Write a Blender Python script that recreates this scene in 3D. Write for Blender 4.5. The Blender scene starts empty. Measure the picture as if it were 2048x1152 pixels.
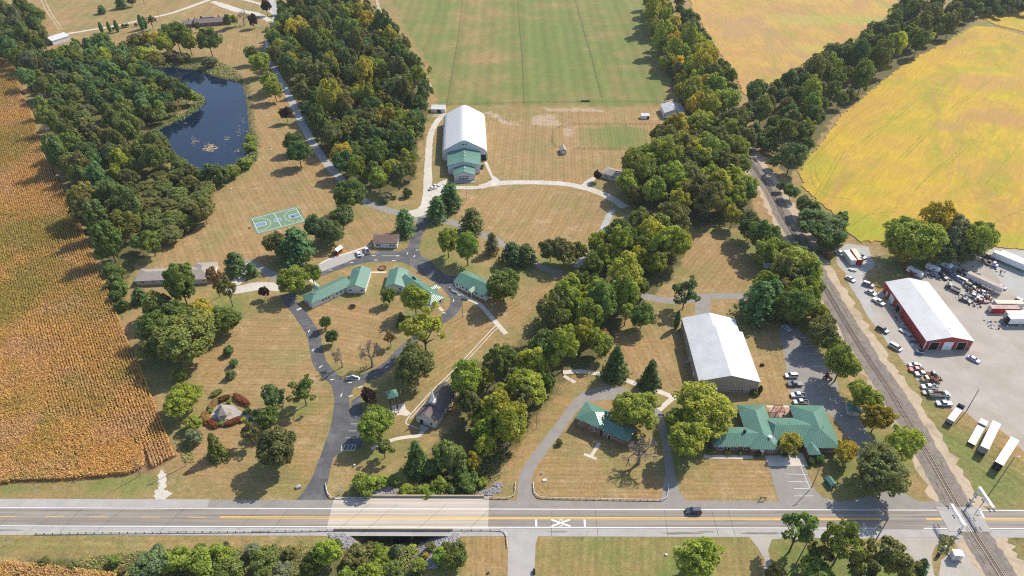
import bpy, bmesh, math, random
import numpy as np
from mathutils import Vector, Matrix
from mathutils.geometry import tessellate_polygon
S = bpy.context.scene
COL = S.collection
rad = math.radians
rng = np.random.default_rng(7)
random.seed(7)

# ---------------------------------------------------------------- camera
FPX, PITCH, CAMH = 1400.0, rad(37.5), 195.0
SP, CP = math.sin(PITCH), math.cos(PITCH)
cd = bpy.data.cameras.new('camera'); cam = bpy.data.objects.new('camera', cd); COL.objects.link(cam)
cam.location = (0, 0, CAMH); cam.rotation_euler = (math.pi/2-PITCH, 0, 0)
cd.sensor_width = 36; cd.lens = FPX/2048*36; cd.clip_start = 1; cd.clip_end = 20000
S.camera = cam
# ---------------------------------------------------------------- light
SUN_AZ, SUN_EL = rad(41), rad(44)
w = bpy.data.worlds.new('World'); S.world = w; w.use_nodes = True
nt = w.node_tree; bg = nt.nodes['Background']
sky = nt.nodes.new('ShaderNodeTexSky'); sky.sky_type = 'NISHITA'; sky.sun_disc = False
sky.sun_elevation = SUN_EL; sky.sun_rotation = math.pi/2-SUN_AZ; sky.altitude = 200; sky.air_density = 1.0
nt.links.new(sky.outputs[0], bg.inputs[0]); bg.inputs[1].default_value = 0.14
sd = bpy.data.lights.new('sun', 'SUN'); sd.energy = 4.1; sd.angle = rad(0.53); sd.color = (1, .91, .77)
sun = bpy.data.objects.new('sun', sd); COL.objects.link(sun)
sv = Vector((math.cos(SUN_AZ)*math.cos(SUN_EL), math.sin(SUN_AZ)*math.cos(SUN_EL), math.sin(SUN_EL)))
sun.rotation_euler = sv.to_track_quat('Z', 'Y').to_euler(); sun.location = (300, 300, 400)
S.view_settings.view_transform = 'Standard'; S.view_settings.look = 'None'
S.view_settings.exposure = 0.5; S.view_settings.gamma = 1
S.render.engine = 'CYCLES'
S.cycles.max_bounces = 6; S.cycles.diffuse_bounces = 3; S.cycles.transmission_bounces = 3
S.cycles.use_denoising = False
S.cycles.filter_width = 1.15

# ---------------------------------------------------------------- pixel -> place on the ground
def G(px, py, z=0.0):
    u = (px-1024)/FPX; v = (py-576)/FPX
    k = (CAMH-z)/(SP+v*CP)
    return (u*k, (CP-v*SP)*k, z)
def G2(px, py, z=0.0):
    a = G(px, py, z); return (a[0], a[1])
def pxm(px, py, z=0.0):            # pixels per metre there
    return FPX*(SP+(py-576)/FPX*CP)/(CAMH-z)
def inpoly(x, y, poly):
    x = np.asarray(x); y = np.asarray(y); ins = np.zeros(x.shape, bool); n = len(poly)
    for i in range(n):
        x1, y1 = poly[i]; x2, y2 = poly[(i+1) % n]
        c = ((y1 > y) != (y2 > y))
        xi = (x2-x1)*(y-y1)/((y2-y1) if y2 != y1 else 1e-9)+x1
        ins ^= c & (x < xi)
    return ins
def polydist(x, y, poly, closed=True):
    d = np.full(np.shape(x), 1e9); n = len(poly)
    for i in range(n if closed else n-1):
        x1, y1 = poly[i]; x2, y2 = poly[(i+1) % n]
        dx, dy = x2-x1, y2-y1; L = dx*dx+dy*dy+1e-9
        t = np.clip(((x-x1)*dx+(y-y1)*dy)/L, 0, 1)
        d = np.minimum(d, np.hypot(x-x1-t*dx, y-y1-t*dy))
    return d
def sm(a, b, x): t = np.clip((x-a)/(b-a), 0, 1); return t*t*(3-2*t)
_ph = np.random.default_rng(3).uniform(0, 6.28, (5, 40, 3))
def fnoise(x, y, scale, k=0):        # smooth value about -1..1
    r = 0
    for i in range(8):
        a = _ph[k, i, 0]; fr = (0.6+0.9*_ph[k, i, 2]/6.28)*6.28/scale
        r = r+np.sin((x*np.cos(a)+y*np.sin(a))*fr+_ph[k, i, 1]+1.3*np.sin((x*np.cos(a+2)+y*np.sin(a+2))*fr*.6+_ph[k, i+8, 1]))
    return r/4.0
def smooth(pts, n=6, closed=False):
    P = [np.array(p, float) for p in pts]; out = []
    m = len(P)
    for i in range(m if closed else m-1):
        p0 = P[(i-1) % m] if closed else P[max(i-1, 0)]; p1 = P[i]; p2 = P[(i+1) % m]; p3 = P[(i+2) % m] if closed else P[min(i+2, m-1)]
        for j in range(n):
            t = j/n
            out.append(0.5*((2*p1)+(-p0+p2)*t+(2*p0-5*p1+4*p2-p3)*t*t+(-p0+3*p1-3*p2+p3)*t**3))
    if not closed: out.append(P[-1])
    return out

POND = [G2(*p) for p in smooth([(307,133),(333,131),(365,136),(397,139),(425,150),(450,157),(480,163),(489,180),(494,205),(498,247),(500,268),(508,290),(500,310),(480,322),(447,337),(400,343),(372,333),(350,322),(330,303),(312,282),(298,264),(310,255),(335,247),(367,230),(388,215),(402,202),(393,188),(375,172),(352,160),(330,155),(312,150)], 3, True)]
CREEK = [G2(*p) for p in smooth([(1190,560),(1130,650),(1080,720),(1020,800),(970,870),(930,915),(895,960),(868,1000),(835,1030),(800,1060),(775,1100),(750,1152),(720,1220)], 3)]
def gz(x, y):
    x = np.asarray(x, float); y = np.asarray(y, float)
    d = polydist(x, y, CREEK, False)
    y0 = G2(0, 1035)[1]
    dep = 1.4+3.8*np.exp(-((y-y0)/30)**2)
    z = -dep*(1-sm(2.5, 15, d))
    dp = polydist(x, y, POND); s = np.where(inpoly(x, y, POND), -dp, dp)
    return z-1.3*(1-sm(-3.0, 1.5, s))
def gz1(x, y): return float(gz(np.array([x]), np.array([y]))[0])

# ---------------------------------------------------------------- node helpers
class NT:
    def __init__(s, name):
        s.m = bpy.data.materials.new(name); s.m.use_nodes = True; s.t = s.m.node_tree; s.b = s.t.nodes['Principled BSDF']
        s.b.inputs['Specular IOR Level'].default_value = .2
    def n(s, typ, **kw):
        a = s.t.nodes.new(typ)
        for k, v in kw.items(): setattr(a, k, v)
        return a
    def set(s, sock, v):
        if isinstance(v, bpy.types.NodeSocket): s.t.links.new(v, sock)
        elif v is not None:
            if isinstance(v, tuple) and len(v) == 3 and sock.type == 'RGBA': v = (*v, 1)
            sock.default_value = v
    def pos(s): return s.n('ShaderNodeNewGeometry').outputs['Position']
    def obj(s): return s.n('ShaderNodeTexCoord').outputs['Object']
    def uv(s): return s.n('ShaderNodeUVMap').outputs[0]
    def ocol(s): return s.n('ShaderNodeObjectInfo').outputs['Color']
    def attr(s, name, out='Fac'):
        a = s.n('ShaderNodeAttribute'); a.attribute_name = name; return a.outputs[out]
    def noise(s, scale, vec=None, detail=3, rough=.6, dist=0):
        a = s.n('ShaderNodeTexNoise'); a.inputs['Scale'].default_value = scale; a.inputs['Detail'].default_value = detail
        a.inputs['Roughness'].default_value = rough; a.inputs['Distortion'].default_value = dist
        s.set(a.inputs['Vector'], vec if vec is not None else s.pos()); return a.outputs['Fac']
    def vmath(s, op, a, b): n = s.n('ShaderNodeVectorMath', operation=op); s.set(n.inputs[0], a); s.set(n.inputs[1], b); return n.outputs[0] if op != 'DOT_PRODUCT' else n.outputs['Value']
    def math(s, op, a, b=None, c=None):
        n = s.n('ShaderNodeMath', operation=op); s.set(n.inputs[0], a)
        if b is not None: s.set(n.inputs[1], b)
        if c is not None: s.set(n.inputs[2], c)
        return n.outputs[0]
    def mr(s, v, a, b, c=0., d=1.):
        n = s.n('ShaderNodeMapRange'); s.set(n.inputs[0], v)
        for i, q in enumerate((a, b, c, d)): n.inputs[i+1].default_value = q
        return n.outputs[0]
    def mix(s, f, a, b, bt='MIX'):
        n = s.n('ShaderNodeMix', data_type='RGBA', blend_type=bt); s.set(n.inputs[0], f); s.set(n.inputs[6], a); s.set(n.inputs[7], b); return n.outputs[2]
    def bump(s, hgt, strength=.3, dist=.1):
        n = s.n('ShaderNodeBump'); n.inputs['Strength'].default_value = strength; n.inputs['Distance'].default_value = dist
        s.set(n.inputs['Height'], hgt); s.set(s.b.inputs['Normal'], n.outputs[0])
    def map(s, vec, rot=0, scale=(1, 1, 1)):
        n = s.n('ShaderNodeMapping'); s.set(n.inputs[0], vec); n.inputs['Rotation'].default_value = (0, 0, rot); n.inputs['Scale'].default_value = scale; return n.outputs[0]
    def out(s, col, rough=.8, metal=0.):
        s.set(s.b.inputs['Base Color'], col); s.set(s.b.inputs['Roughness'], rough); s.b.inputs['Metallic'].default_value = metal; return s.m
def m_plain(name, col, rough=.7, var=.15, sc=1.5, metal=0., fine=.0):
    t = NT(name); v = t.mr(t.noise(sc), .3, .7, 1-var, 1+var)
    c = t.mix(1., col, t.n('ShaderNodeCombineColor').outputs[0], 'MULTIPLY')
    cc = c.node.inputs[7].links[0].from_node
    for i in range(3): t.set(cc.inputs[i], v)
    if fine: c = t.mix(t.mr(t.noise(8), .35, .65, 0, fine), c, tuple(q*.45 for q in col))
    return t.out(c, rough, metal)
M = {}
# ground cover: 'zone' colour = (green, bare earth, rough weeds), 'mow' vector = mowing direction * amount
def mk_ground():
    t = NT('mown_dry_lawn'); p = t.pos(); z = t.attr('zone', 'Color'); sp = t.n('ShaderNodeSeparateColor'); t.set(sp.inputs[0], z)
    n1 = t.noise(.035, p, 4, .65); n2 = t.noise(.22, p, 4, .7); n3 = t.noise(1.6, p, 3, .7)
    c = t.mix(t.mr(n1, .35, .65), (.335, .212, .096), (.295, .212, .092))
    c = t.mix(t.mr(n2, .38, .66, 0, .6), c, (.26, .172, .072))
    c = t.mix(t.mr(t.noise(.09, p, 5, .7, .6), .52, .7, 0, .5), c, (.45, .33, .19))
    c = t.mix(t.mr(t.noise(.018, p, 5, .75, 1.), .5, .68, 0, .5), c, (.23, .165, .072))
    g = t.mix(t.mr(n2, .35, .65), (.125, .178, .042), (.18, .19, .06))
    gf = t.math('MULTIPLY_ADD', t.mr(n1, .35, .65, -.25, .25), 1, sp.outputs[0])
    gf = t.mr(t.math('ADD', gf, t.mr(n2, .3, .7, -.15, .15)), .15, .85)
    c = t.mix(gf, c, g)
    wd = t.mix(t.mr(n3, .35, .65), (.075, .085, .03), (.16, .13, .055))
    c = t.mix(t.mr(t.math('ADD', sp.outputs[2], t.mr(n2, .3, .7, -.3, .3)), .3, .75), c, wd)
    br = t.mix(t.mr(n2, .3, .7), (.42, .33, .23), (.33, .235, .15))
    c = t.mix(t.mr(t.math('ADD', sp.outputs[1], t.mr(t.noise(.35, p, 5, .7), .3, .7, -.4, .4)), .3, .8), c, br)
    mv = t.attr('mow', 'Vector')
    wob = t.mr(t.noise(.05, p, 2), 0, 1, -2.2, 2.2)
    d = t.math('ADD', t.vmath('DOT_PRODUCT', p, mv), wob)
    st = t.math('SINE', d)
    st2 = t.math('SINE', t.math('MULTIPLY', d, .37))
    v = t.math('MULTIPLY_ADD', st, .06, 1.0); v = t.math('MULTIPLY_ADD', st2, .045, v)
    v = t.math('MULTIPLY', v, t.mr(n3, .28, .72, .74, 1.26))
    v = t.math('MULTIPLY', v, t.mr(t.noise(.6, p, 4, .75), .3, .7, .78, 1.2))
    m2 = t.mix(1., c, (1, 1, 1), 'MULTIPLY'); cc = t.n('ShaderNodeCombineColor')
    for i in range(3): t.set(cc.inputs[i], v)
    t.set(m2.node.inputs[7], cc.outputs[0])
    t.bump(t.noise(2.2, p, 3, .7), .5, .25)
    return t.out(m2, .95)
M['ground'] = mk_ground()
def mk_soy(name, ang, c1, c2, c3, c4, patches=()):
    t = NT(name); p = t.pos(); q = t.map(p, -ang); qs = t.vmath('MULTIPLY', q, (.12, 1.0, 1)); qm = t.vmath('MULTIPLY', q, (.3, 1, 1))
    big = t.noise(.016, p, 5, .65, 1.2); med = t.noise(.04, qm, 5, .65, .8); st = t.noise(.55, qs, 4, .7); fi = t.noise(1.3, p, 3, .75)
    c = t.mix(t.mr(big, .42, .58), c1, c2)
    c = t.mix(t.mr(med, .50, .66, 0, .85), c, c3)
    c = t.mix(t.mr(t.noise(.022, qm, 6, .72, 1.4), .52, .64, 0, .85), c, c4)
    c = t.mix(t.mr(t.noise(.05, p, 5, .7, 1.), .54, .68, 0, .5), c, tuple(x*1.2 for x in c1))
    wob = t.mr(t.noise(.06, p, 5, .7), .25, .75, -.55, .55)
    for (px, py, rx, ry, col, k) in patches:
        a = G(px, py); q2 = t.vmath('MULTIPLY', t.vmath('SUBTRACT', p, (a[0], a[1], .35)), (1/rx, 1/ry, 0)); ln_ = t.n('ShaderNodeVectorMath', operation='LENGTH'); t.set(ln_.inputs[0], q2)
        c = t.mix(t.mr(t.math('ADD', ln_.outputs['Value'], wob), 1.15, .5, 0, k), c, col)
    c = t.mix(t.mr(st, .38, .68, 0, .5), c, tuple(x*.58 for x in c1))
    c = t.mix(t.mr(fi, .42, .72, 0, .45), c, tuple(x*.5 for x in c3))
    t.bump(t.noise(1.2, qs, 3, .7), .8, .4)
    return t.out(c, .9)
def mk_surf(name, a, b, sc=.35, fine=5., rough=.9, c3=None, stain=.5):
    t = NT(name); p = t.pos()
    c = t.mix(t.mr(t.noise(sc, p, 5, .7), .35, .65), a, b)
    c = t.mix(t.mr(t.noise(fine, p, 3, .7), .35, .7, 0, .35), c, tuple(x*.6 for x in a))
    if c3: c = t.mix(t.mr(t.noise(sc*.35, p, 5, .7, .8), .5, .7, 0, stain), c, c3)
    t.bump(t.noise(fine, p, 2), .25, .04)
    return t.out(c, rough)
M['asphalt'] = mk_surf('asphalt', (.085, .088, .095), (.125, .126, .13), .3, 4, .85, (.21, .20, .19), .6)
M['asphalt_old'] = mk_surf('worn_grey_asphalt', (.25, .232, .21), (.31, .29, .265), .25, 4, .85, (.20, .19, .175), .4)
def mk_hwy(name, a, b, dark):
    t = NT(name); p = t.pos(); q = t.vmath('MULTIPLY', p, (.012, 1.0, 1))
    c = t.mix(t.mr(t.noise(.9, q, 3, .6), .42, .58), tuple(x*.9 for x in a), b)
    c = t.mix(t.mr(t.noise(.12, p, 5, .7), .5, .75, 0, .4), c, dark)
    c = t.mix(t.mr(t.noise(4, p, 3, .7), .35, .7, 0, .25), c, dark)
    t.bump(t.noise(5, p, 2), .2, .03)
    return t.out(c, .85)
M['hwy'] = mk_hwy('highway_asphalt', (.255, .225, .195), (.315, .28, .245), (.18, .16, .14))
M['deck'] = mk_hwy('bridge_concrete', (.44, .385, .32), (.53, .475, .405), (.36, .31, .26))
M['concrete'] = mk_surf('pale_concrete', (.35, .335, .315), (.43, .415, .39), .2, 3, .9, (.40, .37, .34), .6)
M['walk'] = mk_surf('concrete_walk', (.56, .50, .42), (.66, .60, .52), .4, 3, .9, (.45, .38, .30), .5)
M['gravel'] = mk_surf('pale_gravel', (.50, .46, .40), (.62, .58, .52), .22, 2.2, .95, (.40, .34, .26), .7)
M['yard'] = mk_surf('gravel_yard', (.36, .325, .28), (.45, .41, .365), .09, 2.0, .95, (.32, .27, .21), .75)
M['yardgrey'] = mk_surf('grey_crushed_stone', (.36, .36, .35), (.45, .45, .44), .12, 2.0, .95, (.42, .37, .30), .5)
M['ballast'] = mk_surf('rail_ballast', (.17, .145, .125), (.27, .235, .20), .5, 2.2, .95, (.30, .25, .20), .6)
M['dirt'] = mk_surf('pale_bank_dirt', (.42, .33, .23), (.52, .42, .31), .2, 1.2, .95, (.26, .21, .12), .8)
M['riprap'] = None
M['white_paint'] = m_plain('white_road_paint', (.80, .80, .78), .7, .08, .8, fine=.2)
M['yellow_paint'] = m_plain('yellow_road_paint', (.78, .47, .10), .7, .08, .6, fine=.15)
M['crack'] = m_plain('tar_crack', (.06, .055, .05), .8, .1)
M['soil'] = mk_surf('field_soil', (.20, .125, .06), (.26, .17, .085), .2, 1.0, .95)
def mk_water():
    t = NT('pond_water'); p = t.pos()
    c = t.mix(t.mr(t.noise(.03, p, 3), .4, .65), (.003, .012, .034), (.006, .018, .042))
    t.bump(t.noise(1.3, p, 3), .06, .05); t.b.inputs['Specular IOR Level'].default_value = .5
    return t.out(c, .04)
M['water'] = mk_water()
def mk_leaf(name, trans=.38):
    t = NT(name); c = t.ocol(); v = t.attr('tint'); wm = t.attr('warm')
    yel = t.mix(1., c, (1.4, 1.2, .6), 'MULTIPLY')
    c = t.mix(wm, c, yel)
    cc = t.n('ShaderNodeCombineColor')
    for i in range(3): t.set(cc.inputs[i], v)
    c = t.mix(1., c, cc.outputs[0], 'MULTIPLY')
    t.set(t.b.inputs['Base Color'], c); t.b.inputs['Roughness'].default_value = .6; t.b.inputs['Specular IOR Level'].default_value = .25
    tr = t.n('ShaderNodeBsdfTranslucent'); t.set(tr.inputs[0], t.mix(1., c, (1.3, 1.2, .6), 'MULTIPLY')); ms = t.n('ShaderNodeMixShader'); ms.inputs[0].default_value = trans
    t.t.links.new(t.b.outputs[0], ms.inputs[1]); t.t.links.new(tr.outputs[0], ms.inputs[2])
    t.t.links.new(ms.outputs[0], t.t.nodes['Material Output'].inputs[0])
    return t.m
M['leaf'] = mk_leaf('leaves')
def mk_crop():
    t = NT('corn_leaf'); c = t.attr('ccol', 'Color'); c = t.mix(t.mr(t.noise(1.2, t.pos(), 2), .3, .7, 0, .45), c, (.30, .17, .06))
    t.set(t.b.inputs['Base Color'], c); t.b.inputs['Roughness'].default_value = .8
    tr = t.n('ShaderNodeBsdfTranslucent'); t.set(tr.inputs[0], c); ms = t.n('ShaderNodeMixShader'); ms.inputs[0].default_value = .25
    t.t.links.new(t.b.outputs[0], ms.inputs[1]); t.t.links.new(tr.outputs[0], ms.inputs[2]); t.t.links.new(ms.outputs[0], t.t.nodes['Material Output'].inputs[0])
    return t.m
M['corn'] = mk_crop()
M['bark'] = m_plain('bark', (.11, .085, .065), .9, .25, 3)
M['greybark'] = m_plain('grey_bark', (.24, .20, .175), .9, .2, 3)
def mk_seam(name, col, pitch=.6, dark=.62, rough=.4, metal=.0, var=.1, seam_w=.72):
    t = NT(name); u = t.n('ShaderNodeSeparateXYZ'); t.set(u.inputs[0], t.uv())
    s_ = t.math('PINGPONG', u.outputs[0], pitch/2); k = t.mr(s_, pitch/2*seam_w, pitch/2*.97)
    c = t.mix(t.mr(t.noise(.25, t.pos(), 4), .3, .7), tuple(x*(1-var) for x in col), tuple(min(1, x*(1+var)) for x in col))
    c = t.mix(t.math('MULTIPLY', k, 1-dark), c, tuple(x*.25 for x in col))
    c = t.mix(t.mr(t.noise(1.5, t.vmath('MULTIPLY', t.uv(), (1.5, .2, 1)), 4, .7), .5, .75, 0, .22), c, tuple(x*.5 for x in col))
    t.bump(k, .6, .05); t.b.inputs['Specular IOR Level'].default_value = .5
    return t.out(c, rough, metal)
M['green_roof'] = mk_seam('green_metal_roof', (.115, .24, .18), .8, .45, rough=.3, seam_w=.55)
M['white_roof'] = mk_seam('white_metal_roof', (.56, .565, .57), .9, .75, .45)
M['white_rib'] = mk_seam('white_ribbed_siding', (.62, .64, .66), .5, .8, .5)
M['tan_rib'] = mk_seam('tan_ribbed_siding', (.40, .34, .29), .5, .75, .55)
M['red_rib'] = mk_seam('red_ribbed_siding', (.40, .045, .035), .5, .6, .5)
M['old_roof'] = mk_seam('weathered_metal_roof', (.50, .50, .50), .7, .7, .5, 0, .2)
M['rust_roof'] = mk_seam('rust_streaked_roof', (.46, .36, .31), 1.1, .6, .8, 0, .3)
M['fabric'] = mk_seam('white_stretched_fabric', (.66, .665, .66), 4.6, .88, .6, 0, .03, .9)
def mk_lap(name, col, pitch=.2, dark=.6):
    t = NT(name); u = t.n('ShaderNodeSeparateXYZ'); t.set(u.inputs[0], t.uv()); s_ = t.math('PINGPONG', u.outputs[1], pitch/2); k = t.mr(s_, 0, pitch*.15, 1, 0)
    c = t.mix(t.mr(t.noise(.6), .3, .7), tuple(x*.9 for x in col), col); c = t.mix(t.math('MULTIPLY', k, 1-dark), c, tuple(x*.3 for x in col)); t.bump(k, -.4, .03)
    return t.out(c, .7)
M['white_lap'] = mk_lap('white_lap_siding', (.72, .72, .71))
M['cream_lap'] = mk_lap('cream_lap_siding', (.60, .56, .50))
M['grey_lap'] = mk_lap('grey_lap_siding', (.40, .40, .39))
def mk_brick(name, a, b, mortar=(.35, .32, .29)):
    t = NT(name); n = t.n('ShaderNodeTexBrick'); t.set(n.inputs['Vector'], t.uv()); n.inputs['Scale'].default_value = 1; n.inputs['Brick Width'].default_value = .4; n.inputs['Row Height'].default_value = .13; n.inputs['Mortar Size'].default_value = .012
    t.set(n.inputs['Color1'], a); t.set(n.inputs['Color2'], b); t.set(n.inputs['Mortar'], mortar)
    return t.out(n.outputs[0], .85)
M['brick'] = mk_brick('red_brick', (.23, .075, .05), (.16, .05, .035))
def mk_shingle(name, a, b):
    t = NT(name); n = t.n('ShaderNodeTexBrick'); t.set(n.inputs['Vector'], t.uv()); n.inputs['Scale'].default_value = 1; n.inputs['Brick Width'].default_value = .45; n.inputs['Row Height'].default_value = .28; n.inputs['Mortar Size'].default_value = .02
    t.set(n.inputs['Color1'], a); t.set(n.inputs['Color2'], b); t.set(n.inputs['Mortar'], tuple(x*.55 for x in a))
    c = t.mix(t.mr(t.noise(.7, t.pos(), 4), .35, .7, 0, .5), n.outputs[0], tuple(x*.7 for x in a))
    return t.out(c, .9)
M['brown_shingle'] = mk_shingle('brown_shingles', (.20, .135, .105), (.26, .18, .14))
M['grey_shingle'] = mk_shingle('grey_shingles', (.35, .305, .265), (.41, .36, .315))
M['dark_shingle'] = mk_shingle('slate_shingles', (.17, .14, .135), (.22, .185, .175))
for k, c, r in (('white', (.80, .80, .79), .6), ('offwhite', (.66, .64, .60), .7), ('dark', (.02, .02, .022), .5), ('black', (.012, .012, .012), .6), ('brown', (.11, .06, .04), .7), ('grey', (.30, .30, .30), .6), ('steel', (.45, .46, .47), .45), ('rust', (.16, .07, .035), .9), ('wood', (.20, .145, .10), .85), ('pole', (.19, .155, .125), .9), ('paver', (.40, .27, .20), .85), ('redbrown', (.25, .09, .06), .8), ('blue', (.03, .14, .30), .5), ('tan', (.42, .34, .24), .8), ('rustyred', (.42, .03, .03), .6), ('cream', (.62, .57, .44), .7), ('orange', (.45, .18, .04), .6), ('stone', (.36, .34, .33), .95), ('algae', (.34, .26, .14), .95), ('reed', (.16, .17, .055), .9), ('court', (.15, .24, .15), .85), ('courtblue', (.17, .24, .33), .85), ('green', (.03, .16, .10), .5), ('greysteel', (.55, .56, .56), .4)):
    M[k] = m_plain(k, c, r, .12, 1.2)
def mk_glass(name, col, rough=.08):
    t = NT(name); t.b.inputs['Specular IOR Level'].default_value = .6
    c = t.mix(t.mr(t.noise(.9), .35, .65), col, tuple(x*1.6 for x in col)); return t.out(c, rough)
M['glass'] = mk_glass('window_glass', (.03, .036, .045))
def mk_paint():
    t = NT('vehicle_paint'); c = t.ocol(); c = t.mix(t.mr(t.noise(2., t.obj(), 3), .4, .75, 0, .25), c, t.mix(1., c, (.7, .68, .65), 'MULTIPLY')); t.b.inputs['Coat Weight'].default_value = .4; t.b.inputs['Specular IOR Level'].default_value = .5
    return t.out(c, .35)
M['paint'] = mk_paint()
M['tyre'] = m_plain('tyre_rubber', (.018, .018, .018), .8, .1)
M['rim'] = m_plain('wheel_rim', (.45, .45, .46), .35, .1)
M['lamp_red'] = m_plain('tail_lamp', (.35, .02, .02), .3, .05)
M['lamp_clear'] = m_plain('head_lamp', (.6, .6, .58), .2, .05)

# ---------------------------------------------------------------- object helpers
def tag(o, label=None, cat=None, group=None, kind=None):
    if label: o['label'] = label
    if cat: o['category'] = cat
    if group: o['group'] = group
    if kind: o['kind'] = kind
    return o
def empty(name, loc, rz=0., label=None, cat=None, group=None):
    o = bpy.data.objects.new(name, None); COL.objects.link(o); o.location = loc; o.rotation_euler = (0, 0, rz); o.empty_display_size = .5
    return tag(o, label, cat, group)
def link(name, me, parent=None, loc=None, rz=0.):
    o = bpy.data.objects.new(name, me); COL.objects.link(o)
    if parent: o.parent = parent
    if loc is not None: o.location = loc
    if rz: o.rotation_euler = (0, 0, rz)
    return o
class MB:
    def __init__(s): s.v = []; s.f = []; s.mi = []; s.cur = 0
    def mat(s, i): s.cur = i; return s
    def poly(s, pts):
        b = len(s.v); s.v += [tuple(p) for p in pts]; s.f.append(tuple(range(b, b+len(pts)))); s.mi.append(s.cur); return s
    def mesh(s, vs, fs):
        b = len(s.v); s.v += [tuple(p) for p in vs]
        for f in fs: s.f.append(tuple(b+i for i in f)); s.mi.append(s.cur)
        return s
    def box(s, x, y, z, sx, sy, sz, rz=0., taper=1.):      # centre of base, size
        c, n = math.cos(rz), math.sin(rz); vs = []
        for k, q in ((0, 1.), (sz, taper)):
            for a, b in ((-1, -1), (1, -1), (1, 1), (-1, 1)):
                u, v = a*sx/2*q, b*sy/2*q; vs.append((x+u*c-v*n, y+u*n+v*c, z+k))
        return s.mesh(vs, [(3, 2, 1, 0), (4, 5, 6, 7), (0, 1, 5, 4), (1, 2, 6, 5), (2, 3, 7, 6), (3, 0, 4, 7)])
    def tube(s, a, b, r0, r1=None, n=7, cap=True):
        a, b = Vector(a), Vector(b); r1 = r0 if r1 is None else r1; d = (b-a)
        if d.length < 1e-6: return s
        d.normalize(); t = d.orthogonal().normalized(); u = d.cross(t); vs = []
        for p, r in ((a, r0), (b, r1)):
            for i in range(n): q = 6.28318*i/n; vs.append(p+(t*math.cos(q)+u*math.sin(q))*r)
        fs = [(i, (i+1) % n, n+(i+1) % n, n+i) for i in range(n)]
        if cap: fs += [tuple(range(n-1, -1, -1)), tuple(range(n, 2*n))]
        return s.mesh(vs, fs)
    def prism(s, poly, z0, z1):
        n = len(poly); vs = [(x, y, z0) for x, y in poly]+[(x, y, z1) for x, y in poly]
        return s.mesh(vs, [tuple(range(n-1, -1, -1)), tuple(range(n, 2*n))]+[(i, (i+1) % n, n+(i+1) % n, n+i) for i in range(n)])
    def sideprism(s, prof, y0, y1, inset=0.):      # profile in x-z, extruded in y
        n = len(prof); vs = [(x, y0, z) for x, z in prof]+[(x, y1, z) for x, z in prof]
        return s.mesh(vs, [tuple(range(n)), tuple(range(2*n-1, n-1, -1))]+[((i+1) % n, i, n+i, n+(i+1) % n) for i in range(n)])
    def data(s, name, mats, uv=True, smooth=False):
        me = bpy.data.meshes.new(name); me.from_pydata(s.v, [], s.f)
        for m in (mats if isinstance(mats, (list, tuple)) else [mats]): me.materials.append(M[m] if isinstance(m, str) else m)
        if any(s.mi): me.polygons.foreach_set('material_index', s.mi)
        me.update()
        bm = bmesh.new(); bm.from_mesh(me); bmesh.ops.recalc_face_normals(bm, faces=bm.faces); bm.to_mesh(me); bm.free()
        if uv:
            ul = me.uv_layers.new(name='UVMap')
            for p in me.polygons:
                n = p.normal; t = Vector((-n.y, n.x, 0))
                t = Vector((1, 0, 0)) if t.length < .02 else t.normalized()
                b = n.cross(t)
                for li in p.loop_indices:
                    co = me.vertices[me.loops[li].vertex_index].co; ul.data[li].uv = (co.dot(t), co.dot(b))
        if smooth: me.polygons.foreach_set('use_smooth', [True]*len(me.polygons))
        return me
    def build(s, name, mats, parent=None, loc=None, rz=0., smooth=False): return link(name, s.data(name, mats, True, smooth), parent, loc, rz)
def np_mesh(name, V, F, mats, face_attrs=None):
    me = bpy.data.meshes.new(name); nF, k = F.shape
    me.vertices.add(len(V)); me.vertices.foreach_set('co', np.ascontiguousarray(V, np.float32).ravel())
    me.loops.add(nF*k); me.loops.foreach_set('vertex_index', np.ascontiguousarray(F, np.int32).ravel())
    me.polygons.add(nF); me.polygons.foreach_set('loop_start', np.arange(0, nF*k, k, dtype=np.int32)); me.polygons.foreach_set('loop_total', np.full(nF, k, np.int32))
    for m in mats: me.materials.append(m)
    for nm, (ty, arr) in (face_attrs or {}).items():
        a = me.attributes.new(nm, ty, 'FACE')
        a.data.foreach_set('color' if ty == 'FLOAT_COLOR' else 'value', np.ascontiguousarray(arr, np.float32).ravel())
    me.update(calc_edges=True); me.validate(); return me

# flat sheets laid on the ground -------------------------------------------------
def sheet(name, pts, z, mat, kind='structure', world=False, jit=0., label=None, cat=None, dens=None):
    P = [np.array(p, float) if world else np.array(G2(*p)) for p in pts]
    if dens:
        Q = []
        for i in range(len(P)):
            a, b = P[i], P[(i+1) % len(P)]; n = max(1, int(np.linalg.norm(b-a)/dens))
            for j in range(n): Q.append(a+(b-a)*j/n+rng.normal(0, jit, 2))
        P = Q
    tri = tessellate_polygon([[Vector((p[0], p[1], 0)) for p in P]])
    b = MB(); n_ = len(P); vs = [(p[0], p[1], z) for p in P]; fs = [t for t in tri]
    if z > .2:      # a standing crop gets its edge
        vs += [(p[0], p[1], 0) for p in P]; fs += [(i, (i+1) % n_, n_+(i+1) % n_, n_+i) for i in range(n_)]
    b.mesh(vs, fs)
    me = b.data(name, mat)
    for f in me.polygons:
        if f.normal.z < -.1: f.flip()
    o = link(name, me); return tag(o, label, cat, None, kind)
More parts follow.
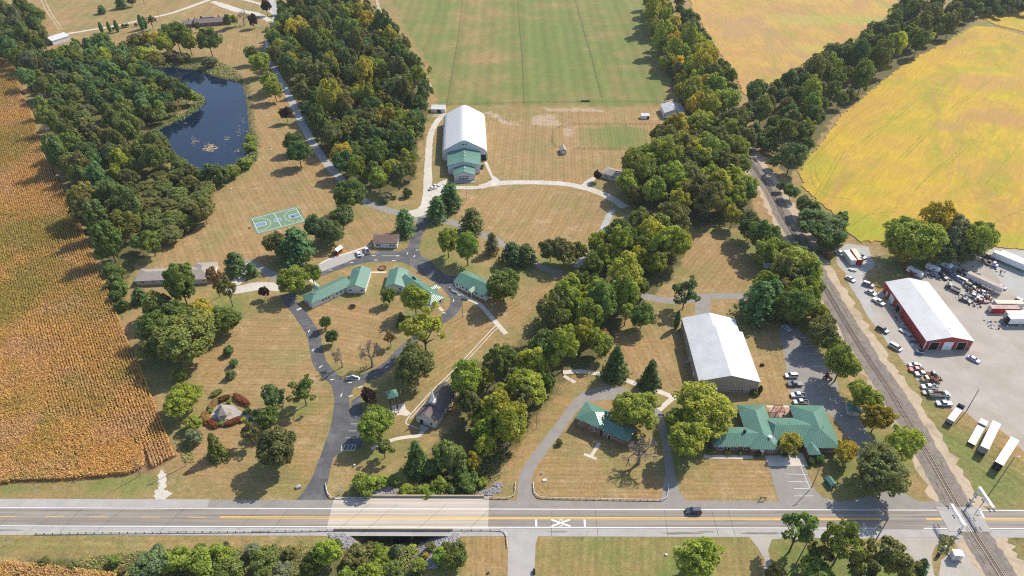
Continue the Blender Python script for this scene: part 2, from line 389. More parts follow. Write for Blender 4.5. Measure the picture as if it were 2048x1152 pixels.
def strip_pts(pts, width, jit=0., n=8, world=False):
    c = [np.array(p, float) for p in smooth(pts if world else [G2(*p) for p in pts], n)]
    ws = width if hasattr(width, '__len__') else [width]*len(pts)
    W = np.interp(np.linspace(0, len(ws)-1, len(c)), range(len(ws)), ws); L, R = [], []
    for i, p in enumerate(c):
        d = c[min(i+1, len(c)-1)]-c[max(i-1, 0)]; d /= np.linalg.norm(d)+1e-9; nn = np.array((-d[1], d[0]))
        L.append(p+nn*(W[i]/2+rng.normal(0, jit))); R.append(p-nn*(W[i]/2+rng.normal(0, jit)))
    return L, R
def strip(name, pts, width, z, mat, jit=0., kind='structure', n=8, world=False):
    L, R = strip_pts(pts, width, jit, n, world); b = MB(); m = len(L)
    b.mesh([(*p, z) for p in L]+[(*p, z) for p in R], [(i, m+i, m+i+1, i+1) for i in range(m-1)])
    o = b.build(name, mat); 
    for f in o.data.polygons:
        if f.normal.z < 0: f.flip()
    return tag(o, kind=kind)
def rect_sheet(mb, x0, y0, x1, y1, z): mb.poly([(x0, y0, z), (x1, y0, z), (x1, y1, z), (x0, y1, z)])
# ================================================================ ground
def lin(a, b, st): return list(np.arange(a, b, st))
def build_ground():
    xs = [-4000, -2500, -1600, -1000, -800, -650]+lin(-560, 560, 2.0)+[565, 650, 800, 1000, 1600, 2500, 4000]
    ys = [-1500, -700, -300, -100, 0, 40]+lin(70, 560, 2.0)+lin(560, 900, 4.0)+[900, 1000, 1200, 1600, 2400, 3600, 6000]
    X, Y = np.meshgrid(np.array(xs, float), np.array(ys, float)); x, y = X.ravel(), Y.ravel()
    Z = gz(x, y); n = len(x)
    zone = np.zeros((n, 4), np.float32); zone[:, 0] = .28+.1*fnoise(x, y, 90); zone[:, 2] = .12; zone[:, 3] = 1
    mow = np.zeros((n, 3), np.float32)
    def mowvec(p, q, sp):
        a, b = np.array(G2(*p)), np.array(G2(*q)); d = (b-a)/np.linalg.norm(b-a); return np.array((-d[1], d[0], 0))*6.28318/sp
    def Z_(pts, g=None, b=None, w_=None, mv=None, soft=3.0):
        P = [G2(*p) for p in pts]; ins = inpoly(x, y, P); d = polydist(x, y, P); s = np.where(ins, sm(0, soft, d+fnoise(x, y, 12, 1)*soft*.5), 0)
        if soft < .1: s = ins.astype(float)
        for c, v in ((0, g), (1, b), (2, w_)):
            if v is not None: zone[:, c] = zone[:, c]*(1-s)+v*s
        if mv is not None: mow[ins] = mowvec(*mv)
    Z_([(-300,-60),(520,-60),(545,40),(470,60),(300,130),(90,75),(-300,60)], .24, 0, .05, ((300,60),(360,0),4.0), 1)
    Z_([(140,98),(560,60),(545,110),(500,160),(470,160),(300,110)], .18, .05, .05, ((430,150),(450,60),3.0), 4)
    Z_([(480,120),(545,110),(700,350),(740,400),(830,440),(760,500),(640,520),(430,555),(270,560),(255,520),(350,470),(450,370),(520,310),(500,200)], .08, .04, .02, ((530,520),(470,400),2.6), 2)
    Z_([(925,395),(1000,375),(1100,372),(1180,385),(1215,402),(1190,450),(1170,505),(1060,510),(960,450),(900,435)], .1, .02, .02, ((940,445),(985,385),2.4), 2)
    Z_([(975,218),(1315,215),(1320,360),(1180,372),(990,362),(975,330)], .16, .08, .05, ((1090,355),(1092,230),2.2), 2)
    Z_([(752,-60),(1300,-60),(1340,200),(1315,214),(975,214),(870,210),(855,130),(810,60)], .72, 0, .02, ((1045,200),(1038,0),9), 3)
    Z_([(900,-60),(1010,-60),(1020,120),(930,200),(890,190)], .5, 0, .02, None, 14)
    Z_([(1030,40),(1180,40),(1210,180),(1050,190)], .95, 0, 0, None, 18)
    Z_([(1140,250),(1310,250),(1310,299),(1145,298)], .62, 0, .05, None, 6)
    for pts in ([(965,225),(985,218),(1020,245),(1060,250),(1010,252)], [(1060,232),(1110,226),(1120,245),(1170,242),(1120,254),(1060,252)], [(1120,255),(1150,257),(1150,275),(1125,272)], [(1080,215),(1180,215),(1240,224),(1100,224)], [(870,215),(895,215),(880,235),(860,235)]): Z_(pts, None, .95, None, None, 2)
    Z_([(350,700),(600,590),(640,700),(670,790),(640,900),(600,990),(380,960),(360,900),(380,760)], .12, .02, .02, ((450,720),(600,724),1.8), 2)
    Z_([(600,600),(900,620),(880,650),(780,715),(690,760),(640,700)], .12, .05, .03, ((620,640),(860,690),2.6), 2)
    Z_([(880,620),(1010,600),(1130,560),(1100,640),(960,690),(880,760),(860,800),(830,760),(900,660)], .22, .02, .05, ((880,690),(960,640),2.2), 2)
    Z_([(1070,920),(1330,920),(1340,1000),(1066,1000)], .10, .02, .0, ((1080,950),(1330,952),1.75), 1)
    Z_([(1360,915),(1540,915),(1556,1003),(1360,1003)], .10, .02, .0, ((1370,950),(1530,952),1.75), 1)
    Z_([(1140,840),(1330,900),(1330,925),(1070,925),(1090,890)], .10, .03, .0, ((1100,900),(1330,915),1.75), 1)
    Z_([(1370,470),(1480,480),(1530,560),(1480,590),(1310,590),(1360,550)], .16, .04, .04, ((1380,560),(1440,490),2.4), 3)
    Z_([(1185,690),(1400,600),(1520,590),(1580,680),(1600,790),(1450,810),(1360,800),(1230,740)], .16, .04, .03, ((1380,780),(1330,690),2.6), 2)
    Z_([(1490,640),(1575,660),(1585,800),(1525,800)], .08, .06, .02, ((1550,790),(1520,690),2.2), 2)
    Z_([(1300,575),(1480,575),(1480,588),(1300,590)], .1, .35, 0, None, 3)
    Z_([(1068,1060),(1500,1068),(1560,1200),(1066,1200)], .48, .02, .06, ((1250,1150),(1252,1070),2.3), 2)
    Z_([(905,1062),(1018,1062),(1018,1200),(880,1200)], .15, .05, .02, ((965,1150),(962,1070),1.6), 2)
    Z_([(-300,1064),(660,1064),(660,1090),(500,1110),(240,1130),(-300,1122)], .45, .02, .22, ((0,1090),(500,1092),2.5), 2)
    Z_([(-300,965),(290,940),(320,930),(340,990),(-300,998)], .62, .05, .2, None, 3)
    Z_([(290,935),(350,915),(400,990),(320,996)], .35, .32, .25, None, 4)
    Z_([(1540,1070),(1770,1072),(1830,1110),(1840,1200),(1540,1200)], .5, .05, .3, None, 3)
    Z_([(1980,1062),(2300,1062),(2300,1200),(2060,1200)], .5, .05, .45, None, 4)
    Z_([(1830,770),(1900,830),(2060,920),(2300,950),(2300,1016),(1960,1014),(1880,900),(1760,690)], .55, .08, .25, ((1980,960),(2040,1000),3.), 4)
    Z_([(1690,960),(1790,960),(1850,1003),(1680,1003)], .6, 0, .1, None, 4)
    Z_([(1660,490),(1760,485),(1790,510),(1770,560),(1700,560)], .12, .4, .25, None, 4)
    # rough floor of the woods
    for pts in WOOD_FLOOR: Z_(pts, None, 0, .95, None, 4)
    d = polydist(x, y, CREEK, False); s = (1-sm(8, 20, d)); zone[:, 2] = np.maximum(zone[:, 2], s*.8)
    dp = polydist(x, y, POND); zone[:, 2] = np.maximum(zone[:, 2], (1-sm(2, 7, dp))*.7)
    nx, ny = len(xs), len(ys); ii = np.arange(n).reshape(ny, nx)
    F = np.stack([ii[:-1, :-1], ii[:-1, 1:], ii[1:, 1:], ii[1:, :-1]], -1).reshape(-1, 4)
    me = np_mesh('ground', np.stack([x, y, Z], -1), F, [M['ground']])
    a = me.attributes.new('zone', 'FLOAT_COLOR', 'POINT'); a.data.foreach_set('color', zone.ravel())
    a = me.attributes.new('mow', 'FLOAT_VECTOR', 'POINT'); a.data.foreach_set('vector', mow.ravel())
    me.polygons.foreach_set('use_smooth', [True]*len(me.polygons))
    tag(link('ground', me), kind='structure'); return me, x, y, zone
WOODS = {
 'west': [(0,22),(55,8),(75,20),(90,75),(92,118),(140,92),(210,82),(290,100),(335,100),(345,118),(300,128),(303,156),(345,160),(382,188),(372,205),(330,232),(292,240),(292,262),(322,300),(355,326),(400,348),(432,372),(425,410),(400,440),(345,470),(288,500),(240,512),(205,500),(165,455),(145,385),(118,335),(95,280),(75,225),(58,180),(48,150),(20,120),(0,115)],
 'dense': [(556,0),(748,0),(758,40),(800,72),(828,120),(845,150),(862,200),(858,240),(842,280),(842,325),(830,355),(770,372),(722,368),(684,345),(645,300),(612,240),(592,190),(565,150),(535,112),(532,84),(556,50)],
 'hedgerow': [(1285,0),(1330,0),(1355,50),(1400,95),(1425,140),(1445,180),(1455,215),(1420,235),(1375,222),(1350,180),(1335,140),(1320,95),(1295,45)],
 'darkhedge': [(1340,0),(1365,0),(1420,75),(1448,120),(1475,185),(1470,215),(1452,190),(1430,145),(1395,85)],
 'rail': [(1315,255),(1370,238),(1440,245),(1475,275),(1485,330),(1512,390),(1530,440),(1548,475),(1510,490),(1478,445),(1430,432),(1395,450),(1385,440),(1330,410),(1260,400),(1238,370),(1265,325),(1295,300)],
 'ravine': [(1195,470),(1235,415),(1270,420),(1385,450),(1372,500),(1345,545),(1300,585),(1278,610),(1230,670),(1215,700),(1165,735),(1120,745),(1095,790),(1065,830),(1020,880),(985,905),(950,870),(922,800),(905,745),(945,700),(1000,672),(1060,668),(1100,640),(1092,600),(1130,545),(1180,500)],
 'raileast': [(1505,480),(1545,485),(1600,500),(1625,545),(1635,590),(1660,640),(1690,690),(1662,692),(1640,660),(1600,640),(1500,625),(1492,590),(1540,560),(1560,530),(1520,500)],
 'diagonal': [(1482,205),(1560,160),(1645,118),(1700,85),(1760,55),(1795,10),(1950,5),(1940,38),(1890,70),(1800,122),(1735,172),(1672,215),(1638,270),(1608,312),(1582,350),(1560,330),(1540,270),(1500,225)],
 'railstrip': [(1500,225),(1545,275),(1560,330),(1590,370),(1610,400),(1590,395),(1560,365),(1525,300),(1490,250)],
 'corner': [(1935,0),(2048,0),(2060,18),(2000,24),(1950,26)],
 'south': [(290,1095),(400,1100),(520,1110),(640,1135),(640,1175),(290,1175)],
 'housegrove': [(290,580),(330,590),(400,615),(440,640),(425,690),(370,712),(300,700),(285,650)],
}
WOOD_FLOOR = [[(x, y+18) for x, y in WOODS[k]] for k in ('west', 'dense', 'hedgerow', 'ravine', 'diagonal', 'housegrove', 'rail')]+[[(190,505),(300,500),(265,560),(240,640),(290,760),(330,830),(300,770),(245,630)], [(-60,1120),(300,1100),(640,1085),(800,1090),(860,1200),(-60,1200)]]
GROUND = build_ground()

# ---------------------------------------------------------------- crops
CORN_A = [(-80,112),(0,118),(30,124),(43,187),(67,233),(80,287),(100,333),(123,377),(143,404),(200,544),(355,911),(307,936),(290,900),(240,868),(185,842),(95,830),(95,770),(110,725),(60,710),(40,670),(25,610),(0,540),(-80,480)]
CORN_B = [(-80,480),(0,540),(25,610),(40,670),(60,710),(110,725),(95,770),(95,830),(185,842),(240,868),(289,901),(290,934),(262,948),(160,958),(0,966),(-80,968)]
CORN_C = [(-80,1124),(0,1126),(60,1128),(130,1138),(235,1153),(245,1200),(-80,1200)]
d_ = np.array(G2(345, 905))-np.array(G2(150, 400)); ROWDIR = d_/np.linalg.norm(d_)
def corn(polys):
    VV, FF, CC = [], [], []; nb = 0
    for pts, rd, sp, ps in polys:
        P = [G2(*p) for p in pts]; A = np.array(P); nd = np.array((-rd[1], rd[0]))
        a0, a1 = (A@rd).min(), (A@rd).max(); b0, b1 = (A@nd).min(), (A@nd).max()
        a, b = np.meshgrid(np.arange(a0, a1, ps), np.arange(b0, b1, sp)); a = a.ravel()+rng.uniform(-.12, .12, a.size); b = b.ravel()
        x = a*rd[0]+b*nd[0]; y = a*rd[1]+b*nd[1]
        k = inpoly(x, y, P); k &= (rng.random(len(x)) > .06+.30*sm(.45, 1., fnoise(x, y, 45, 2)))
        x, y, b = x[k]+rng.normal(0, .07, k.sum()), y[k]+rng.normal(0, .07, k.sum()), b[k]
        n = len(x); h = 1.9+.35*rng.random(n)+.25*fnoise(x, y, 60, 3)
        lx, ly = G2(15, 610); strip_ = np.exp(-((x-lx)/13)**2-((y-ly)/38)**2)+.6*np.exp(-((x-G2(90,470)[0])/26)**2-((y-G2(90,470)[1])/16)**2)
        gr = np.clip(1.5*strip_+.30+.55*fnoise(x, y, 75, 1)+.28*fnoise(x, y, 14, 2)+.2*rng.normal(size=n), 0, 1)
        for kx, ky, kr, kv in ((330, 560, 0, 0),):
            pass
        green = np.array((.40, .38, .07)); gold = np.array((.84, .51, .17)); pale = np.array((.88, .66, .36)); rust = np.array((.74, .36, .12))
        t = sm(-.2, .9, fnoise(x, y, 30, 4))[:, None]
        base = (gold*(1-t)+rust*t*.5+pale*t*.5)
        g_ = (gr**1.6)[:, None]*.75
        col = base*(1-g_)+green*g_
        for j in range(5):
            az = rng.uniform(0, 6.28, n); z0 = h*(.30+.14*j); L = .36+.22*rng.random(n)
            up = rng.uniform(-.1, .35, n); ww = .13+.07*rng.random(n)
            if j == 4: up = rng.uniform(1.0, 2.2, n); L = L*.55; z0 = h*.86
            dx, dy = np.cos(az), np.sin(az); px_, py_ = -dy*ww, dx*ww
            V = np.empty((n, 4, 3)); ex, ey, ez = x+dx*L, y+dy*L, z0+L*up-.05
            V[:, 0] = np.stack([x-px_, y-py_, z0], -1); V[:, 1] = np.stack([x+px_, y+py_, z0], -1)
            V[:, 2] = np.stack([ex+px_*.6, ey+py_*.6, ez+.03], -1); V[:, 3] = np.stack([ex-px_*.6, ey-py_*.6, ez-.03], -1)
            VV.append(V.reshape(-1, 3)); FF.append(np.arange(nb, nb+4*n).reshape(n, 4)); nb += 4*n
            c = col*(.75+.5*rng.random((n, 1))); CC.append(np.concatenate([c, np.ones((n, 1))], 1))
        # stalk: one upright blade pair
        ww = .06; az = rng.uniform(0, 3.14, n); px_, py_ = np.cos(az)*ww, np.sin(az)*ww
        V = np.empty((n, 4, 3)); V[:, 0] = np.stack([x-px_, y-py_, 0*x], -1); V[:, 1] = np.stack([x+px_, y+py_, 0*x], -1); V[:, 2] = np.stack([x+px_, y+py_, h], -1); V[:, 3] = np.stack([x-px_, y-py_, h], -1)
        VV.append(V.reshape(-1, 3)); FF.append(np.arange(nb, nb+4*n).reshape(n, 4)); nb += 4*n; CC.append(np.concatenate([col*.7, np.ones((n, 1))], 1))
    return np_mesh('corn', np.concatenate(VV), np.concatenate(FF), [M['corn']], {'ccol': ('FLOAT_COLOR', np.concatenate(CC))})
for nm, ps, lb in (('corn_crop', [(CORN_A, ROWDIR, 1.0, .36)], 'ripening corn standing in long rows beside the pond woods'),
                   ('corn_crop', [(CORN_B, np.array((1., .03)), .78, .36)], 'golden corn headland planted along the highway verge'),
                   ('corn_crop', [(CORN_C, np.array((1., -.12)), .78, .36)], 'strip of golden corn south of the highway')):
    tag(link(nm, corn(ps)), lb, 'corn', None, 'stuff')
sheet('field_soil', [(-80,100),(0,112),(30,122),(60,225),(100,330),(143,404),(200,544),(355,913),(300,946),(160,962),(-80,974)], .012, 'soil')
sheet('field_soil', CORN_C, .012, 'soil')
def soyang(p, q): a, b = G2(*p), G2(*q); return math.atan2(b[1]-a[1], b[0]-a[0])
M['soy_main'] = mk_soy('ripe_soybeans', soyang((1730,280),(1960,20)), (.55, .37, .036), (.51, .31, .058), (.27, .28, .03), (.42, .23, .085),
    [(1970,165,38,20,(.47,.26,.10),.75),(1990,235,26,14,(.44,.24,.10),.8),(2000,195,11,7,(.50,.40,.03),.9),(1900,255,16,9,(.40,.25,.11),.7),(2060,250,24,14,(.46,.24,.09),.75),(1890,90,26,8,(.48,.27,.10),.6),(1690,445,28,15,(.30,.33,.03),.8),(1760,470,30,10,(.30,.34,.03),.75),(1640,330,14,20,(.34,.35,.03),.6),(1800,260,26,10,(.36,.33,.03),.5),(1960,140,34,7,(.33,.35,.04),.6),(1950,100,20,5,(.33,.35,.04),.6),(1800,165,30,7,(.36,.35,.03),.55),(2010,480,40,8,(.34,.35,.03),.7),(1990,340,26,16,(.48,.28,.08),.55),(1780,215,26,7,(.50,.29,.08),.5)])
M['soy_top'] = mk_soy('ripe_soybeans_far', soyang((1500,130),(1440,20)), (.52, .33, .085), (.48, .27, .10), (.30, .28, .07), (.40, .235, .13), [(1600,40,34,20,(.42,.40,.10),.6),(1720,40,40,16,(.36,.38,.08),.7),(1480,60,20,40,(.46,.27,.13),.7),(1560,100,24,14,(.45,.27,.13),.6),(1640,100,30,12,(.42,.39,.09),.6)])
SOY = [[(1612,322),(1645,285),(1680,235),(1742,182),(1805,132),(1895,82),(1950,52),(1990,55),(2060,75),(2400,170),(2400,505),(2060,500),(1990,494),(1900,490),(1770,484),(1720,483),(1690,462),(1665,425),(1632,400),(1606,372),(1598,345)],
       [(1368,-60),(1800,-60),(1795,8),(1752,58),(1690,88),(1640,118),(1560,160),(1520,196),(1505,205),(1488,186),(1462,140),(1428,90),(1385,20)],
       [(1955,30),(2060,22),(2400,40),(2400,120),(2060,68),(1985,48)]]
for pts, mt, lb in zip(SOY, ('soy_main', 'soy_top', 'soy_main'), ('wide field of yellow ripe soybeans right of the railway', 'paler soybean field above the tall hedgerow', 'far soybean strip beyond the ditch')):
    sheet('soybean_field', pts, .35, mt, 'stuff', jit=.7, label=lb, cat='soybeans', dens=1.6)
# tractor tracks in the beans
M['track'] = m_plain('flattened_beans', (.24, .235, .03), .95, .3, .4)
tk = MB()
for p, q in (((1720,290),(1820,205)),((1726,292),(1830,205)),((1738,215),(1700,240)),((1800,316),(1845,270)),((1806,318),(1852,272)),((1720,285),(1745,265)),((1900,220),(1975,160)),((1905,222),(1982,160)),((1880,335),(1945,275)),((1887,338),(1950,278)),((1960,380),(2040,290)),((1830,380),(1885,325)),((1570+55,400),(1680,300)),((1632,404),(1690,300)),((1540+75,330),(1700,243)),((1570,90),(1630,150)),((1480,60),(1540,130)),((1600,15),(1680,50)),((1680,0),(1740,50))):
    L, R = strip_pts([p, ((p[0]+q[0])/2+1, (p[1]+q[1])/2), q], .45, .08, 10); m = len(L)
    tk.mesh([(*a, .36) for a in L]+[(*a, .36) for a in R], [(i, m+i, m+i+1, i+1) for i in range(m-1)])
for pl in ([(1621,335),(1622,358),(1634,378),(1662,394),(1700,400)], [(1630,332),(1633,354),(1646,370),(1672,384)], [(1700,455),(1740,430),(1790,424)], [(2048,420),(2000,440),(1970,470)]):
    L, R = strip_pts(pl, .6, .1, 8); m = len(L)
    tk.mesh([(*a, .362) for a in L]+[(*a, .362) for a in R], [(i, m+i, m+i+1, i+1) for i in range(m-1)])
tag(tk.build('wheel_tracks', 'track'), kind='structure')

# ---------------------------------------------------------------- water
pz = -.55
o = sheet('pond_water', [(p[0], p[1]) for p in POND], pz, 'water', world=True)
sheet('creek_water', strip_pts([(868,1000),(835,1030),(800,1060),(775,1100),(750,1152)], 3.2, .2, 6)[0]+strip_pts([(868,1000),(835,1030),(800,1060),(775,1100),(750,1152)], 3.2, .2, 6)[1][::-1], -4.9, 'water', world=True)
al = MB()
def blob(mb, cx, cy, r, z, sq=.7, n=11):
    ph = rng.uniform(0, 6.28); pts = []
    for i in range(n): a = 6.283*i/n; q = r*(1+.35*math.sin(3*a+ph)+.2*rng.normal()); pts.append((cx+q*math.cos(a), cy+q*sq*math.sin(a), z))
    mb.poly(pts)
def scat(cx, cy, sx, sy, n, r0, r1):
    for _ in range(n):
        p = G2(cx+rng.normal(0, sx), cy+rng.normal(0, sy), pz); blob(al, p[0], p[1], rng.uniform(r0, r1), pz+.02+.002*rng.random())
scat(420, 295, 7, 4, 90, .25, .8); scat(391, 283, 4, 3.5, 30, .2, .6); scat(455, 277, 3, 2, 12, .2, .6); scat(478, 262, 5, 6, 16, .2, .6); scat(484, 240, 3, 6, 12, .2, .45); scat(300, 254, 3, 1, 8, .3, .7); scat(358, 232, 3, 2, 5, .3, .6); scat(370, 246, 4, 1, 4, .2, .4); scat(476, 300, 5, 3, 12, .2, .5)
tag(al.build('pond_algae', 'algae'), 'floating mats of pale algae on the pond', 'algae', None, 'stuff')

# ================================================================ roads
A0, A1 = np.array(G2(0, 1015.6)), np.array(G2(2048, 1021)); B0 = np.array(G2(0, 1052.0))
HE = (A1-A0)/np.linalg.norm(A1-A0); HN = np.array((-HE[1], HE[0])); hwid = float((A0-B0)@HN); HO = (A0+B0)/2; HO = HO-HE*(HO[0]/HE[0])
def H(s, t): p = HO+HE*s+HN*t; return (p[0], p[1])
def hs(px, py): return float((np.array(G2(px, py))-HO)@HE)
def ht(px, py): return float((np.array(G2(px, py))-HO)@HN)
def hq(mb, s0, s1, t0, t1, z): mb.poly([(*H(s0, t0), z), (*H(s1, t0), z), (*H(s1, t1), z), (*H(s0, t1), z)])
hw = hwid/2
b = MB()
for i in range(-40, 40): hq(b, i*15, i*15+15, -hw-.35, hw+.35, .05)
tag(b.build('highway', 'hwy'), kind='structure')
b = MB(); sA = hs(418, 1005)
hq(b, -600, sA, hw+.35, hw+3.4, .04); hq(b, -600, 600, -hw-3.2, -hw-.35, .04)
tag(b.build('road_shoulder', 'concrete'), kind='structure')
b = MB(); hq(b, sA, hs(1930,1010), hw+.35, hw+3.3, .045)
tag(b.build('asphalt_shoulder', 'asphalt_old'), kind='structure')
b = MB()
for s0, s1, t in ((-600, 600, hw), (-600, hs(1750,1055), -hw), (hs(1846,1055), 600, -hw)): 
    n = int((s1-s0)/20)+1
    for i in range(n): hq(b, s0+(s1-s0)*i/n, s0+(s1-s0)*(i+1)/n, t-.13, t+.13, .068)
sx = hs(1048, 1030)
for px in (1072, 1168): s = hs(px, 1030); hq(b, s-.3, s+.3, -hw+.3, -.5, .068)
sc_ = hs(1121, 1038)
for sg in (-1, 1):
    dx, dy = 3.0, (hw-.9)/2; cy = -hw/2-.05; L = math.hypot(dx, dy); ux, uy = dx/L, sg*dy/L; nx_, ny_ = -uy*.28, ux*.28
    b.poly([(*H(sc_+a*dx+c*nx_, cy+a*sg*dy+c*ny_), .068+(.004 if sg > 0 else 0)) for a, c in ((-1, -1), (1, -1), (1, 1), (-1, 1))])
# stop lines by the rails
def skew(px0, py0, px1, py1, w_, z=.068):
    a, c = np.array(G2(px0, py0)), np.array(G2(px1, py1)); b.poly([(a[0]-w_/2, a[1], z), (a[0]+w_/2, a[1], z), (c[0]+w_/2, c[1], z), (c[0]-w_/2, c[1], z)])
skew(1893,1036,1902,1053,.6); skew(1958,1017,1968,1036,.6)
tag(b.build('white_road_marking', 'white_paint'), kind='structure')
def letter(txt, s, t, size):
    cu = bpy.data.curves.new('t', 'FONT'); cu.body = txt; cu.size = size; cu.align_x = 'CENTER'; cu.align_y = 'CENTER'
    ob = bpy.data.objects.new('t', cu); COL.objects.link(ob); dg = bpy.context.evaluated_depsgraph_get(); me = bpy.data.meshes.new_from_object(ob.evaluated_get(dg)); bpy.data.objects.remove(ob)
    me.materials.clear(); me.materials.append(M['white_paint'])
    o = link('road_letter', me); o.location = (*H(s, t), .07); o.rotation_euler = (0, 0, -math.pi/2); o.scale = (1, 1.6, 1); return tag(o, kind='structure')
letter('R', sc_, -hw/2+.95, 1.1); letter('R', sc_, -hw/2-1.1, 1.1)
b = MB()
for px in (12, 110, 197, 302, 394): s = hs(px, 1034); hq(b, s-3, s+3, -.1, .1, .068)
def dbl(x0, x1):
    s0, s1 = hs(x0, 1034), hs(x1, 1037); n = int((s1-s0)/15)+1
    for i in range(n):
        for t in (-.24, .24): hq(b, s0+(s1-s0)*i/n, s0+(s1-s0)*(i+1)/n, t-.13, t+.13, .068)
dbl(440, 1757); dbl(1850, 1892); dbl(1965, 2700)
tag(b.build('yellow_road_marking', 'yellow_paint'), kind='structure')
b = MB()
for px, sl in ((15,8),(95,14),(145,5),(222,10),(345,9),(495,9),(560,7),(1192,0),(1103,1),(1330,1),(1427,0),(1460,0)):
    s = hs(px, 1034); b.poly([(*H(s-.05-sl*.3, -hw-3.0), .064), (*H(s+.05-sl*.3, -hw-3.0), .064), (*H(s+.05+sl*.3, hw), .064), (*H(s-.05+sl*.3, hw), .064)])
for px in (760, 860, 960, 705): s = hs(px, 1034); b.poly([(*H(s-.05-5, -hw-2.4), .072), (*H(s+.05-5, -hw-2.4), .072), (*H(s+.05+5, hw+2), .072), (*H(s-.05+5, hw+2), .072)])
tag(b.build('road_joint', 'crack'), kind='structure')

# side roads and drives
sheet('side_road', [(1014,1060),(1100,1060),(1078,1070),(1071,1085),(1070,1110),(1068,1230),(1012,1230),(1016,1110),(1017,1080)], .036, 'concrete', dens=3, jit=.05)
sheet('asphalt_drive', [(592,1001),(660,1001),(655,990),(653,975),(660,940),(668,915),(690,900),(712,870),(716,840),(700,820),(698,800),(706,775),(730,768),(712,755),(690,765),(672,758),(662,766),(670,800),(660,860),(640,915),(622,960),(606,985)], .034, 'asphalt', dens=3, jit=.06)
sheet('asphalt_drive', [(688,898),(724,898),(727,850),(722,790),(704,800),(694,850)], .03, 'asphalt', dens=3, jit=.06)
LOOP = [(686,772),(672,762),(652,742),(638,722),(632,695),(627,670),(614,648),(598,625),(582,605),(572,588)]
strip('asphalt_drive', LOOP, 5.2, .030, 'asphalt', .06)
strip('asphalt_drive', [(560,565),(600,556),(640,546),(680,531),(715,521),(755,514),(800,514),(835,522),(860,543),(888,563),(908,586),(913,606),(903,625),(884,639),(860,655),(828,680),(800,705),(780,727),(750,748),(718,760),(690,772)], [4.6,5,5.4,6,6.5,7,8,9,8,6.5,5.4,5.2,5,4.8,4.6,4.6,4.6,4.8,5,5], .026, 'asphalt', .06)
sheet('asphalt_plaza', [(735,512),(760,501),(800,503),(815,495),(822,487),(835,487),(838,497),(843,512),(852,524),(870,542),(900,552),(935,548),(960,560),(900,575),(872,556),(845,540),(800,522),(740,524)], .024, 'asphalt', dens=3, jit=.05)
strip('asphalt_drive', [(828,492),(834,470),(842,452),(850,436)], [5.5,5.5,6,7], .028, 'asphalt', .06)
strip('asphalt_drive', [(730,405),(748,411),(775,420),(805,428),(835,436),(865,438),(900,444),(935,455),(970,470),(1005,488),(1045,510),(1085,535),(1125,548)], [5,5,5,5,6,6,5,5,5,4.6,4.6,4.4,4.2], .022, 'asphalt_old', .06)
strip('gravel_lane', [(732,406),(712,385),(690,366),(665,340),(640,308),(615,268),(594,225),(577,190),(558,155),(541,120),(535,95),(545,60),(552,30),(545,5),(530,-30)], [5,4.6,4.6,4.6,4.6,4.6,4.6,4.6,4.6,4.6,5,6,6,6,6], .02, 'yardgrey', .15)
strip('gravel_lane', [(808,428),(838,425),(853,412),(856,385),(856,350),(857,315),(859,285),(865,260),(878,238),(890,226)], [6,8,7,5.5,4.6,4.2,4,4,4,4], .025, 'gravel', .15)
sheet('gravel_apron', [(857,392),(862,378),(880,364),(893,358),(893,372),(960,372),(984,360),(978,345),(969,325),(974,322),(985,350),(1000,361),(1000,371),(960,376),(935,379),(905,378),(880,392),(860,404)], .018, 'gravel', dens=2.5, jit=.15)
strip('gravel_lane', [(960,374),(990,367),(1030,365),(1080,365),(1130,368),(1170,376),(1205,388),(1232,402),(1250,415)], [5,4.8,4.6,4.6,4.6,4.8,5,5,5], .028, 'gravel', .12)
strip('gravel_lane', [(1166,375),(1176,364),(1190,355)], [4,3.5,3], .021, 'gravel', .1)
strip('gravel_lane', [(1225,420),(1207,455),(1192,485),(1176,510),(1150,535)], 3.4, .02, 'yardgrey', .12)
strip('asphalt_drive', [(1270,588),(1310,597),(1350,602),(1395,596),(1440,592),(1490,594),(1540,600)], [4.5,4.6,4.8,5,4.6,4.4,4.4], .022, 'asphalt_old', .08)
strip('asphalt_drive', [(1408,598),(1405,615),(1408,640)], [6.5,6.5,8], .02, 'asphalt_old', .08)
sheet('asphalt_lot', [(1558,655),(1592,655),(1640,700),(1668,740),(1680,790),(1712,830),(1740,870),(1765,920),(1775,960),(1740,975),(1722,930),(1700,880),(1660,830),(1640,812),(1590,806),(1578,770),(1570,720)], .022, 'asphalt_old', dens=3, jit=.08)
sheet('asphalt_lot', [(1537,932),(1609,932),(1628,978),(1645,995),(1690,1006),(1790,975),(1850,1012),(1850,1015),(1545,1015),(1558,1003)], .03, 'asphalt_old', dens=3, jit=.05)
sheet('concrete_walk', [(1529,911),(1600,911),(1611,932),(1537,932)], .05, 'walk')
strip('concrete_walk', [(1408,913),(1450,914),(1506,915)], 1.6, .045, 'walk')
sheet('concrete_walk', [(1596,906),(1606,906),(1616,932),(1609,934)], .055, 'walk')
strip('asphalt_drive', [(1052,1002),(1051,985),(1050,962),(1058,938),(1078,908),(1105,872),(1130,840),(1150,812),(1172,795),(1200,788),(1235,786),(1262,790)], [7,5,4.4,4,4,4,4,4,5,7,7,5], .024, 'asphalt_old', .1)
strip('asphalt_drive', [(1346,1002),(1343,985),(1340,950),(1337,915),(1331,880),(1322,848),(1310,815)], [9,6,3.2,3,3,3.2,3.6], .023, 'asphalt_old', .08)
strip('concrete_walk', [(1126,745),(1160,743),(1200,748),(1240,757),(1285,772),(1325,786),(1368,802)], 2.3, .04, 'walk')
strip('concrete_walk', [(1348,794),(1334,806),(1318,820)], 2.0, .036, 'walk')
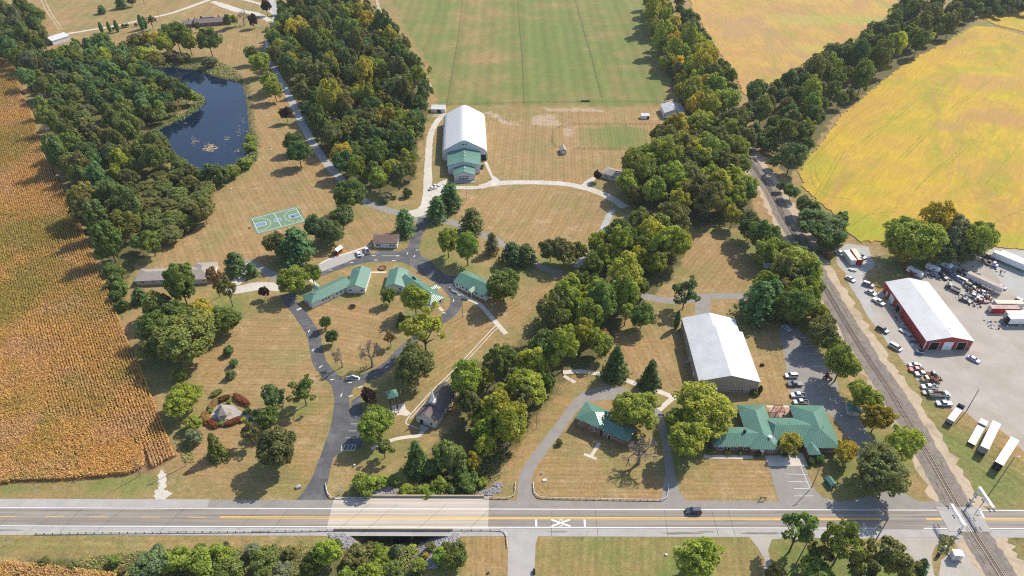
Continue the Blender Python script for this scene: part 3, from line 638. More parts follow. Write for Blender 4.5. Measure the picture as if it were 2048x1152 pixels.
strip('concrete_walk', [(1128,752),(1150,765)], 1.6, .033, 'walk')
strip('concrete_walk', [(1199,886),(1190,900),(1183,912)], 1.2, .033, 'walk'); strip('concrete_walk', [(1168,908),(1193,918)], 1.2, .037, 'walk')
strip('concrete_walk', [(640,528),(663,516),(700,505),(722,497),(744,490)], 1.3, .045, 'walk')
sheet('concrete_parking', [(634,530),(663,516),(694,508),(724,500),(742,499),(728,511),(684,528),(642,544),(628,541)], .04, 'concrete', dens=3, jit=.03)
strip('concrete_walk', [(902,573),(926,592),(957,607),(975,626),(998,652),(1012,668)], 2.2, .045, 'walk')
strip('concrete_walk', [(993,650),(975,668),(950,695),(915,732),(897,750),(864,782),(838,810),(816,836),(812,846),(818,850),(836,857)], .45, .035, 'walk')
strip('concrete_walk', [(996,655),(980,671),(955,698),(920,735),(901,754),(868,786),(842,814),(820,838)], .35, .038, 'walk')
sheet('paved_court', [(785,832),(800,830),(814,832),(822,827),(812,818),(809,806),(800,808),(780,812),(774,822)], .032, 'walk', dens=2, jit=.03)
strip('concrete_walk', [(742,898),(785,880),(815,874),(838,871),(848,857)], 1.5, .03, 'walk')
strip('concrete_walk', [(741.8,544.6),(773,544.6)], 1.2, .035, 'walk')
strip('concrete_walk', [(620,560),(630,567),(637,573)], 1.4, .033, 'walk'); strip('concrete_walk', [(868,580),(881,574)], 1.2, .033, 'walk'); strip('concrete_walk', [(878,614),(886,622)], 1.4, .033, 'walk'); strip('concrete_walk', [(594,620),(603,616)], 1.2, .033, 'walk')
strip('gravel_lane', [(568,578),(540,573),(510,573),(480,579),(458,580),(440,577)], [4,6,6.5,6,5,3], .02, 'gravel', .15)
sheet('gravel_apron', [(468,553),(490,525),(510,532),(500,550),(488,562),(478,571),(462,566)], .026, 'gravel', dens=2, jit=.1)
strip('asphalt_drive', [(556,558),(535,545),(515,532),(490,520)], [5,4.5,4,3], .023, 'asphalt_old', .1)
strip('gravel_lane', [(120,70),(180,60),(240,50),(290,38),(340,27),(390,10),(425,-3),(470,-20)], [5,3.6,3.6,3.6,4,5,6,6], .02, 'gravel', .15)
strip('gravel_lane', [(425,3),(450,12),(480,22),(515,28),(540,42)], [5,9,9,6,6], .024, 'gravel', .15)
strip('gravel_lane', [(470,-4),(500,2),(530,12),(548,28)], 4, .018, 'gravel', .15)
strip('dirt_track', [(118,58),(105,40),(92,20),(78,-10)], 1.0, .015, 'dirt', .1); strip('dirt_track', [(124,57),(112,40),(99,20),(86,-10)], 1.0, .015, 'dirt', .1)
strip('dirt_track', [(765,38),(758,15),(750,-10)], 2.5, .015, 'dirt', .2); strip('dirt_track', [(862,175),(850,150),(840,140)], 2.0, .015, 'dirt', .2)
strip('dirt_track', [(322,940),(326,965),(318,985),(330,998)], [1.5,2,3.5,6], .015, 'gravel', .35)
# small painted marks along the drive
b = MB()
for x, y, a in ((620,612,50),(618,662,80),(626,700,70),(642,733,50),(665,759,20),(595,590,60),(683,790,80),(702,792,20),(661,540,10),(704,525,10),(752,520,0),(795,512,0),(788,521,0),(815,507,80),(829,512,80),(835,500,0),(774,734,40),(721,774,30),(889,626,-20),(907,601,80),(748,511,0),(700,765,0)):
    c = G2(x, y); cs, sn = math.cos(rad(a)), math.sin(rad(a)); b.poly([(c[0]+u*cs-v*sn, c[1]+u*sn+v*cs, .05) for u, v in ((-.8, -.25), (.8, -.12), (.8, .12), (-.8, .25))])
def pline(p, q, w_=.14, z=.05):
    a, c = np.array(G2(*p)), np.array(G2(*q)); d = (c-a)/np.linalg.norm(c-a); n = np.array((-d[1], d[0]))*w_/2; b.poly([(*(a-n), z), (*(c-n), z), (*(c+n), z), (*(a+n), z)])
for p, q in (((701,848),(717,848)),((697,862),(716,862)),((692,876),(715,876)),((684,890),(712,890)),((682,901),(708,901)),((684,890),(682,901)),((712,890),(708,901)),((690,890),(686,901)),((698,890),(693,901)),((706,890),(701,901)),((704,834),(718,834)),
             ((1572,948),(1614,949)),((1577,963),(1614,964)),((1602,934),(1622,982)),((1588,977),(1626,978)),((1588,992),(1627,992)),((1600,675),(1625,675)),((1606,694),(1628,694)),((1612,708),(1640,708)),((1618,720),(1645,720)),((1624,733),(1650,733)),((764,511),(800,511))): pline(p, q)
tag(b.build('drive_marking', 'white_paint'), kind='structure')

# yard
sheet('gravel_yard', [(1672,505),(1690,488),(1735,492),(1752,530),(1728,552),(1735,560),(1770,610),(1790,570),(1890,520),(1975,505),(1985,494),(2060,498),(2600,520),(2600,1000),(2120,960),(2050,905),(2000,858),(1958,850),(1932,826),(1890,815),(1850,782),(1815,738),(1785,690),(1750,650),(1725,610),(1702,580),(1690,545),(1675,530)], .016, 'yard', dens=5, jit=.35)
sheet('crushed_stone', [(1676,508),(1692,492),(1734,496),(1748,531),(1724,550),(1738,600),(1752,640),(1790,690),(1780,695),(1742,640),(1712,590),(1694,548)], .020, 'yardgrey', dens=3, jit=.3)
sheet('crushed_stone', [(1968,510),(2060,500),(2400,510),(2400,620),(2060,615),(2010,572),(1985,540)], .022, 'yardgrey', dens=4, jit=.3)
sheet('gravel_apron', [(1498,1070),(1560,1072),(1770,1070),(1830,1068),(1905,1062),(1900,1075),(1872,1090),(1862,1110),(1868,1150),(1890,1230),(1840,1230),(1825,1130),(1800,1095),(1772,1078),(1700,1076),(1545,1078),(1535,1100),(1545,1135),(1550,1230),(1520,1230),(1530,1120)], .02, 'yard', dens=3, jit=.15)
sheet('gravel_apron', [(1905,1068),(1935,1068),(1950,1110),(1975,1160),(2010,1230),(1900,1230),(1880,1150),(1884,1120),(1915,1095)], .017, 'yard', dens=3, jit=.2)
sheet('gravel_apron', [(1925,995),(1942,985),(1975,1000),(1985,1012),(1925,1014)], .017, 'yard', dens=2, jit=.2)
# ================================================================ railway
RAILPX = [(2110,1340),(2052,1240),(2003,1152),(1962,1088),(1925,1030),(1880,951),(1826,858),(1772,770),(1737,719),(1688,641),(1647,571),(1605,496),(1571,441),(1545,388),(1518,350),(1494,312),(1472,272),(1450,225),(1430,180),(1400,110)]
RC = [np.array(p) for p in smooth([G2(*p) for p in RAILPX], 8)]
def rail_off(off0, off1, z0, z1, jit=0.):
    L, R = [], []
    for i, p in enumerate(RC):
        d = RC[min(i+1, len(RC)-1)]-RC[max(i-1, 0)]; d /= np.linalg.norm(d); n = np.array((-d[1], d[0]))
        L.append((*(p+n*(off0+rng.normal(0, jit))), z0)); R.append((*(p+n*(off1+rng.normal(0, jit))), z1))
    return L, R
def rail_strip(mb, a, b_, z0, z1, jit=0.):
    L, R = rail_off(a, b_, z0, z1, jit); m = len(L); mb.mesh(L+R, [(i, m+i, m+i+1, i+1) for i in range(m-1)])
road_t = lambda p: (np.array(p)-HO)@HN
b = MB(); rail_strip(b, -4.9, -2.7, .045, .10, .3); rail_strip(b, -2.7, 2.8, .10, .10); rail_strip(b, 2.8, 4.4, .10, .045, .3)
me_b = b
tag(b.build('rail_ballast', 'ballast'), kind='structure')
b = MB(); rail_strip(b, -8.8, -4.3, .03, .03, .8); rail_strip(b, 4.0, 6.6, .03, .03, .7)
tag(b.build('bank_dirt', 'dirt'), kind='structure')
# crossing panels in the road
b = MB()
pc = [p for p in RC if abs(road_t(p)) < hw+6]
c0 = np.array(G2(1925, 1037)); rdv = np.array(G2(1962, 1088))-np.array(G2(1880, 951)); rdv /= np.linalg.norm(rdv); rdn = np.array((-rdv[1], rdv[0]))
def rp(a, q): p = c0+rdv*a+rdn*q; return (p[0], p[1])
for q0, q1 in ((-6.6, -.86), (-.60, .60), (.86, 6.6)):
    pts = []
    for q, t in ((q0, hw+1.2), (q1, hw+1.2), (q1, -hw-1.2), (q0, -hw-1.2)):
        base = np.array(rp(0, q)); tt = (t-road_t(base))/(rdv@HN); pts.append(tuple(base+rdv*tt))
    b.prism(pts, .0, .135)
tag(b.build('crossing_panel', 'concrete'), kind='structure')
trk = empty('railway_track', (*RC[6], 0), 0, 'single railway track of rusty rails on dark ballast crossing the highway', 'railway')
o0 = Vector((*RC[6], 0))
M['railtop'] = m_plain('worn_rail_steel', (.10, .07, .06), .4, .2, .8, .35)
for sd_ in (-.7175, .7175):
    b = MB()
    rail_strip(b, sd_-.06, sd_+.06, .245, .245); rail_strip(b, sd_+.06, sd_+.08, .245, .09); rail_strip(b, sd_-.08, sd_-.06, .09, .245)
    b.v = [tuple(Vector(v)-o0) for v in b.v]; b.build('rail', 'railtop', trk)
b = MB(); acc = 0
seg = [(RC[i], RC[i+1]) for i in range(len(RC)-1)]
for a, c in seg:
    L = np.linalg.norm(c-a); d = (c-a)/L; an = math.atan2(d[1], d[0]); t = acc
    while t < L:
        p = a+d*t
        if abs(road_t(p)) > hw+1.0: b.box(p[0]-o0.x, p[1]-o0.y, .075, .26, 2.6, .07, an+rng.normal(0, .02))
        t += .62
    acc = t-L
M['tie'] = m_plain('weathered_timber_tie', (.125, .10, .085), .9, .3, .6); tag(b.build('sleeper', 'tie', trk), kind='stuff')

# ================================================================ bridge
bs0, bs1 = hs(667, 1000), hs(978, 1000)
bc = H((bs0+bs1)/2, 0); brg = empty('road_bridge', (*bc, 0), math.atan2(HE[1], HE[0]), 'tan concrete highway bridge with solid parapets over the wooded creek', 'bridge')
BL = bs1-bs0; tn, ts = ht(820, 994.5), ht(790, 1059)
b = MB()
m = 12
for i in range(m): b.poly([(-BL/2+BL*i/m, ts, .058), (-BL/2+BL*(i+1)/m, ts, .058), (-BL/2+BL*(i+1)/m, tn, .058), (-BL/2+BL*i/m, tn, .058)])
b.build('deck_surface', 'deck', brg)
b = MB(); b.box(0, (tn+ts)/2, -.9, BL-6, tn-ts, .93); b.build('deck_slab', 'stone', brg)
for t_, s_ in ((tn+.2, -1), (ts-.2, 1)):
    b = MB(); b.box((hs(855,995)-(bs0+bs1)/2) if s_ < 0 else (hs(787,1059)-(bs0+bs1)/2), t_, -.85, abs(hs(968,994)-hs(743,994)) if s_ < 0 else abs(hs(905,1058)-hs(669,1060)), .42, 1.72); b.build('parapet', 'tanwall' if 'tanwall' in M else 'tan', brg)
for px, py in ((757,1064),(821,1064),(770,1045),(834,1045),(785,1028),(850,1028),(800,1010),(866,1010)):
    p = hs(px, py)-(bs0+bs1)/2; b = MB(); b.box(p, ht(px, py)+(1.2 if py > 1060 else 0), -5.6, .9, 1.2, 4.8); b.build('pier', 'stone', brg)
for t_ in (0, 1):
    pass
# riprap stones (uncountable)
def riprap(polys, n):
    b = MB()
    for pts, n in polys:
        P = [G2(*p) for p in pts]; A = np.array(P); lo, hi = A.min(0), A.max(0); k = 0
        while k < n:
            p = rng.uniform(lo, hi)
            if not inpoly(p[:1], p[1:], P)[0]: continue
            k += 1; r = rng.uniform(.16, .5); z = gz1(p[0], p[1]); vs = []
            for i in range(5): a = 6.283*i/5+rng.uniform(-.4, .4); vs.append((p[0]+r*math.cos(a), p[1]+r*math.sin(a)*.8, z+rng.uniform(-.05, .05)))
            top = [(p[0]+(v[0]-p[0])*.55+rng.normal(0, .04), p[1]+(v[1]-p[1])*.55, z+r*rng.uniform(.5, .9)) for v in vs]
            b.mesh(vs+top, [(i, (i+1) % 5, 5+(i+1) % 5, 5+i) for i in range(5)]+[(5, 6, 7, 8, 9)])
    return b
t = NT('riprap_stone'); M['riprap'] = t.out(t.mix(t.mr(t.noise(1.1, t.pos(), 2), .3, .7), (.25, .235, .245), (.42, .40, .41)), .9)
rb = riprap([([(735,990),(742,982),(775,973),(803,976),(806,990)], 420), ([(925,990),(935,985),(990,975),(1000,972),(1003,983),(985,991)], 300), ([(986,972),(988,966),(1002,966),(1006,975)], 60),
             ([(655,1067),(688,1067),(714,1080),(700,1094),(681,1096),(663,1081)], 620), ([(829,1077),(845,1070),(872,1067),(907,1073),(922,1089),(866,1120),(876,1137),(815,1136),(822,1102)], 1500), ([(905,1068),(917,1067),(921,1090),(910,1088)], 200)], 0)
tag(rb.build('riprap', 'riprap', None), 'loose grey stone riprap on the creek banks by the bridge', 'riprap', None, 'stuff')

# ================================================================ buildings
def fr(A, B, C, z):
    a, b_, c = (np.array(G2(*p, z)) for p in (A, B, C)); ux = b_-a; L = np.linalg.norm(ux); ux /= L; n = np.array((-ux[1], ux[0])); W = float((c-b_)@n)
    ctr = a+ux*L/2+n*W/2; return (ctr[0], ctr[1], math.atan2(ux[1], ux[0]), L, W)
def roof_mesh(L, W, e, rise, kind, t=.2, hipf=1.):
    b = MB(); l, w_ = L/2, W/2; top = []
    if kind == 'gable':
        b.sideprism([(0, 0)], 0, 0) if 0 else None
        prof = [(-w_, e), (0, e+rise), (w_, e), (w_, e-t), (0, e+rise-t*1.2), (-w_, e-t)]
        n = len(prof); vs = [(-l, y, z) for y, z in prof]+[(l, y, z) for y, z in prof]
        b.mesh(vs, [tuple(range(n)), tuple(range(2*n-1, n-1, -1))]+[(i, (i+1) % n, n+(i+1) % n, n+i) for i in range(n)])
    elif kind == 'shed':
        vs = [(-l, -w_, e), (l, -w_, e), (l, w_, e+rise), (-l, w_, e+rise)]; vs += [(x, y, z-t) for x, y, z in vs]
        b.mesh(vs, [(0, 1, 2, 3), (7, 6, 5, 4), (0, 4, 5, 1), (1, 5, 6, 2), (2, 6, 7, 3), (3, 7, 4, 0)])
    else:
        h = min(w_*hipf, l-.05); xl = -l+h if kind in ('hip', 'hipL') else -l; xr = l-h if kind in ('hip', 'hipR') else l
        vs = [(-l, -w_, e), (l, -w_, e), (l, w_, e), (-l, w_, e), (xl, 0, e+rise), (xr, 0, e+rise)]+[(-l, -w_, e-t), (l, -w_, e-t), (l, w_, e-t), (-l, w_, e-t)]
        b.mesh(vs, [(0, 1, 5, 4), (1, 2, 5), (2, 3, 4, 5), (3, 0, 4), (6, 7, 1, 0), (7, 8, 2, 1), (8, 9, 3, 2), (9, 6, 0, 3), (9, 8, 7, 6)])
    return b
class Bld:
    def __init__(s, name, label, cat, c, z0=0.):
        s.c = c; s.root = empty(name, (c[0], c[1], z0), 0, label, cat)
    def loc(s, f, x=0, y=0):
        cs, sn = math.cos(f[2]), math.sin(f[2]); return (f[0]-s.c[0]+x*cs-y*sn, f[1]-s.c[1]+x*sn+y*cs, 0)
    def wing(s, f, e, rise, kind, wall, roof, o=.45, t=.2, axis='x', hipf=1.):
        L, W, rz = f[3], f[4], f[2]
        if axis == 'y': L, W, rz = W, L, rz+math.pi/2
        ow, b = o, MB(); l, w_ = L/2-o, W/2-o
        k = rise/(W/2) if W else 0
        if kind == 'shed': prof = None
        b.mesh([(-l, -w_, 0), (l, -w_, 0), (l, w_, 0), (-l, w_, 0), (-l, -w_, e-.06), (l, -w_, e-.06), (l, w_, e-.06+(rise if kind == 'shed' else 0)), (-l, w_, e-.06+(rise if kind == 'shed' else 0))],
               [(0, 1, 5, 4), (1, 2, 6, 5), (2, 3, 7, 6), (3, 0, 4, 7)])
        if kind in ('gable', 'hipL', 'hipR'):
            for sx in ((-1, 1) if kind == 'gable' else ((1,) if kind == 'hipL' else (-1,))): b.poly([(sx*l, -w_, e-.06), (sx*l, w_, e-.06), (sx*l, 0, e+rise-.3-k*0)])
        b.build('wall', wall, s.root, s.loc(f), rz)
        r = roof_mesh(L, W, e, rise, kind, t, hipf).build('roof', roof, s.root, s.loc(f), rz); return r
    def win(s, f, side, items, wall_o=.45, mats=('white', 'glass'), name='window', shutter=None):
        L, W = f[3]-2*wall_o, f[4]-2*wall_o
        for it in items:
            off, ww, hh, sill = it[:4]; b = MB(); fw = .1
            b.box(-ww/2-fw/2, 0, 0, fw, .1, hh); b.box(ww/2+fw/2, 0, 0, fw, .1, hh); b.box(0, 0, hh, ww+2*fw, .12, fw); b.box(0, 0, -fw, ww+2*fw, .14, fw)
            if ww > 1.0: b.box(0, 0, 0, .07, .09, hh)
            c = MB(); c.box(0, .012, .0, ww-.001, .06, hh-.001)
            if side == 'F': x, y, a = off, -W/2, 0
            elif side == 'B': x, y, a = off, W/2, math.pi
            elif side == 'L': x, y, a = -L/2, off, -math.pi/2
            else: x, y, a = L/2, off, math.pi/2
            q = s.loc(f, x, y); o = b.build(name, mats[0], s.root, (q[0], q[1], sill), f[2]+a); c.build('pane', mats[1], o)
    def door(s, f, side, off, ww, hh, mat='white', wall_o=.45, name='door', frame='white', z=0.):
        L, W = f[3]-2*wall_o, f[4]-2*wall_o; b = MB(); c = MB()
        b.box(0, -.02, 0, ww, .08, hh); c.box(-ww/2-.07, -.02, 0, .14, .12, hh+.14); c.box(ww/2+.07, -.02, 0, .14, .12, hh+.14); c.box(0, -.02, hh, ww, .12, .14)
        x, y, a = {'F': (off, -W/2, 0), 'B': (off, W/2, math.pi), 'L': (-L/2, off, -math.pi/2), 'R': (L/2, off, math.pi/2)}[side]
        q = s.loc(f, x, y); o = b.build(name, mat, s.root, (q[0], q[1], z), f[2]+a); c.build('door_frame', frame, o); return o
    def box(s, name, f, x, y, z, sx, sy, sz, mat, taper=1.):
        b = MB(); b.box(0, 0, 0, sx, sy, sz, 0, taper); p = s.loc(f, x, y); return b.build(name, mat, s.root, (p[0], p[1], z), f[2])
    def vent(s, f, x, y, z, r=.18, h=.7, name='roof_vent', mat='steel'):
        b = MB(); b.tube((0, 0, 0), (0, 0, h), r); b.tube((0, 0, h), (0, 0, h+.15), r*1.7, r*.8); p = s.loc(f, x, y); b.build(name, mat, s.root, (p[0], p[1], z), f[2])
def hgt_at(f, W, e, rise, y): return e+rise*(1-abs(y)/(W/2))

# --- white gym
f = fr((1397.8,762.3),(1521.4,764.2),(1482.8,664),6.0)
B_ = Bld('gymnasium', 'big white metal roofed gymnasium with tan siding beside the tall yellow green tree', 'building', f[:2])
B_.wing(f, 6.0, 3.2, 'gable', 'tan_rib', 'white_roof', .25, .25, 'y')
g = fr((1360.5,664.5),(1474.5,662.5),(1468.5,645.0),5.6); cs_ = B_.loc(f, -.4, f[4]/2+4.6)
g = (f[0]+cs_[0], f[1]+cs_[1], f[2], f[3]-1.0, 9.6)
B_.wing(g, 5.3, 3.0, 'gable', 'tan_rib', 'white_roof', .25, .25, 'y')
for i in range(4): B_.win(f, 'F', [(2.0+i*1.25, .8, 1.0, .5)], .25)
B_.win(f, 'F', [(-1.0, 1.2, .9, 3.4)], .25); B_.door(f, 'F', 7.4, 1.0, 2.1, 'grey', .25); B_.door(f, 'L', 3, 1.0, 2.1, 'white', .25); B_.door(f, 'L', -6, 1.0, 2.1, 'white', .25)
for y in (1.5, -9): B_.box('air_conditioner', f, -f[3]/2-1.0, y, 0, 1.1, 1.1, 1.0, 'grey')
for y in (6, -2.5): B_.box('wall_lamp', f, -f[3]/2+.12, y, 4.4, .3, .4, .3, 'dark')
# --- red shop
f = fr((1853.3,682.2),(1949.2,682.3),(1856.6,563.7),4.9)
f = (f[0], f[1], f[2], f[3], 40.0)
B_ = Bld('workshop', 'long red metal workshop with a white roof and three bays in the gravel yard', 'building', f[:2])
B_.wing(f, 4.9, 2.3, 'gable', 'red_rib', 'white_roof', .3, .25, 'y')
for off, mt in ((-5.6, 'black'), (0, 'white'), (5.6, 'black')): B_.door(f, 'F', off, 3.6, 4.0, mt, .3, 'bay_door')
for off, ww, mt in ((16, 1.0, 'white'), (11.5, 3.4, 'white'), (4.8, 3.2, 'black')): B_.door(f, 'L', off, ww, 3.3 if ww > 2 else 2.1, mt, .3, 'bay_door' if ww > 2 else 'door')
for x in (-1, 1): B_.box('corner_trim', f, x*(f[3]/2-.27), -f[4]/2+.27, 0, .3, .3, 4.75, 'white')
B_.box('entry_porch', f, -f[3]/2-1.4, 16.5, 0, 2.6, 3.6, .25, 'concrete'); B_.vent(f, 1.4, -14.5, 6.6, .15, .5)
# --- riding arena
s5 = lambda x, y: (860+x/5.236, 180+y/5.236)
a0 = G2(884.8, 321.3); a1 = G2(975.5, 321.3); AW = a1[0]-a0[0]; AL = 52.0; ac = ((a0[0]+a1[0])/2-1.6, a0[1]+AL/2); aa = rad(3.2)
f = (ac[0], ac[1], aa, AW, AL)
B_ = Bld('riding_arena', 'huge white fabric covered riding arena with green roofed annexes on its front', 'building', f[:2])
prof = [(-13.6, 0), (-13.55, 4.0), (-13.2, 5.6), (-12.4, 6.8), (-11.2, 7.7), (-2.4, 12.5), (-1.2, 13.0), (0, 13.2), (1.2, 13.0), (2.4, 12.5), (11.2, 7.7), (12.4, 6.8), (13.2, 5.6), (13.55, 4.0), (13.6, 0)]
b = MB(); n = len(prof); NS = 12
vs = []; fs = []
for i in range(NS*2+1):
    y = -AL/2+AL*i/(NS*2); sg = .16 if i % 2 else 0
    for x, z in prof:
        q = 1-sg/14*(1 if z > 3 else 0); vs.append((x*q, y, z*(1-sg/14)))
for i in range(NS*2):
    for j in range(n-1): a = i*n+j; fs.append((a, a+1, a+n+1, a+n))
b.mesh(vs, fs); o = b.build('fabric_cover', 'fabric', B_.root, B_.loc(f), aa, smooth=False)
ul = o.data.uv_layers[0]
for p in o.data.polygons:
    for li in p.loop_indices: co = o.data.vertices[o.data.loops[li].vertex_index].co; ul.data[li].uv = (co.y, co.z+co.x)
for sgn in (-1, 1):
    b = MB(); b.poly([(x*.985, sgn*(AL/2-.25), z*.985) for x, z in prof]); b.build('end_wall', 'white_rib', B_.root, B_.loc(f), aa)
B_.door((f[0], f[1], aa, AW+.5, AL-.3), 'F', 11.3, 3.0, 3.6, 'dark', .1, 'bay_door'); B_.door((f[0], f[1], aa, AW+.5, AL-.3), 'F', -11.6, 2.4, 3.0, 'offwhite', .1, 'bay_door')
B_.win((f[0], f[1], aa, AW, AL-.3), 'F', [(-.8, 1.6, .8, 10.2), (1.0, 1.6, .8, 10.2)], .1)
q = B_.loc(f, -.3, -AL/2-8.2); g = (f[0]+q[0], f[1]+q[1], aa, 19.4, 17.5)
B_.wing(g, 5.6, 2.5, 'gable', 'white_rib', 'green_roof', .4, .22, 'y')
q = B_.loc(f, -.2, -AL/2-20.6); g2 = (f[0]+q[0], f[1]+q[1], aa, 12.6, 9.6)
B_.wing(g2, 4.0, 2.0, 'gable', 'white_rib', 'green_roof', .4, .22, 'y')
B_.win(g2, 'F', [(-2.6, 1.3, 1.1, 1.0), (-.8, 1.3, 1.1, 1.0), (1.0, 1.3, 1.1, 1.0)], .4); B_.win(g2, 'F', [(-2.4, 1.3, .5, 2.7), (-.6, 1.3, .5, 2.7), (1.6, 2.2, .5, 2.7)], .4)
B_.door(g2, 'F', 3.2, 1.2, 2.1, 'white', .4); B_.box('porch_step', g2, 0, -6.0, 0, 11.6, 2.4, .35, 'stone')
for gg, zz, ys in ((g, 7.9, (-2, 2.5)), (g2, 5.8, (0,))):
    for y in ys: B_.vent(gg, .35, y, zz, .35, .5)
# --- office
f = fr((743.7,490),(793,491),(797,463),3.0); f = (f[0], f[1], f[2], 12.4, 9.0)
B_ = Bld('office', 'small white office with a brown shingle roof beside the asphalt plaza', 'building', f[:2])
B_.wing(f, 3.0, 2.0, 'gable', 'white_lap', 'brown_shingle', .45)
B_.win(f, 'F', [(-4.0, .9, 1.2, .9), (-2.9, .9, 1.2, .9), (2.6, .9, 1.2, .9), (4.2, .9, 1.2, .9)]); B_.door(f, 'F', -.6, 1.0, 2.1, 'offwhite')
# --- L shaped dormitories
q6 = lambda x, y: (590+x/9.6, 510+y/9.6)
f = fr(q6(975,640), q6(1350,645), q6(1455,265), 3.0)
B_ = Bld('dormitory', 'L shaped white building with green roof and long wing running down to the left', 'building', f[:2])
B_.wing(f, 3.0, 1.9, 'gable', 'white_lap', 'green_roof', .4, .2, 'y')
q = fr(q6(310,945), q6(950,640), q6(1055,400), 3.0); g = (q[0], q[1], q[2], q[3], 8.4)
a_, b2_ = np.array(G2(*q6(310,945), 3.0)), np.array(G2(*q6(950,640), 3.0)); ux = (b2_-a_)/np.linalg.norm(b2_-a_); nn = np.array((-ux[1], ux[0])); Lg = 21.0
cc = a_+ux*Lg/2+nn*4.2; g = (cc[0], cc[1], math.atan2(ux[1], ux[0]), Lg, 8.4)
B_.wing(g, 3.0, 1.8, 'hipL', 'white_lap', 'green_roof', .4)
B_.win(f, 'F', [(-2.6, 1.3, .9, 1.2), (2.6, 1.3, .9, 1.2)], .4); B_.door(f, 'F', 0, 1.2, 2.1, 'offwhite', .4)
B_.win(g, 'F', [(x, 1.1, .9, 1.3) for x in (-4.5, -3, -1.5, 2.6, 4.6)], .4); B_.door(g, 'F', .7, 1.0, 2.1, 'tan', .4); B_.door(g, 'F', 6.4, 1.0, 2.1, 'tan', .4); B_.door(g, 'L', 0, 1.0, 2.1, 'dark', .4)
q = B_.loc(g, -2.5, 5.2); pf = (g[0]+(q[0]-B_.loc(g)[0]), g[1]+(q[1]-B_.loc(g)[1]), g[2], 2.4, 3.0); B_.wing(pf, 2.8, .7, 'gable', 'white_lap', 'green_roof', .2, .15, 'y')
B_.vent(g, -6.8, 1, 4.3); B_.vent(g, -6.0, -.9, 4.4, .12); B_.vent(f, -1.2, 4, 4.2); B_.box('air_conditioner', g, 8.5, 5.4, 0, 1.3, 1.1, 1.2, 'offwhite'); B_.box('air_conditioner', g, 6.8, 5.3, 0, 1.2, 1.0, 1.1, 'steel')
q7 = lambda x, y: (750+x/7.2, 510+y/7.2)
f = fr(q7(135,470), q7(418,478), q7(510,210), 3.0); f = (f[0], f[1], rad(-1.5), 9.2, 13.2)
B_ = Bld('dormitory', 'L shaped green roofed building half hidden by two trees beside the cottage', 'building', f[:2])
B_.wing(f, 3.0, 1.9, 'gable', 'white_lap', 'green_roof', .4, .2, 'y')
a_ = np.array(G2(*q7(795,720), 3.0)); b2_ = np.array(G2(*q7(1000,610), 3.0)); ux = (b2_-a_)/np.linalg.norm(b2_-a_); nn = np.array((-ux[1], ux[0])); Lg = 24.0
cc = a_+ux*4.0+nn*Lg/2; g = (cc[0], cc[1], math.atan2(ux[1], ux[0])-math.pi/2, Lg, 8.0)      # x axis runs from the far end to the hipped near end
B_.wing(g, 3.0, 1.8, 'hipR', 'white_lap', 'green_roof', .4)
B_.win(g, 'R', [(-2.2, .9, 1., 1.2), (1.8, .9, 1., 1.2)], .4); B_.door(g, 'R', -.2, 1.5, 2.1, 'grey', .4)
q = B_.loc(g, 2.6, 5.0); q0 = B_.loc(g); pf = (g[0]+q[0]-q0[0], g[1]+q[1]-q0[1], g[2], 3.0, 3.4); B_.wing(pf, 2.8, .7, 'gable', 'white_lap', 'green_roof', .2, .15, 'y')
for x in (-7.6, -6.4): B_.box('roof_unit', g, x, 1.4, 4.1, .9, .8, .8, 'dark')
B_.vent(g, -2, .8, 4.3); B_.vent(g, 7.2, .2, 4.4, .3, .5); B_.win(f, 'F', [(2.3, 1.0, 1., 1.2)], .4)
# --- cottage
f = fr(q7(1125,385), q7(1610,600), q7(1820,440), 3.0); f = (f[0], f[1], f[2], 19.0, 10.3)
B_ = Bld('cottage', 'white cottage with a green gable roof and a small porch gable beside the wide walk', 'building', f[:2])
B_.wing(f, 3.0, 2.3, 'gable', 'white_lap', 'green_roof', .45)
B_.win(f, 'F', [(x, 1.0, 1.1, 1.1) for x in (-7.6, -4.4, -2.2, 3.4, 6.6)]); B_.door(f, 'F', -5.8, 1.0, 2.1, 'tan'); B_.door(f, 'F', 1.0, 1.1, 2.1, 'grey')
q = B_.loc(f, 1.0, -5.2); pf = (f[0]+q[0], f[1]+q[1], f[2], 3.0, 3.4); r_ = roof_mesh(3.6, 3.0, 3.15, 1.0, 'gable', .15).build('porch_roof', 'green_roof', B_.root, q, f[2]+math.pi/2)
for x in (-.2, 2.2):
    p = B_.loc(f, x, -6.8); b = MB(); b.box(0, 0, 0, .16, .16, 3.1); b.build('porch_post', 'white', B_.root, (p[0], p[1], 0), f[2])
b = MB(); b.poly([(-1.35, 0, 0), (1.35, 0, 0), (0, 0, .9)]); p = B_.loc(f, 1.0, -6.85); b.build('porch_gable', 'white', B_.root, (p[0], p[1], 3.1), f[2])
b = MB()
for i, (x0, x1) in enumerate(((-8.5, -4.6), (-3.0, 2.0))):
    b.box((x0+x1)/2, -8.2, .0, x1-x0, .12, .9)
b.build('ramp_wall', 'white', B_.root, B_.loc(f), f[2])
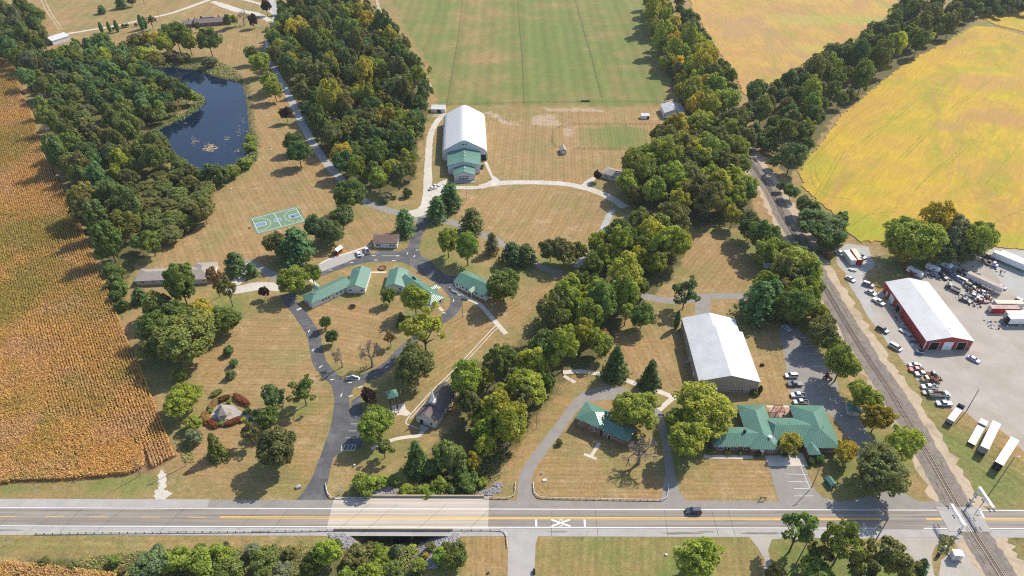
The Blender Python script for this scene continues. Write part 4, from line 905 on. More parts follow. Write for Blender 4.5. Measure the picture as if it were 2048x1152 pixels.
# --- chapel
ca, cb_ = np.array(G2(833.2, 843.3)), np.array(G2(870.8, 856.6)); ux = (cb_-ca)/np.linalg.norm(cb_-ca); nn = np.array((-ux[1], ux[0])); an = math.atan2(ux[1], ux[0])
fw = 8.4; c1 = ca+ux*4.0+nn*2.6; c2 = ca+ux*4.0+nn*(5.2+5.6)
f1 = (c1[0], c1[1], an, 8.8, 6.0); f2 = (c2[0], c2[1], an, 8.0, 12.0)
B_ = Bld('chapel', 'white chapel with a brown roof and a tall pointed steeple', 'chapel', f1[:2])
B_.wing(f1, 3.0, 3.2, 'gable', 'white_lap', 'dark_shingle', .4, .2, 'y'); B_.wing(f2, 3.4, 3.7, 'gable', 'white_lap', 'dark_shingle', .4, .2, 'y')
B_.door(f1, 'F', -1.8, 1.3, 2.2, 'dark', .4); B_.win(f1, 'F', [(2.2, .8, 1.4, .9)], .4); B_.win(f2, 'R', [(y, .8, 1.6, .9) for y in (-4, -1.4, 1.2, 3.8)], .4, ('white', 'glass'))
p = B_.loc(f2, 0, -4.9); st_ = MB(); st_.box(0, 0, 6.0, 1.9, 1.9, 1.5); b = st_; st = b.build('steeple', 'white', B_.root, (p[0], p[1], 0), an)
b = MB(); b.tube((0, 0, 7.5), (0, 0, 8.6), .85, .7, 8); b.build('belfry', 'white', st); b = MB(); b.tube((0, 0, 8.6), (0, 0, 13.4), .75, .03, 8); b.build('spire', 'white', st)
p = B_.loc(f1, 0, -4.2); b = MB(); b.box(0, 0, 0, 3.4, 1.6, .35); b.box(0, -1, 0, 2.6, .6, .18); b.build('entrance_step', 'concrete', B_.root, (p[0], p[1], 0), an)
# --- bell tower shelter
tp = G(789, 822); b_root = empty('bell_tower', tp, rad(20), 'open timber bell tower with a small green pyramid roof on four dark posts', 'tower')
for x in (-1.2, 1.2):
    for y in (-1.2, 1.2): b = MB(); b.box(x*1.0, y*1.0, 0, .28, .28, 9.0); b.build('post', 'brown', b_root)
for z in (2.8, 5.6, 8.4):
    b = MB()
    for x in (-1.2, 1.2): b.box(x, 0, z, .16, 2.12, .2); b.box(0, x, z+.22, 2.12, .16, .2)
    b.build('brace', 'brown', b_root)
roof_mesh(4.0, 4.0, 9.1, 1.9, 'hip', .2).build('roof', 'green_roof', b_root)
b = MB(); b.tube((0, 0, 6.6), (0, 0, 7.6), .55, .25, 10); b.build('bell', 'rust', b_root)
# --- gazebo
gp = G(449, 831); gr = empty('gazebo', gp, rad(15), 'six sided grey gazebo in a ring of clipped red hedges', 'gazebo')
def ngon(r, n=6, z=0, a0=0): return [(r*math.cos(a0+6.28318*i/n), r*math.sin(a0+6.28318*i/n), z) for i in range(n)]
b = MB(); o_, i_ = ngon(3.1, 6, 2.7), ngon(.35, 6, 4.9); b.mesh(o_+i_, [(k, (k+1) % 6, 6+(k+1) % 6, 6+k) for k in range(6)]); b.mesh(ngon(3.1, 6, 2.55)+o_, [(k, (k+1) % 6, 6+(k+1) % 6, 6+k) for k in range(6)]); b.poly(ngon(3.1, 6, 2.55)[::-1])
b.build('roof', 'grey_shingle', gr); b = MB(); b.tube((0, 0, 4.85), (0, 0, 5.5), .38, .32, 6); b.tube((0, 0, 5.5), (0, 0, 6.2), .5, .02, 6); b.build('cupola', 'stone', gr)
for x, y, _ in ngon(2.6): b = MB(); b.box(x, y, 0, .16, .16, 2.6); b.build('post', 'white', gr)
b = MB(); b.prism([(x, y) for x, y, _ in ngon(2.9)], 0, .25); b.build('floor', 'tan', gr)
b = MB(); pts = ngon(2.6)
for k in range(5):
    a, c = Vector(pts[k]), Vector(pts[k+1]); b.tube(a+Vector((0, 0, 1.0)), c+Vector((0, 0, 1.0)), .05); b.tube(a+Vector((0, 0, .5)), c+Vector((0, 0, .5)), .04)
b.build('railing', 'white', gr)
sheet('gazebo_paving', [(422,830),(432,814),(450,808),(470,812),(478,822),(500,830),(506,835),(496,842),(480,833),(470,838),(455,842),(435,845),(424,840)], .03, 'stone', dens=1.5, jit=.05)
# --- brick house
q8 = lambda x, y: (1130+x/8.8625, 780+y/8.8625)
a_ = np.array(G2(*q8(175,495), 4.4)); b2_ = np.array(G2(*q8(640,695), 4.4)); an = rad(-30.5); ux = np.array((math.cos(an), math.sin(an))); nn = np.array((-ux[1], ux[0]))
c1 = a_+ux*5.2+nn*4.7; f1 = (c1[0], c1[1], an, 10.4, 9.4)
B_ = Bld('brick_house', 'red brick house with a green hipped metal roof in two stepped blocks', 'house', f1[:2])
B_.wing(f1, 4.4, 1.85, 'hip', 'brick', 'green_roof', .5)
a2 = np.array(G2(*q8(650,715), 3.3)); c2 = a2+ux*5.0+nn*3.9; f2 = (c2[0], c2[1], an, 10.6, 7.8)
B_.wing(f2, 3.3, 1.5, 'hipR', 'brick', 'green_roof', .5)
B_.win(f1, 'F', [(-3, 1.8, 1.0, 1.0), (1.6, 1.8, 1.0, 1.0), (-2.8, 1.4, .6, 3.3), (1.8, 1.4, .6, 3.3)], .5)
B_.win(f2, 'F', [(-3.6, 1.0, .9, 1.4), (1.2, 3.0, .9, 1.5)], .5); B_.door(f2, 'F', -2.0, 1.0, 2.1, 'dark', .5)
# --- office complex
q9 = lambda x, y: (1400+x/6.4, 780+y/6.4)
def fx(px0, px1, pyf, pyb, pxc, z=3.2): return fr((px0, pyf), (px1, pyf), (pxc, pyb), z)
w2 = fx(1503,1562,899,809.7,1532); w1 = fx(1421,1530,893.3,854,1512); w3 = fx(1545,1640,881,835.5,1622); w4 = fx(1612,1685,896,810.5,1650); w5 = fx(1618,1643,909,880,1636)
w1 = (w1[0]+1.0, w1[1], 0, w1[3], 8.9); w2 = (w2[0], w2[1], rad(-1.2), w2[3], w2[4]); w3 = (w3[0], w3[1], 0, w3[3], w3[4]); w4 = (w4[0], w4[1], rad(-1.8), w4[3], w4[4]); w5 = (w5[0], w5[1], 0, w5[3], w5[4])
B_ = Bld('office_complex', 'sprawling red brick office complex under joined green hip roofs with a rear patio', 'building', w3[:2])
B_.wing(w1, 3.2, 1.9, 'hipL', 'brick', 'green_roof', .6, axis='x', hipf=.75); B_.wing(w2, 3.22, 2.35, 'hip', 'brick', 'green_roof', .6, axis='y'); B_.wing(w3, 3.18, 2.2, 'hip', 'brick', 'green_roof', .6, axis='x', hipf=.4)
B_.wing(w4, 3.24, 2.9, 'hip', 'brick', 'green_roof', .6, axis='y'); B_.wing(w5, 3.0, 1.3, 'hip', 'brick', 'green_roof', .5, axis='y')
B_.win(w1, 'F', [(-6.4, 1.6, 1.2, .9), (-1.2, 1.0, 1.2, .9), (2.6, 2.0, 1.2, .9)], .6); B_.door(w1, 'F', -3.6, 1.0, 2.1, 'dark', .6)
B_.door(w2, 'F', -.8, 1.1, 2.2, 'white', .6); B_.win(w4, 'F', [(1.2, 1.4, 1.2, .9), (3.6, 1.4, 1.2, .9)], .6); B_.win(w2, 'F', [(2.2, 1.4, 1.2, .9)], .6)
b = MB(); b.box(0, 0, 0, .9, .7, 1.5); p = B_.loc(w1, 2.3, .5); b.build('chimney', 'dark', B_.root, (p[0], p[1], 4.7), 0)
B_.vent(w3, -5.0, .8, 5.0, .12, .9); B_.vent(w3, -.8, 1.2, 5.0, .12, .9); B_.vent(w4, 1.8, -2.6, 5.3, .12, .7); B_.vent(w2, 2.2, -6.4, 4.7, .45, .6, 'satellite_dish', 'offwhite')
# patio with timber benches behind the complex
sheet('patio_deck', [(1536,814),(1578,814),(1586,834),(1541,835)], .04, 'paver'); sheet('concrete_walk', [(1532,811),(1578,811),(1579,815),(1534,815)], .05, 'walk')
pa = empty('patio_pergola', G(1556,826), 0, 'dark timber pergola on the patio behind the office complex', 'pergola')
for x in (-1.5, 1.5):
    for y in (-1.5, 1.5): b = MB(); b.box(x, y, 0, .2, .2, 2.3); b.build('post', 'redbrown', pa)
b = MB()
for x in np.arange(-1.7, 1.8, .55): b.box(x, 0, 2.35, .18, 4.2, .18)
b.build('slat', 'redbrown', pa); b = MB(); b.box(0, -1.5, 2.2, 3.6, .16, .14); b.box(0, 1.5, 2.2, 3.6, .16, .14); b.build('beam', 'redbrown', pa)
# --- ranch house on the left
f = fr((267.3,562.8),(332.7,559.7),(340,536),2.8); a_ = np.array(G2(267.3, 562.8, 2.8)); an = rad(5); ux = np.array((math.cos(an), math.sin(an))); nn = np.array((-ux[1], ux[0]))
c1 = a_+ux*14.5+nn*4.7; f1 = (c1[0], c1[1], an, 29.0, 9.4)
B_ = Bld('ranch_house', 'long low tan house with a grey hipped shingle roof beside the cornfield', 'house', f1[:2])
B_.wing(f1, 2.8, 1.8, 'hipL', 'cream_lap', 'grey_shingle', .5)
c2 = a_+ux*29.5+nn*5.6; f2 = (c2[0], c2[1], an, 10.5, 13.5); B_.wing(f2, 2.9, 2.1, 'hip', 'cream_lap', 'grey_shingle', .5, axis='y')
B_.win(f1, 'F', [(-11, 1.4, .8, 1.3), (-6.4, 1.2, .8, 1.3), (-2.5, 1.4, .8, 1.3)], .5); B_.win(f2, 'F', [(1.5, 1.2, .8, 1.3)], .5); B_.door(f2, 'R', 2.5, 2.6, 2.2, 'white', .5, 'garage_door')
b = MB(); b.box(0, 0, 0, .9, .8, 1.4); p = B_.loc(f1, 8.4, .6); b.build('chimney', 'dark', B_.root, (p[0], p[1], 4.2), an); B_.vent(f1, -6.6, -1.5, 3.9, .1, .4)
# --- far ranch house
a_ = np.array(G2(386.9, 47.5, 3)); an = rad(14); ux = np.array((math.cos(an), math.sin(an))); nn = np.array((-ux[1], ux[0]))
c1 = a_+ux*15.0+nn*8.0; f1 = (c1[0], c1[1], an, 30, 16)
B_ = Bld('farmhouse', 'long dark house with a broad brown grey roof far off beyond the pond', 'house', f1[:2])
B_.wing(f1, 3.0, 1.7, 'gable', 'brick', 'dark_shingle', .6); c2 = a_-ux*5.2+nn*6.8; f2 = (c2[0], c2[1], an, 10, 14); B_.wing(f2, 2.9, 1.4, 'gable', 'brick', 'dark_shingle', .6)
B_.box('skylight', f1, -3.5, 1.2, 4.5, 11, 1.6, .7, 'glass'); B_.box('chimney', f1, -9, 2.0, 4.2, 1.4, 1.2, 1.9, 'dark'); B_.box('chimney', f1, 5.5, 4.5, 4.0, .9, .9, 1.4, 'dark'); B_.box('chimney', f2, .5, 2.0, 3.9, .8, .8, 1.1, 'dark'); B_.box('firewall', f1, -14.9, -1, 0, .5, 13, 4.9, 'dark')
B_.win(f1, 'F', [(-8, 2., 1.2, .9), (-2, 2., 1.2, .9), (4, 2., 1.2, .9)], .6)
# --- far barn
f = (*np.array(G2(113, 76, 3))[:2], rad(-28), 11.5, 16); 
B_ = Bld('barn', 'pale metal roofed barn at the end of the far gravel lane', 'barn', f[:2])
B_.wing(f, 3.6, 2.2, 'gable', 'white_rib', 'white_roof', .4, .2, 'y'); B_.door(f, 'F', 2.8, 2.8, 2.8, 'dark', .4, 'bay_door'); B_.door(f, 'F', -2.8, 2.8, 2.8, 'white', .4, 'bay_door')
# --- barn by the hedgerow
f = fr((1329.2,225.8),(1372,224.9),(1362,208),4.0); f = (f[0], f[1], rad(2), 14.3, 14.3)
B_ = Bld('barn', 'white barn with a blotched metal roof against the tall hedgerow by the pasture', 'barn', f[:2])
B_.wing(f, 4.0, 2.4, 'gable', 'white_rib', 'old_roof', .3, .2, 'y'); B_.door(f, 'F', 2.2, 3.0, 3.0, 'dark', .3, 'bay_door')
for x in (-6.9,): B_.box('downpipe', f, x, -6.9, 0, .2, .2, 3.9, 'dark')
# --- run in shed, white shed, garden shed, house, rail shed, pump house, box shed, kiosk
f = fr((1284,231.5),(1300.5,230.6),(1300,226),2.6); f = (f[0], f[1], rad(1), 5.8, 3.6)
B_ = Bld('horse_shelter', 'little white open fronted shelter standing left of the hedgerow barn', 'shed', f[:2]); B_.wing(f, 2.3, .4, 'shed', 'white', 'white_roof', .15, .12); B_.door(f, 'F', 1.7, 1.5, 1.9, 'dark', .15, 'opening')  # dark panel stands in for the shade inside the open front
f = (*G2(877, 222), rad(-2), 9.8, 6.0); B_ = Bld('storage_shed', 'white shed with a flat white roof beside the far corner of the arena', 'shed', f[:2]); B_.wing(f, 2.6, .7, 'shed', 'white_rib', 'white_roof', .15, .15); B_.door(f, 'F', .8, 2.6, 2.1, 'dark', .15, 'bay_door')
for x in (-3, -1, 1, 3): B_.vent(f, x, 1.2, 2.9, .15, .3)
f = (*G2(1126, 304), rad(3), 3.8, 6.4); B_ = Bld('garden_shed', 'small grey garden shed by the corner of the paddock fence', 'shed', f[:2])
B_.wing(f, 2.3, 1.3, 'gable', 'grey_lap', 'grey_shingle', .25, .14, 'y'); B_.door(f, 'F', 0, 1.5, 1.9, 'offwhite', .25)
an = rad(-31); ux = np.array((math.cos(an), math.sin(an))); nn = np.array((-ux[1], ux[0])); a_ = np.array(G2(1201.2, 346, 2.8)); c1 = a_+ux*7.5+nn*4.4; f = (c1[0], c1[1], an, 15, 8.8)
B_ = Bld('bungalow', 'grey roofed bungalow tucked behind the trees at the end of the gravel lane', 'house', f[:2]); B_.wing(f, 2.8, 1.6, 'hip', 'cream_lap', 'grey_shingle', .5); B_.win(f, 'F', [(-4, 1.4, 1., 1.1), (0, 1.4, 1., 1.1), (3.6, 1.4, 1., 1.1)], .5); B_.vent(f, -1, 1.2, 3.9, .12, .5)
f = fr((1528.5,540.4),(1553,541.5),(1545,515),0.0); f = (f[0], f[1], rad(-4), 5.6, 8.2); B_ = Bld('storage_shed', 'pale blue grey shed with a raised end wall among the trees beside the railway', 'shed', f[:2]); B_.wing(f, 2.9, .5, 'shed', 'white_rib', 'old_roof', .1, .15)
B_.box('end_parapet', f, 0, -4.05, 0, 5.5, .16, 3.3, 'white_rib'); B_.box('end_parapet', f, 0, 4.05, 0, 5.5, .16, 3.9, 'white_rib'); B_.door(f, 'L', -1.0, 1.0, 2.0, 'dark', .1)
f = (*G2(1704, 824), rad(-14), 4.8, 4.6); B_ = Bld('pump_house', 'small cream shed with a green roof beside the railway trees', 'shed', f[:2]); B_.wing(f, 2.5, 1.0, 'hip', 'cream_lap', 'green_roof', .3, .15); B_.door(f, 'F', -.5, 1.0, 2.0, 'tan', .3)
f = (*G2(1659, 968), rad(14), 2.3, 3.4); B_ = Bld('well_house', 'tiny dark green gabled shed on the lawn by the front parking lot', 'shed', f[:2]); B_.wing(f, 1.7, .7, 'gable', 'green', 'green_roof', .15, .1, 'y'); B_.door(f, 'F', 0, .8, 1.4, 'dark', .15)
f = (*G2(677, 506), rad(-28), 3.0, 4.2); B_ = Bld('kiosk', 'small green gabled kiosk with a red base beside the concrete parking', 'kiosk', f[:2])
B_.box('base', f, 0, 0, 0, 2.4, 3.4, 1.0, 'redbrown')
for x in (-1.1, 1.1):
    for y in (-1.6, 1.6): B_.box('post', f, x, y, 1.0, .14, .14, 1.5, 'redbrown')
B_.box('back_panel', f, 0, 1.5, 1.0, 2.1, .1, 1.4, 'redbrown'); roof_mesh(4.4, 3.2, 2.5, 1.1, 'gable', .15).build('roof', 'green_roof', B_.root, B_.loc(f), f[2]+math.pi/2); B_.box('step', f, .6, -2.2, 0, 2.2, .9, .3, 'redbrown')

# vents, chimneys and the like belong to the roof they stand on
for r in [o for o in COL.objects if o.type == 'EMPTY' and not o.parent]:
    ch = [o for o in COL.objects if o.parent == r]; rf = [o for o in ch if o.name.split('.')[0] == 'roof']
    if not rf: continue
    for o in ch:
        if o.name.split('.')[0] in ('roof_vent', 'chimney', 'skylight', 'roof_unit', 'satellite_dish'):
            q = min(rf, key=lambda a: (a.location-o.location).length); o.parent = q; o.matrix_parent_inverse = q.matrix_basis.inverted()
# ================================================================ sports court
f = fr((514,469),(613,443),(592.5,413),0); L_, W_ = 25.6, 17.8
crt = empty('basketball_court', (f[0], f[1], 0), f[2], 'green basketball court with blue keys and white lines on the mown field', 'court')
b = MB(); b.box(0, 0, .0, L_, W_, .06); b.build('slab', 'court', crt)
b = MB()
for sg in (-1, 1): b.poly([(sg*(L_/2-1.2), -1.8, .066), (sg*(L_/2-6.6), -1.8, .066), (sg*(L_/2-6.6), 1.8, .066), (sg*(L_/2-1.2), 1.8, .066)][::sg])
b.poly([(1.75*math.cos(a), 1.75*math.sin(a), .066) for a in np.linspace(0, 6.28, 25)[:-1]]); b.build('blue_key', 'courtblue', crt)
b = MB(); z = .072
def ln(x0, y0, x1, y1, w_=.13):
    d = np.array((x1-x0, y1-y0), float); d /= np.linalg.norm(d); n = np.array((-d[1], d[0]))*w_; a, c = np.array((x0, y0)), np.array((x1, y1)); b.poly([(*(a-n), z), (*(c-n), z), (*(c+n), z), (*(a+n), z)])
xl, yl = L_/2-1.2, W_/2-1.3
for p in ((-xl, -yl, xl, -yl), (-xl, yl, xl, yl), (-xl, -yl, -xl, yl), (xl, -yl, xl, yl), (0, -yl, 0, yl)): ln(*p)
for sg in (-1, 1):
    for y in (-1.85, 1.85): ln(sg*xl, y, sg*(xl-5.5), y)
    ln(sg*(xl-5.5), -1.85, sg*(xl-5.5), 1.85)
    pts = [(sg*(xl-1.6-6.2*math.cos(a)), 6.2*math.sin(a)) for a in np.linspace(-1.5, 1.5, 17)]; pts = [(sg*xl, pts[0][1])]+pts+[(sg*xl, pts[-1][1])]
    for p, q in zip(pts[:-1], pts[1:]): ln(*p, *q, .1)
pts = [(1.8*math.cos(a), 1.8*math.sin(a)) for a in np.linspace(0, 6.283, 21)]
for p, q in zip(pts[:-1], pts[1:]): ln(*p, *q, .1)
b.build('white_line', 'offwhite', crt)
def hoop(sg, label):
    cs, sn = math.cos(f[2]), math.sin(f[2]); x = sg*(L_/2-.2)
    r = empty('basketball_hoop', (f[0]+x*cs, f[1]+x*sn, .06), f[2]+(math.pi if sg > 0 else 0), label, 'basketball hoop')
    b = MB(); b.tube((0, 0, 0), (0, 0, 2.6), .1); b.tube((0, 0, 2.6), (1.3, 0, 3.3), .09); b.build('pole', 'dark', r)
    b = MB(); b.box(1.35, 0, 2.9, .06, 1.8, 1.1); b.build('backboard', 'offwhite', r)
    b = MB(); pts = [(1.65+.23*math.cos(a), .23*math.sin(a), 3.05) for a in np.linspace(0, 6.283, 11)]
    for p, q in zip(pts[:-1], pts[1:]): b.tube(p, q, .02, None, 5)
    b.build('rim', 'orange', r)
hoop(-1, 'basketball hoop at the left end of the green court'); hoop(1, 'basketball hoop at the right end of the green court')

# ================================================================ poles, signs, rails
def pole(px, py, h, label, arm=True, lamp=False, r=.16, lean=0, cat='utility pole', armrot=0.):
    x, y, _ = G(px, py); o = empty('utility_pole' if not lamp else 'lamp_post', (x, y, gz1(x, y)), armrot, label, cat if not lamp else 'lamp post')
    b = MB(); b.tube((0, 0, -.3), (lean, 0, h), r, r*.65, 8); b.build('pole', 'pole' if not lamp or h > 8 else 'steel', o)
    if arm:
        b = MB(); b.box(lean*.95, 0, h-.9, 2.4, .12, .14); b.build('crossarm', 'pole', o)
        for x_ in (-1.05, -.4, .4, 1.05): b = MB(); b.tube((lean*.95+x_, 0, h-.76), (lean*.95+x_, 0, h-.5), .06, .04, 6); b.build('insulator', 'steel', o)
    if lamp: b = MB(); b.tube((lean, 0, h-.3), (lean+1.1, 0, h+.1), .06); b.box(lean+1.3, 0, h, .7, .32, .16); b.build('lamp_head', 'offwhite', o)
    return o
pole(1623, 976, 10.7, 'wooden pole at the edge of the front parking lot', True, armrot=.3)
pole(1727.7, 1121, 22, 'very tall wooden pole standing across the highway near the crossing', False, r=.2, lean=.4)
pole(1591, 1130, 19, 'tall wooden pole rising through the trees south of the highway', True, r=.19, lean=.8)
pole(1933, 822, 11.4, 'pole beside the open topped dump trailer', False)
pole(1988, 975, 16, 'pole with a pale lamp head near the nearest white trailer', False, True, r=.15)
pole(925.7, 633.6, 7.6, 'dark pole with a transformer on the lawn below the cottage', False)
pole(226, 534, 9.0, 'pole with white transformer at the corner of the cornfield', True, armrot=.6)
pole(281, 951, 10.5, 'leaning pole at the bottom corner of the cornfield', False, lean=.7)
pole(373, 931, 12.5, 'pole on the rough grass right of the corn rows', True, lean=-.3)
pole(933.5, 398.7, 8.2, 'slim pole on the round lawn in front of the arena', False, r=.1)
pole(1220.5, 335.5, 6.5, 'lamp post behind the bungalow', False, True, r=.1)
pole(320.5, 40.5, 9, 'pole beside the far gravel lane', True); pole(289, 7, 11, 'dark pole at the top edge among far lawn trees', False, r=.3)
pole(1008.7, 922, 9.5, 'pole at the edge of the ravine woods above the guard rail', True, r=.13); pole(1072.5, 858, 8.0, 'thin pole between the woods and the old drive', False, r=.1)
pole(593.7, 454.7, 6.0, 'thin dark lamp post at the near edge of the basketball court', False, True, r=.08)
pole(1140, 765, 5.0, 'thin post by the branching white walk', False, r=.07)
def sign(name, px, py, h, w_, hh, mat, label, rz=0., cat='sign', pm='steel', thick=.05):
    x, y, _ = G(px, py); o = empty(name, (x, y, gz1(x, y)), rz, label, cat); b = MB(); b.tube((0, 0, 0), (0, 0, h), .05, .05, 6); b.build('post', pm, o); b = MB(); b.box(0, -.06, h-hh, w_, thick, hh); b.build('sign_panel', mat, o); return o
sign('road_sign', 77, 989, 2.4, .8, .9, 'offwhite', 'small white road sign on the verge below the corn', .5); sign('road_sign', 18, 1087, 2.2, .7, .7, 'steel', 'grey sign seen from behind south of the highway', .6)
sign('flag_banner', 682, 987, 3.0, .75, 2.4, 'white', 'tall narrow white banner by the drive entrance', .2)
sign('road_sign', 1174, 1070, 2.4, .7, .7, 'steel', 'thin sign post on the striped lawn opposite the brick house', .9)
sign('mail_box', 655, 968, 1.1, .35, .3, 'grey', 'grey box at the end of the curved guard rail by the drive', 0, 'mailbox')
def bench_sign(px, py, label):
    x, y, _ = G(px, py); o = empty('notice_board', (x, y, 0), 0, label, 'notice board')
    for sx_ in (-.9, .9): b = MB(); b.box(sx_, 0, 0, .14, .14, 1.5); b.build('post', 'dark', o)
    b = MB(); b.box(0, 0, 1.3, 2.1, .3, .14); b.box(0, 0, .6, 1.7, .08, .12); b.build('frame', 'dark', o)
bench_sign(1525, 1000, 'dark open frame sign on the front lawn by the highway')
def small(name, px, py, sx_, sy_, sz_, mat, label, cat, rz=0., taper=.85):
    x, y, _ = G(px, py); b = MB(); b.box(0, 0, 0, sx_, sy_, sz_*.8, 0, 1.0); b.box(0, 0, sz_*.8, sx_*.96, sy_*.96, sz_*.2, 0, taper-.2); o = b.build(name, mat); o.location = (x, y, gz1(x, y)); o.rotation_euler = (0, 0, rz); return tag(o, label, cat)
small('boulder', 597, 975, 1.6, 1.2, .9, 'stone', 'grey boulder on the lawn left of the drive entrance', 'boulder', .4, .7)
small('white_marker', 709, 932, .6, .5, .9, 'white', 'little white marker on the grass near the crab apple tree', 'marker'); small('white_boulder', 1089, 961, 1.3, .8, .5, 'white', 'white boulder on the lawn by the curved guard rail', 'boulder', .2, .7); small('standpipe', 1084, 947, .35, .35, .9, 'white', 'little white standpipe on the front lawn by the old drive', 'standpipe')
small('white_bucket', 1332, 1110, .7, .5, .5, 'white', 'white bucket on the striped lawn across the highway', 'bucket'); small('utility_box', 1068, 1145, .7, 1.5, 1.2, 'dark', 'dark utility box beside the side road at the bottom edge', 'utility box'); small('utility_box', 978, 1145, .5, .5, 1.0, 'grey', 'grey utility box on the mown strip left of the side road', 'utility box')
small('hay_feeder', 1171, 203, 6.5, 1.0, .9, 'dark', 'long dark feeder along the pasture fence', 'feeder', 0, .9); small('grill', 1524, 731, 1.4, 1.0, 1.0, 'dark', 'dark grill standing on the lawn right of the gymnasium', 'grill', .3)
small('stone_block', 1180, 371, .5, .4, .4, 'offwhite', 'pale stone block on the grass above the gravel lane', 'stone'); small('trash_bin', 377, 947, .8, .8, 1.0, 'redbrown', 'reddish bin near the pole right of the corn', 'bin')
for i, (x, y) in enumerate(((533,233),(542,300),(462,378))): small('picnic_box', x, y, .9, .7, .6, 'offwhite', ('white box on the grass between pond and gravel lane', 'white box on the grass above the basketball field', 'low red and white box at the grove edge')[i], 'box')
# white monument sign in the loop
x, y, _ = G(706, 757); o = empty('monument_sign', (x, y, 0), rad(-3), 'white stone monument sign with a shaded grey front in the point of the loop lawn', 'sign')
prof = [(-2.4, 0), (-2.4, 1.0), (-1.9, 1.15), (-1.3, 1.15), (-.8, 1.6), (0, 1.8), (.8, 1.6), (1.3, 1.15), (1.9, 1.15), (2.4, 1.0), (2.4, 0)]
b = MB(); b.sideprism(prof, -.3, .3); b.build('wall', 'white', o); b = MB(); b.sideprism([(p[0]*.9, p[1]*.86) for p in prof], -.34, -.3); b.build('face_shade', 'grey', o)  # grey front slab paints the shade on the white wall's near side
b = MB(); b.box(0, 0, 0, 5.4, 1.4, .12); b.build('plinth', 'offwhite', o)
def ring(px, py, r, h, mat, name, label, cat, fill='soil'):
    x, y, _ = G(px, py); o = empty(name, (x, y, 0), 0, label, cat); b = MB(); n = 18
    for i in range(n):
        a = 6.28318*i/n; b.box(r*math.cos(a), r*math.sin(a), 0, .34, 6.28*r/n*.93, h, a)
    b.build('rim', mat, o); b = MB(); b.poly([(r*.86*math.cos(a), r*.86*math.sin(a), h*.5) for a in np.linspace(0, 6.283, 17)[:-1]]); b.build('bed', fill, o)
ring(764.5, 537, 1.7, .5, 'brown', 'planter_ring', 'round dark planter ring between the two L shaped buildings', 'planter'); ring(704.5, 614, 1.4, .5, 'rust', 'fire_pit', 'rusty fire pit ring on the loop lawn', 'fire pit', 'black'); ring(815, 387, 3.0, .35, 'stone', 'flower_bed', 'round stone edged bed with a clipped bush by the gravel lane', 'flower bed')

def guard_rail(pts, label, post=3.0, h=.75):
    P = [np.array(p) for p in smooth([G2(*p) for p in pts], 6)]; o = empty('guard_rail', (*P[0], 0), 0, label, 'guard rail'); b = MB(); o0 = P[0]
    prof = ((.0, h), (.09, h-.08), (0, h-.16), (.09, h-.24), (0, h-.32)); L = []
    for i, p in enumerate(P):
        d = P[min(i+1, len(P)-1)]-P[max(i-1, 0)]; d /= np.linalg.norm(d); n = np.array((-d[1], d[0])); L.append([(*(p-o0+n*q), z) for q, z in prof]+[(*(p-o0-n*.1), h)])
    for i in range(len(L)-1):
        for j in range(4): b.poly([L[i][j], L[i][j+1], L[i+1][j+1], L[i+1][j]])
        b.poly([L[i][0], L[i+1][0], L[i+1][5], L[i][5]])
    b.build('rail', 'greysteel', o); acc = 0; pm = MB(); pm.box(0, 0, -.1, .16, .22, h+.06); me = pm.data('post', 'wood'); k = 0
    for a, c in zip(P[:-1], P[1:]):
        Ls = np.linalg.norm(c-a); t = acc
        while t < Ls and k < 100: p = a+(c-a)*t/Ls-o0; link('post', me, o, (p[0], p[1]-.12, 0)); t += post; k += 1
        acc = t-Ls
guard_rail([(73,1068),(200,1066.5),(350,1065),(500,1063.5),(600,1062),(669,1060.5)], 'long steel guard rail along the south shoulder left of the bridge', 2.6)
guard_rail([(905,1060),(960,1060),(1000,1061),(1011,1066),(1014,1078),(1015,1096)], 'guard rail curving from the bridge down the side road')
guard_rail([(652,968),(654,983),(660,993),(672,997),(743,996.5)], 'curved guard rail between the asphalt drive and the bridge', 2.5)
guard_rail([(968,996),(1010,997),(1024,994),(1030,984),(1030.5,966)], 'short curved guard rail between the bridge and the old drive', 2.5)
guard_rail([(1067,966),(1068,982),(1074,992),(1088,996.5),(1140,998),(1240,1000),(1318,1001),(1331,997),(1336,985),(1336.5,970)], 'long curved guard rail in front of the brick house lawn', 2.2)

def fence(pts, label, h=1.2, post=3.0, rails=(.5, 1.05), mat='wood', r=.07, weeds=True):
    P = [np.array(G2(*p)) for p in pts]; o0 = P[0]; o = empty('paddock_fence', (*o0, 0), 0, label, 'fence'); pm = MB(); pm.box(0, 0, -.1, r*2, r*2, h+.1); me = pm.data('post', mat); b = MB(); k = 0
    for a, c in zip(P[:-1], P[1:]):
        Ls = np.linalg.norm(c-a); n = max(1, int(Ls/post))
        for i in range(n+1):
            if k < 98: p = a+(c-a)*i/n-o0; link('post', me, o, (p[0], p[1], 0)); k += 1
        for z in rails: b.tube((*(a-o0), z), (*(c-o0), z), .05, None, 4)
    b.build('rail', mat, o)
fence([(1105,282),(1107,262),(1128,248),(1180,248.5),(1250,249),(1312,249.5)], 'dark post and rail fence along the back of the green paddock')
fence([(1148,298),(1220,298.5),(1310,300)], 'dark fence along the near side of the green paddock'); fence([(1106,282),(1110,292),(1119,296)], 'short fence run beside the grey garden shed')
fence([(895,212),(903,160),(917,80),(927,-10)], 'left fence line dividing the long pasture', post=6); fence([(1049,206),(1046,120),(1040,50),(1036,-10)], 'middle fence line dividing the long pasture', post=6); fence([(1205,195),(1188,130),(1168,60),(1148,-10)], 'right fence line dividing the long pasture', post=6)
fence([(860,213),(975,207),(1080,205),(1170,204),(1240,203),(1320,205)], 'wire fence along the bottom of the pasture', post=5, r=.05)

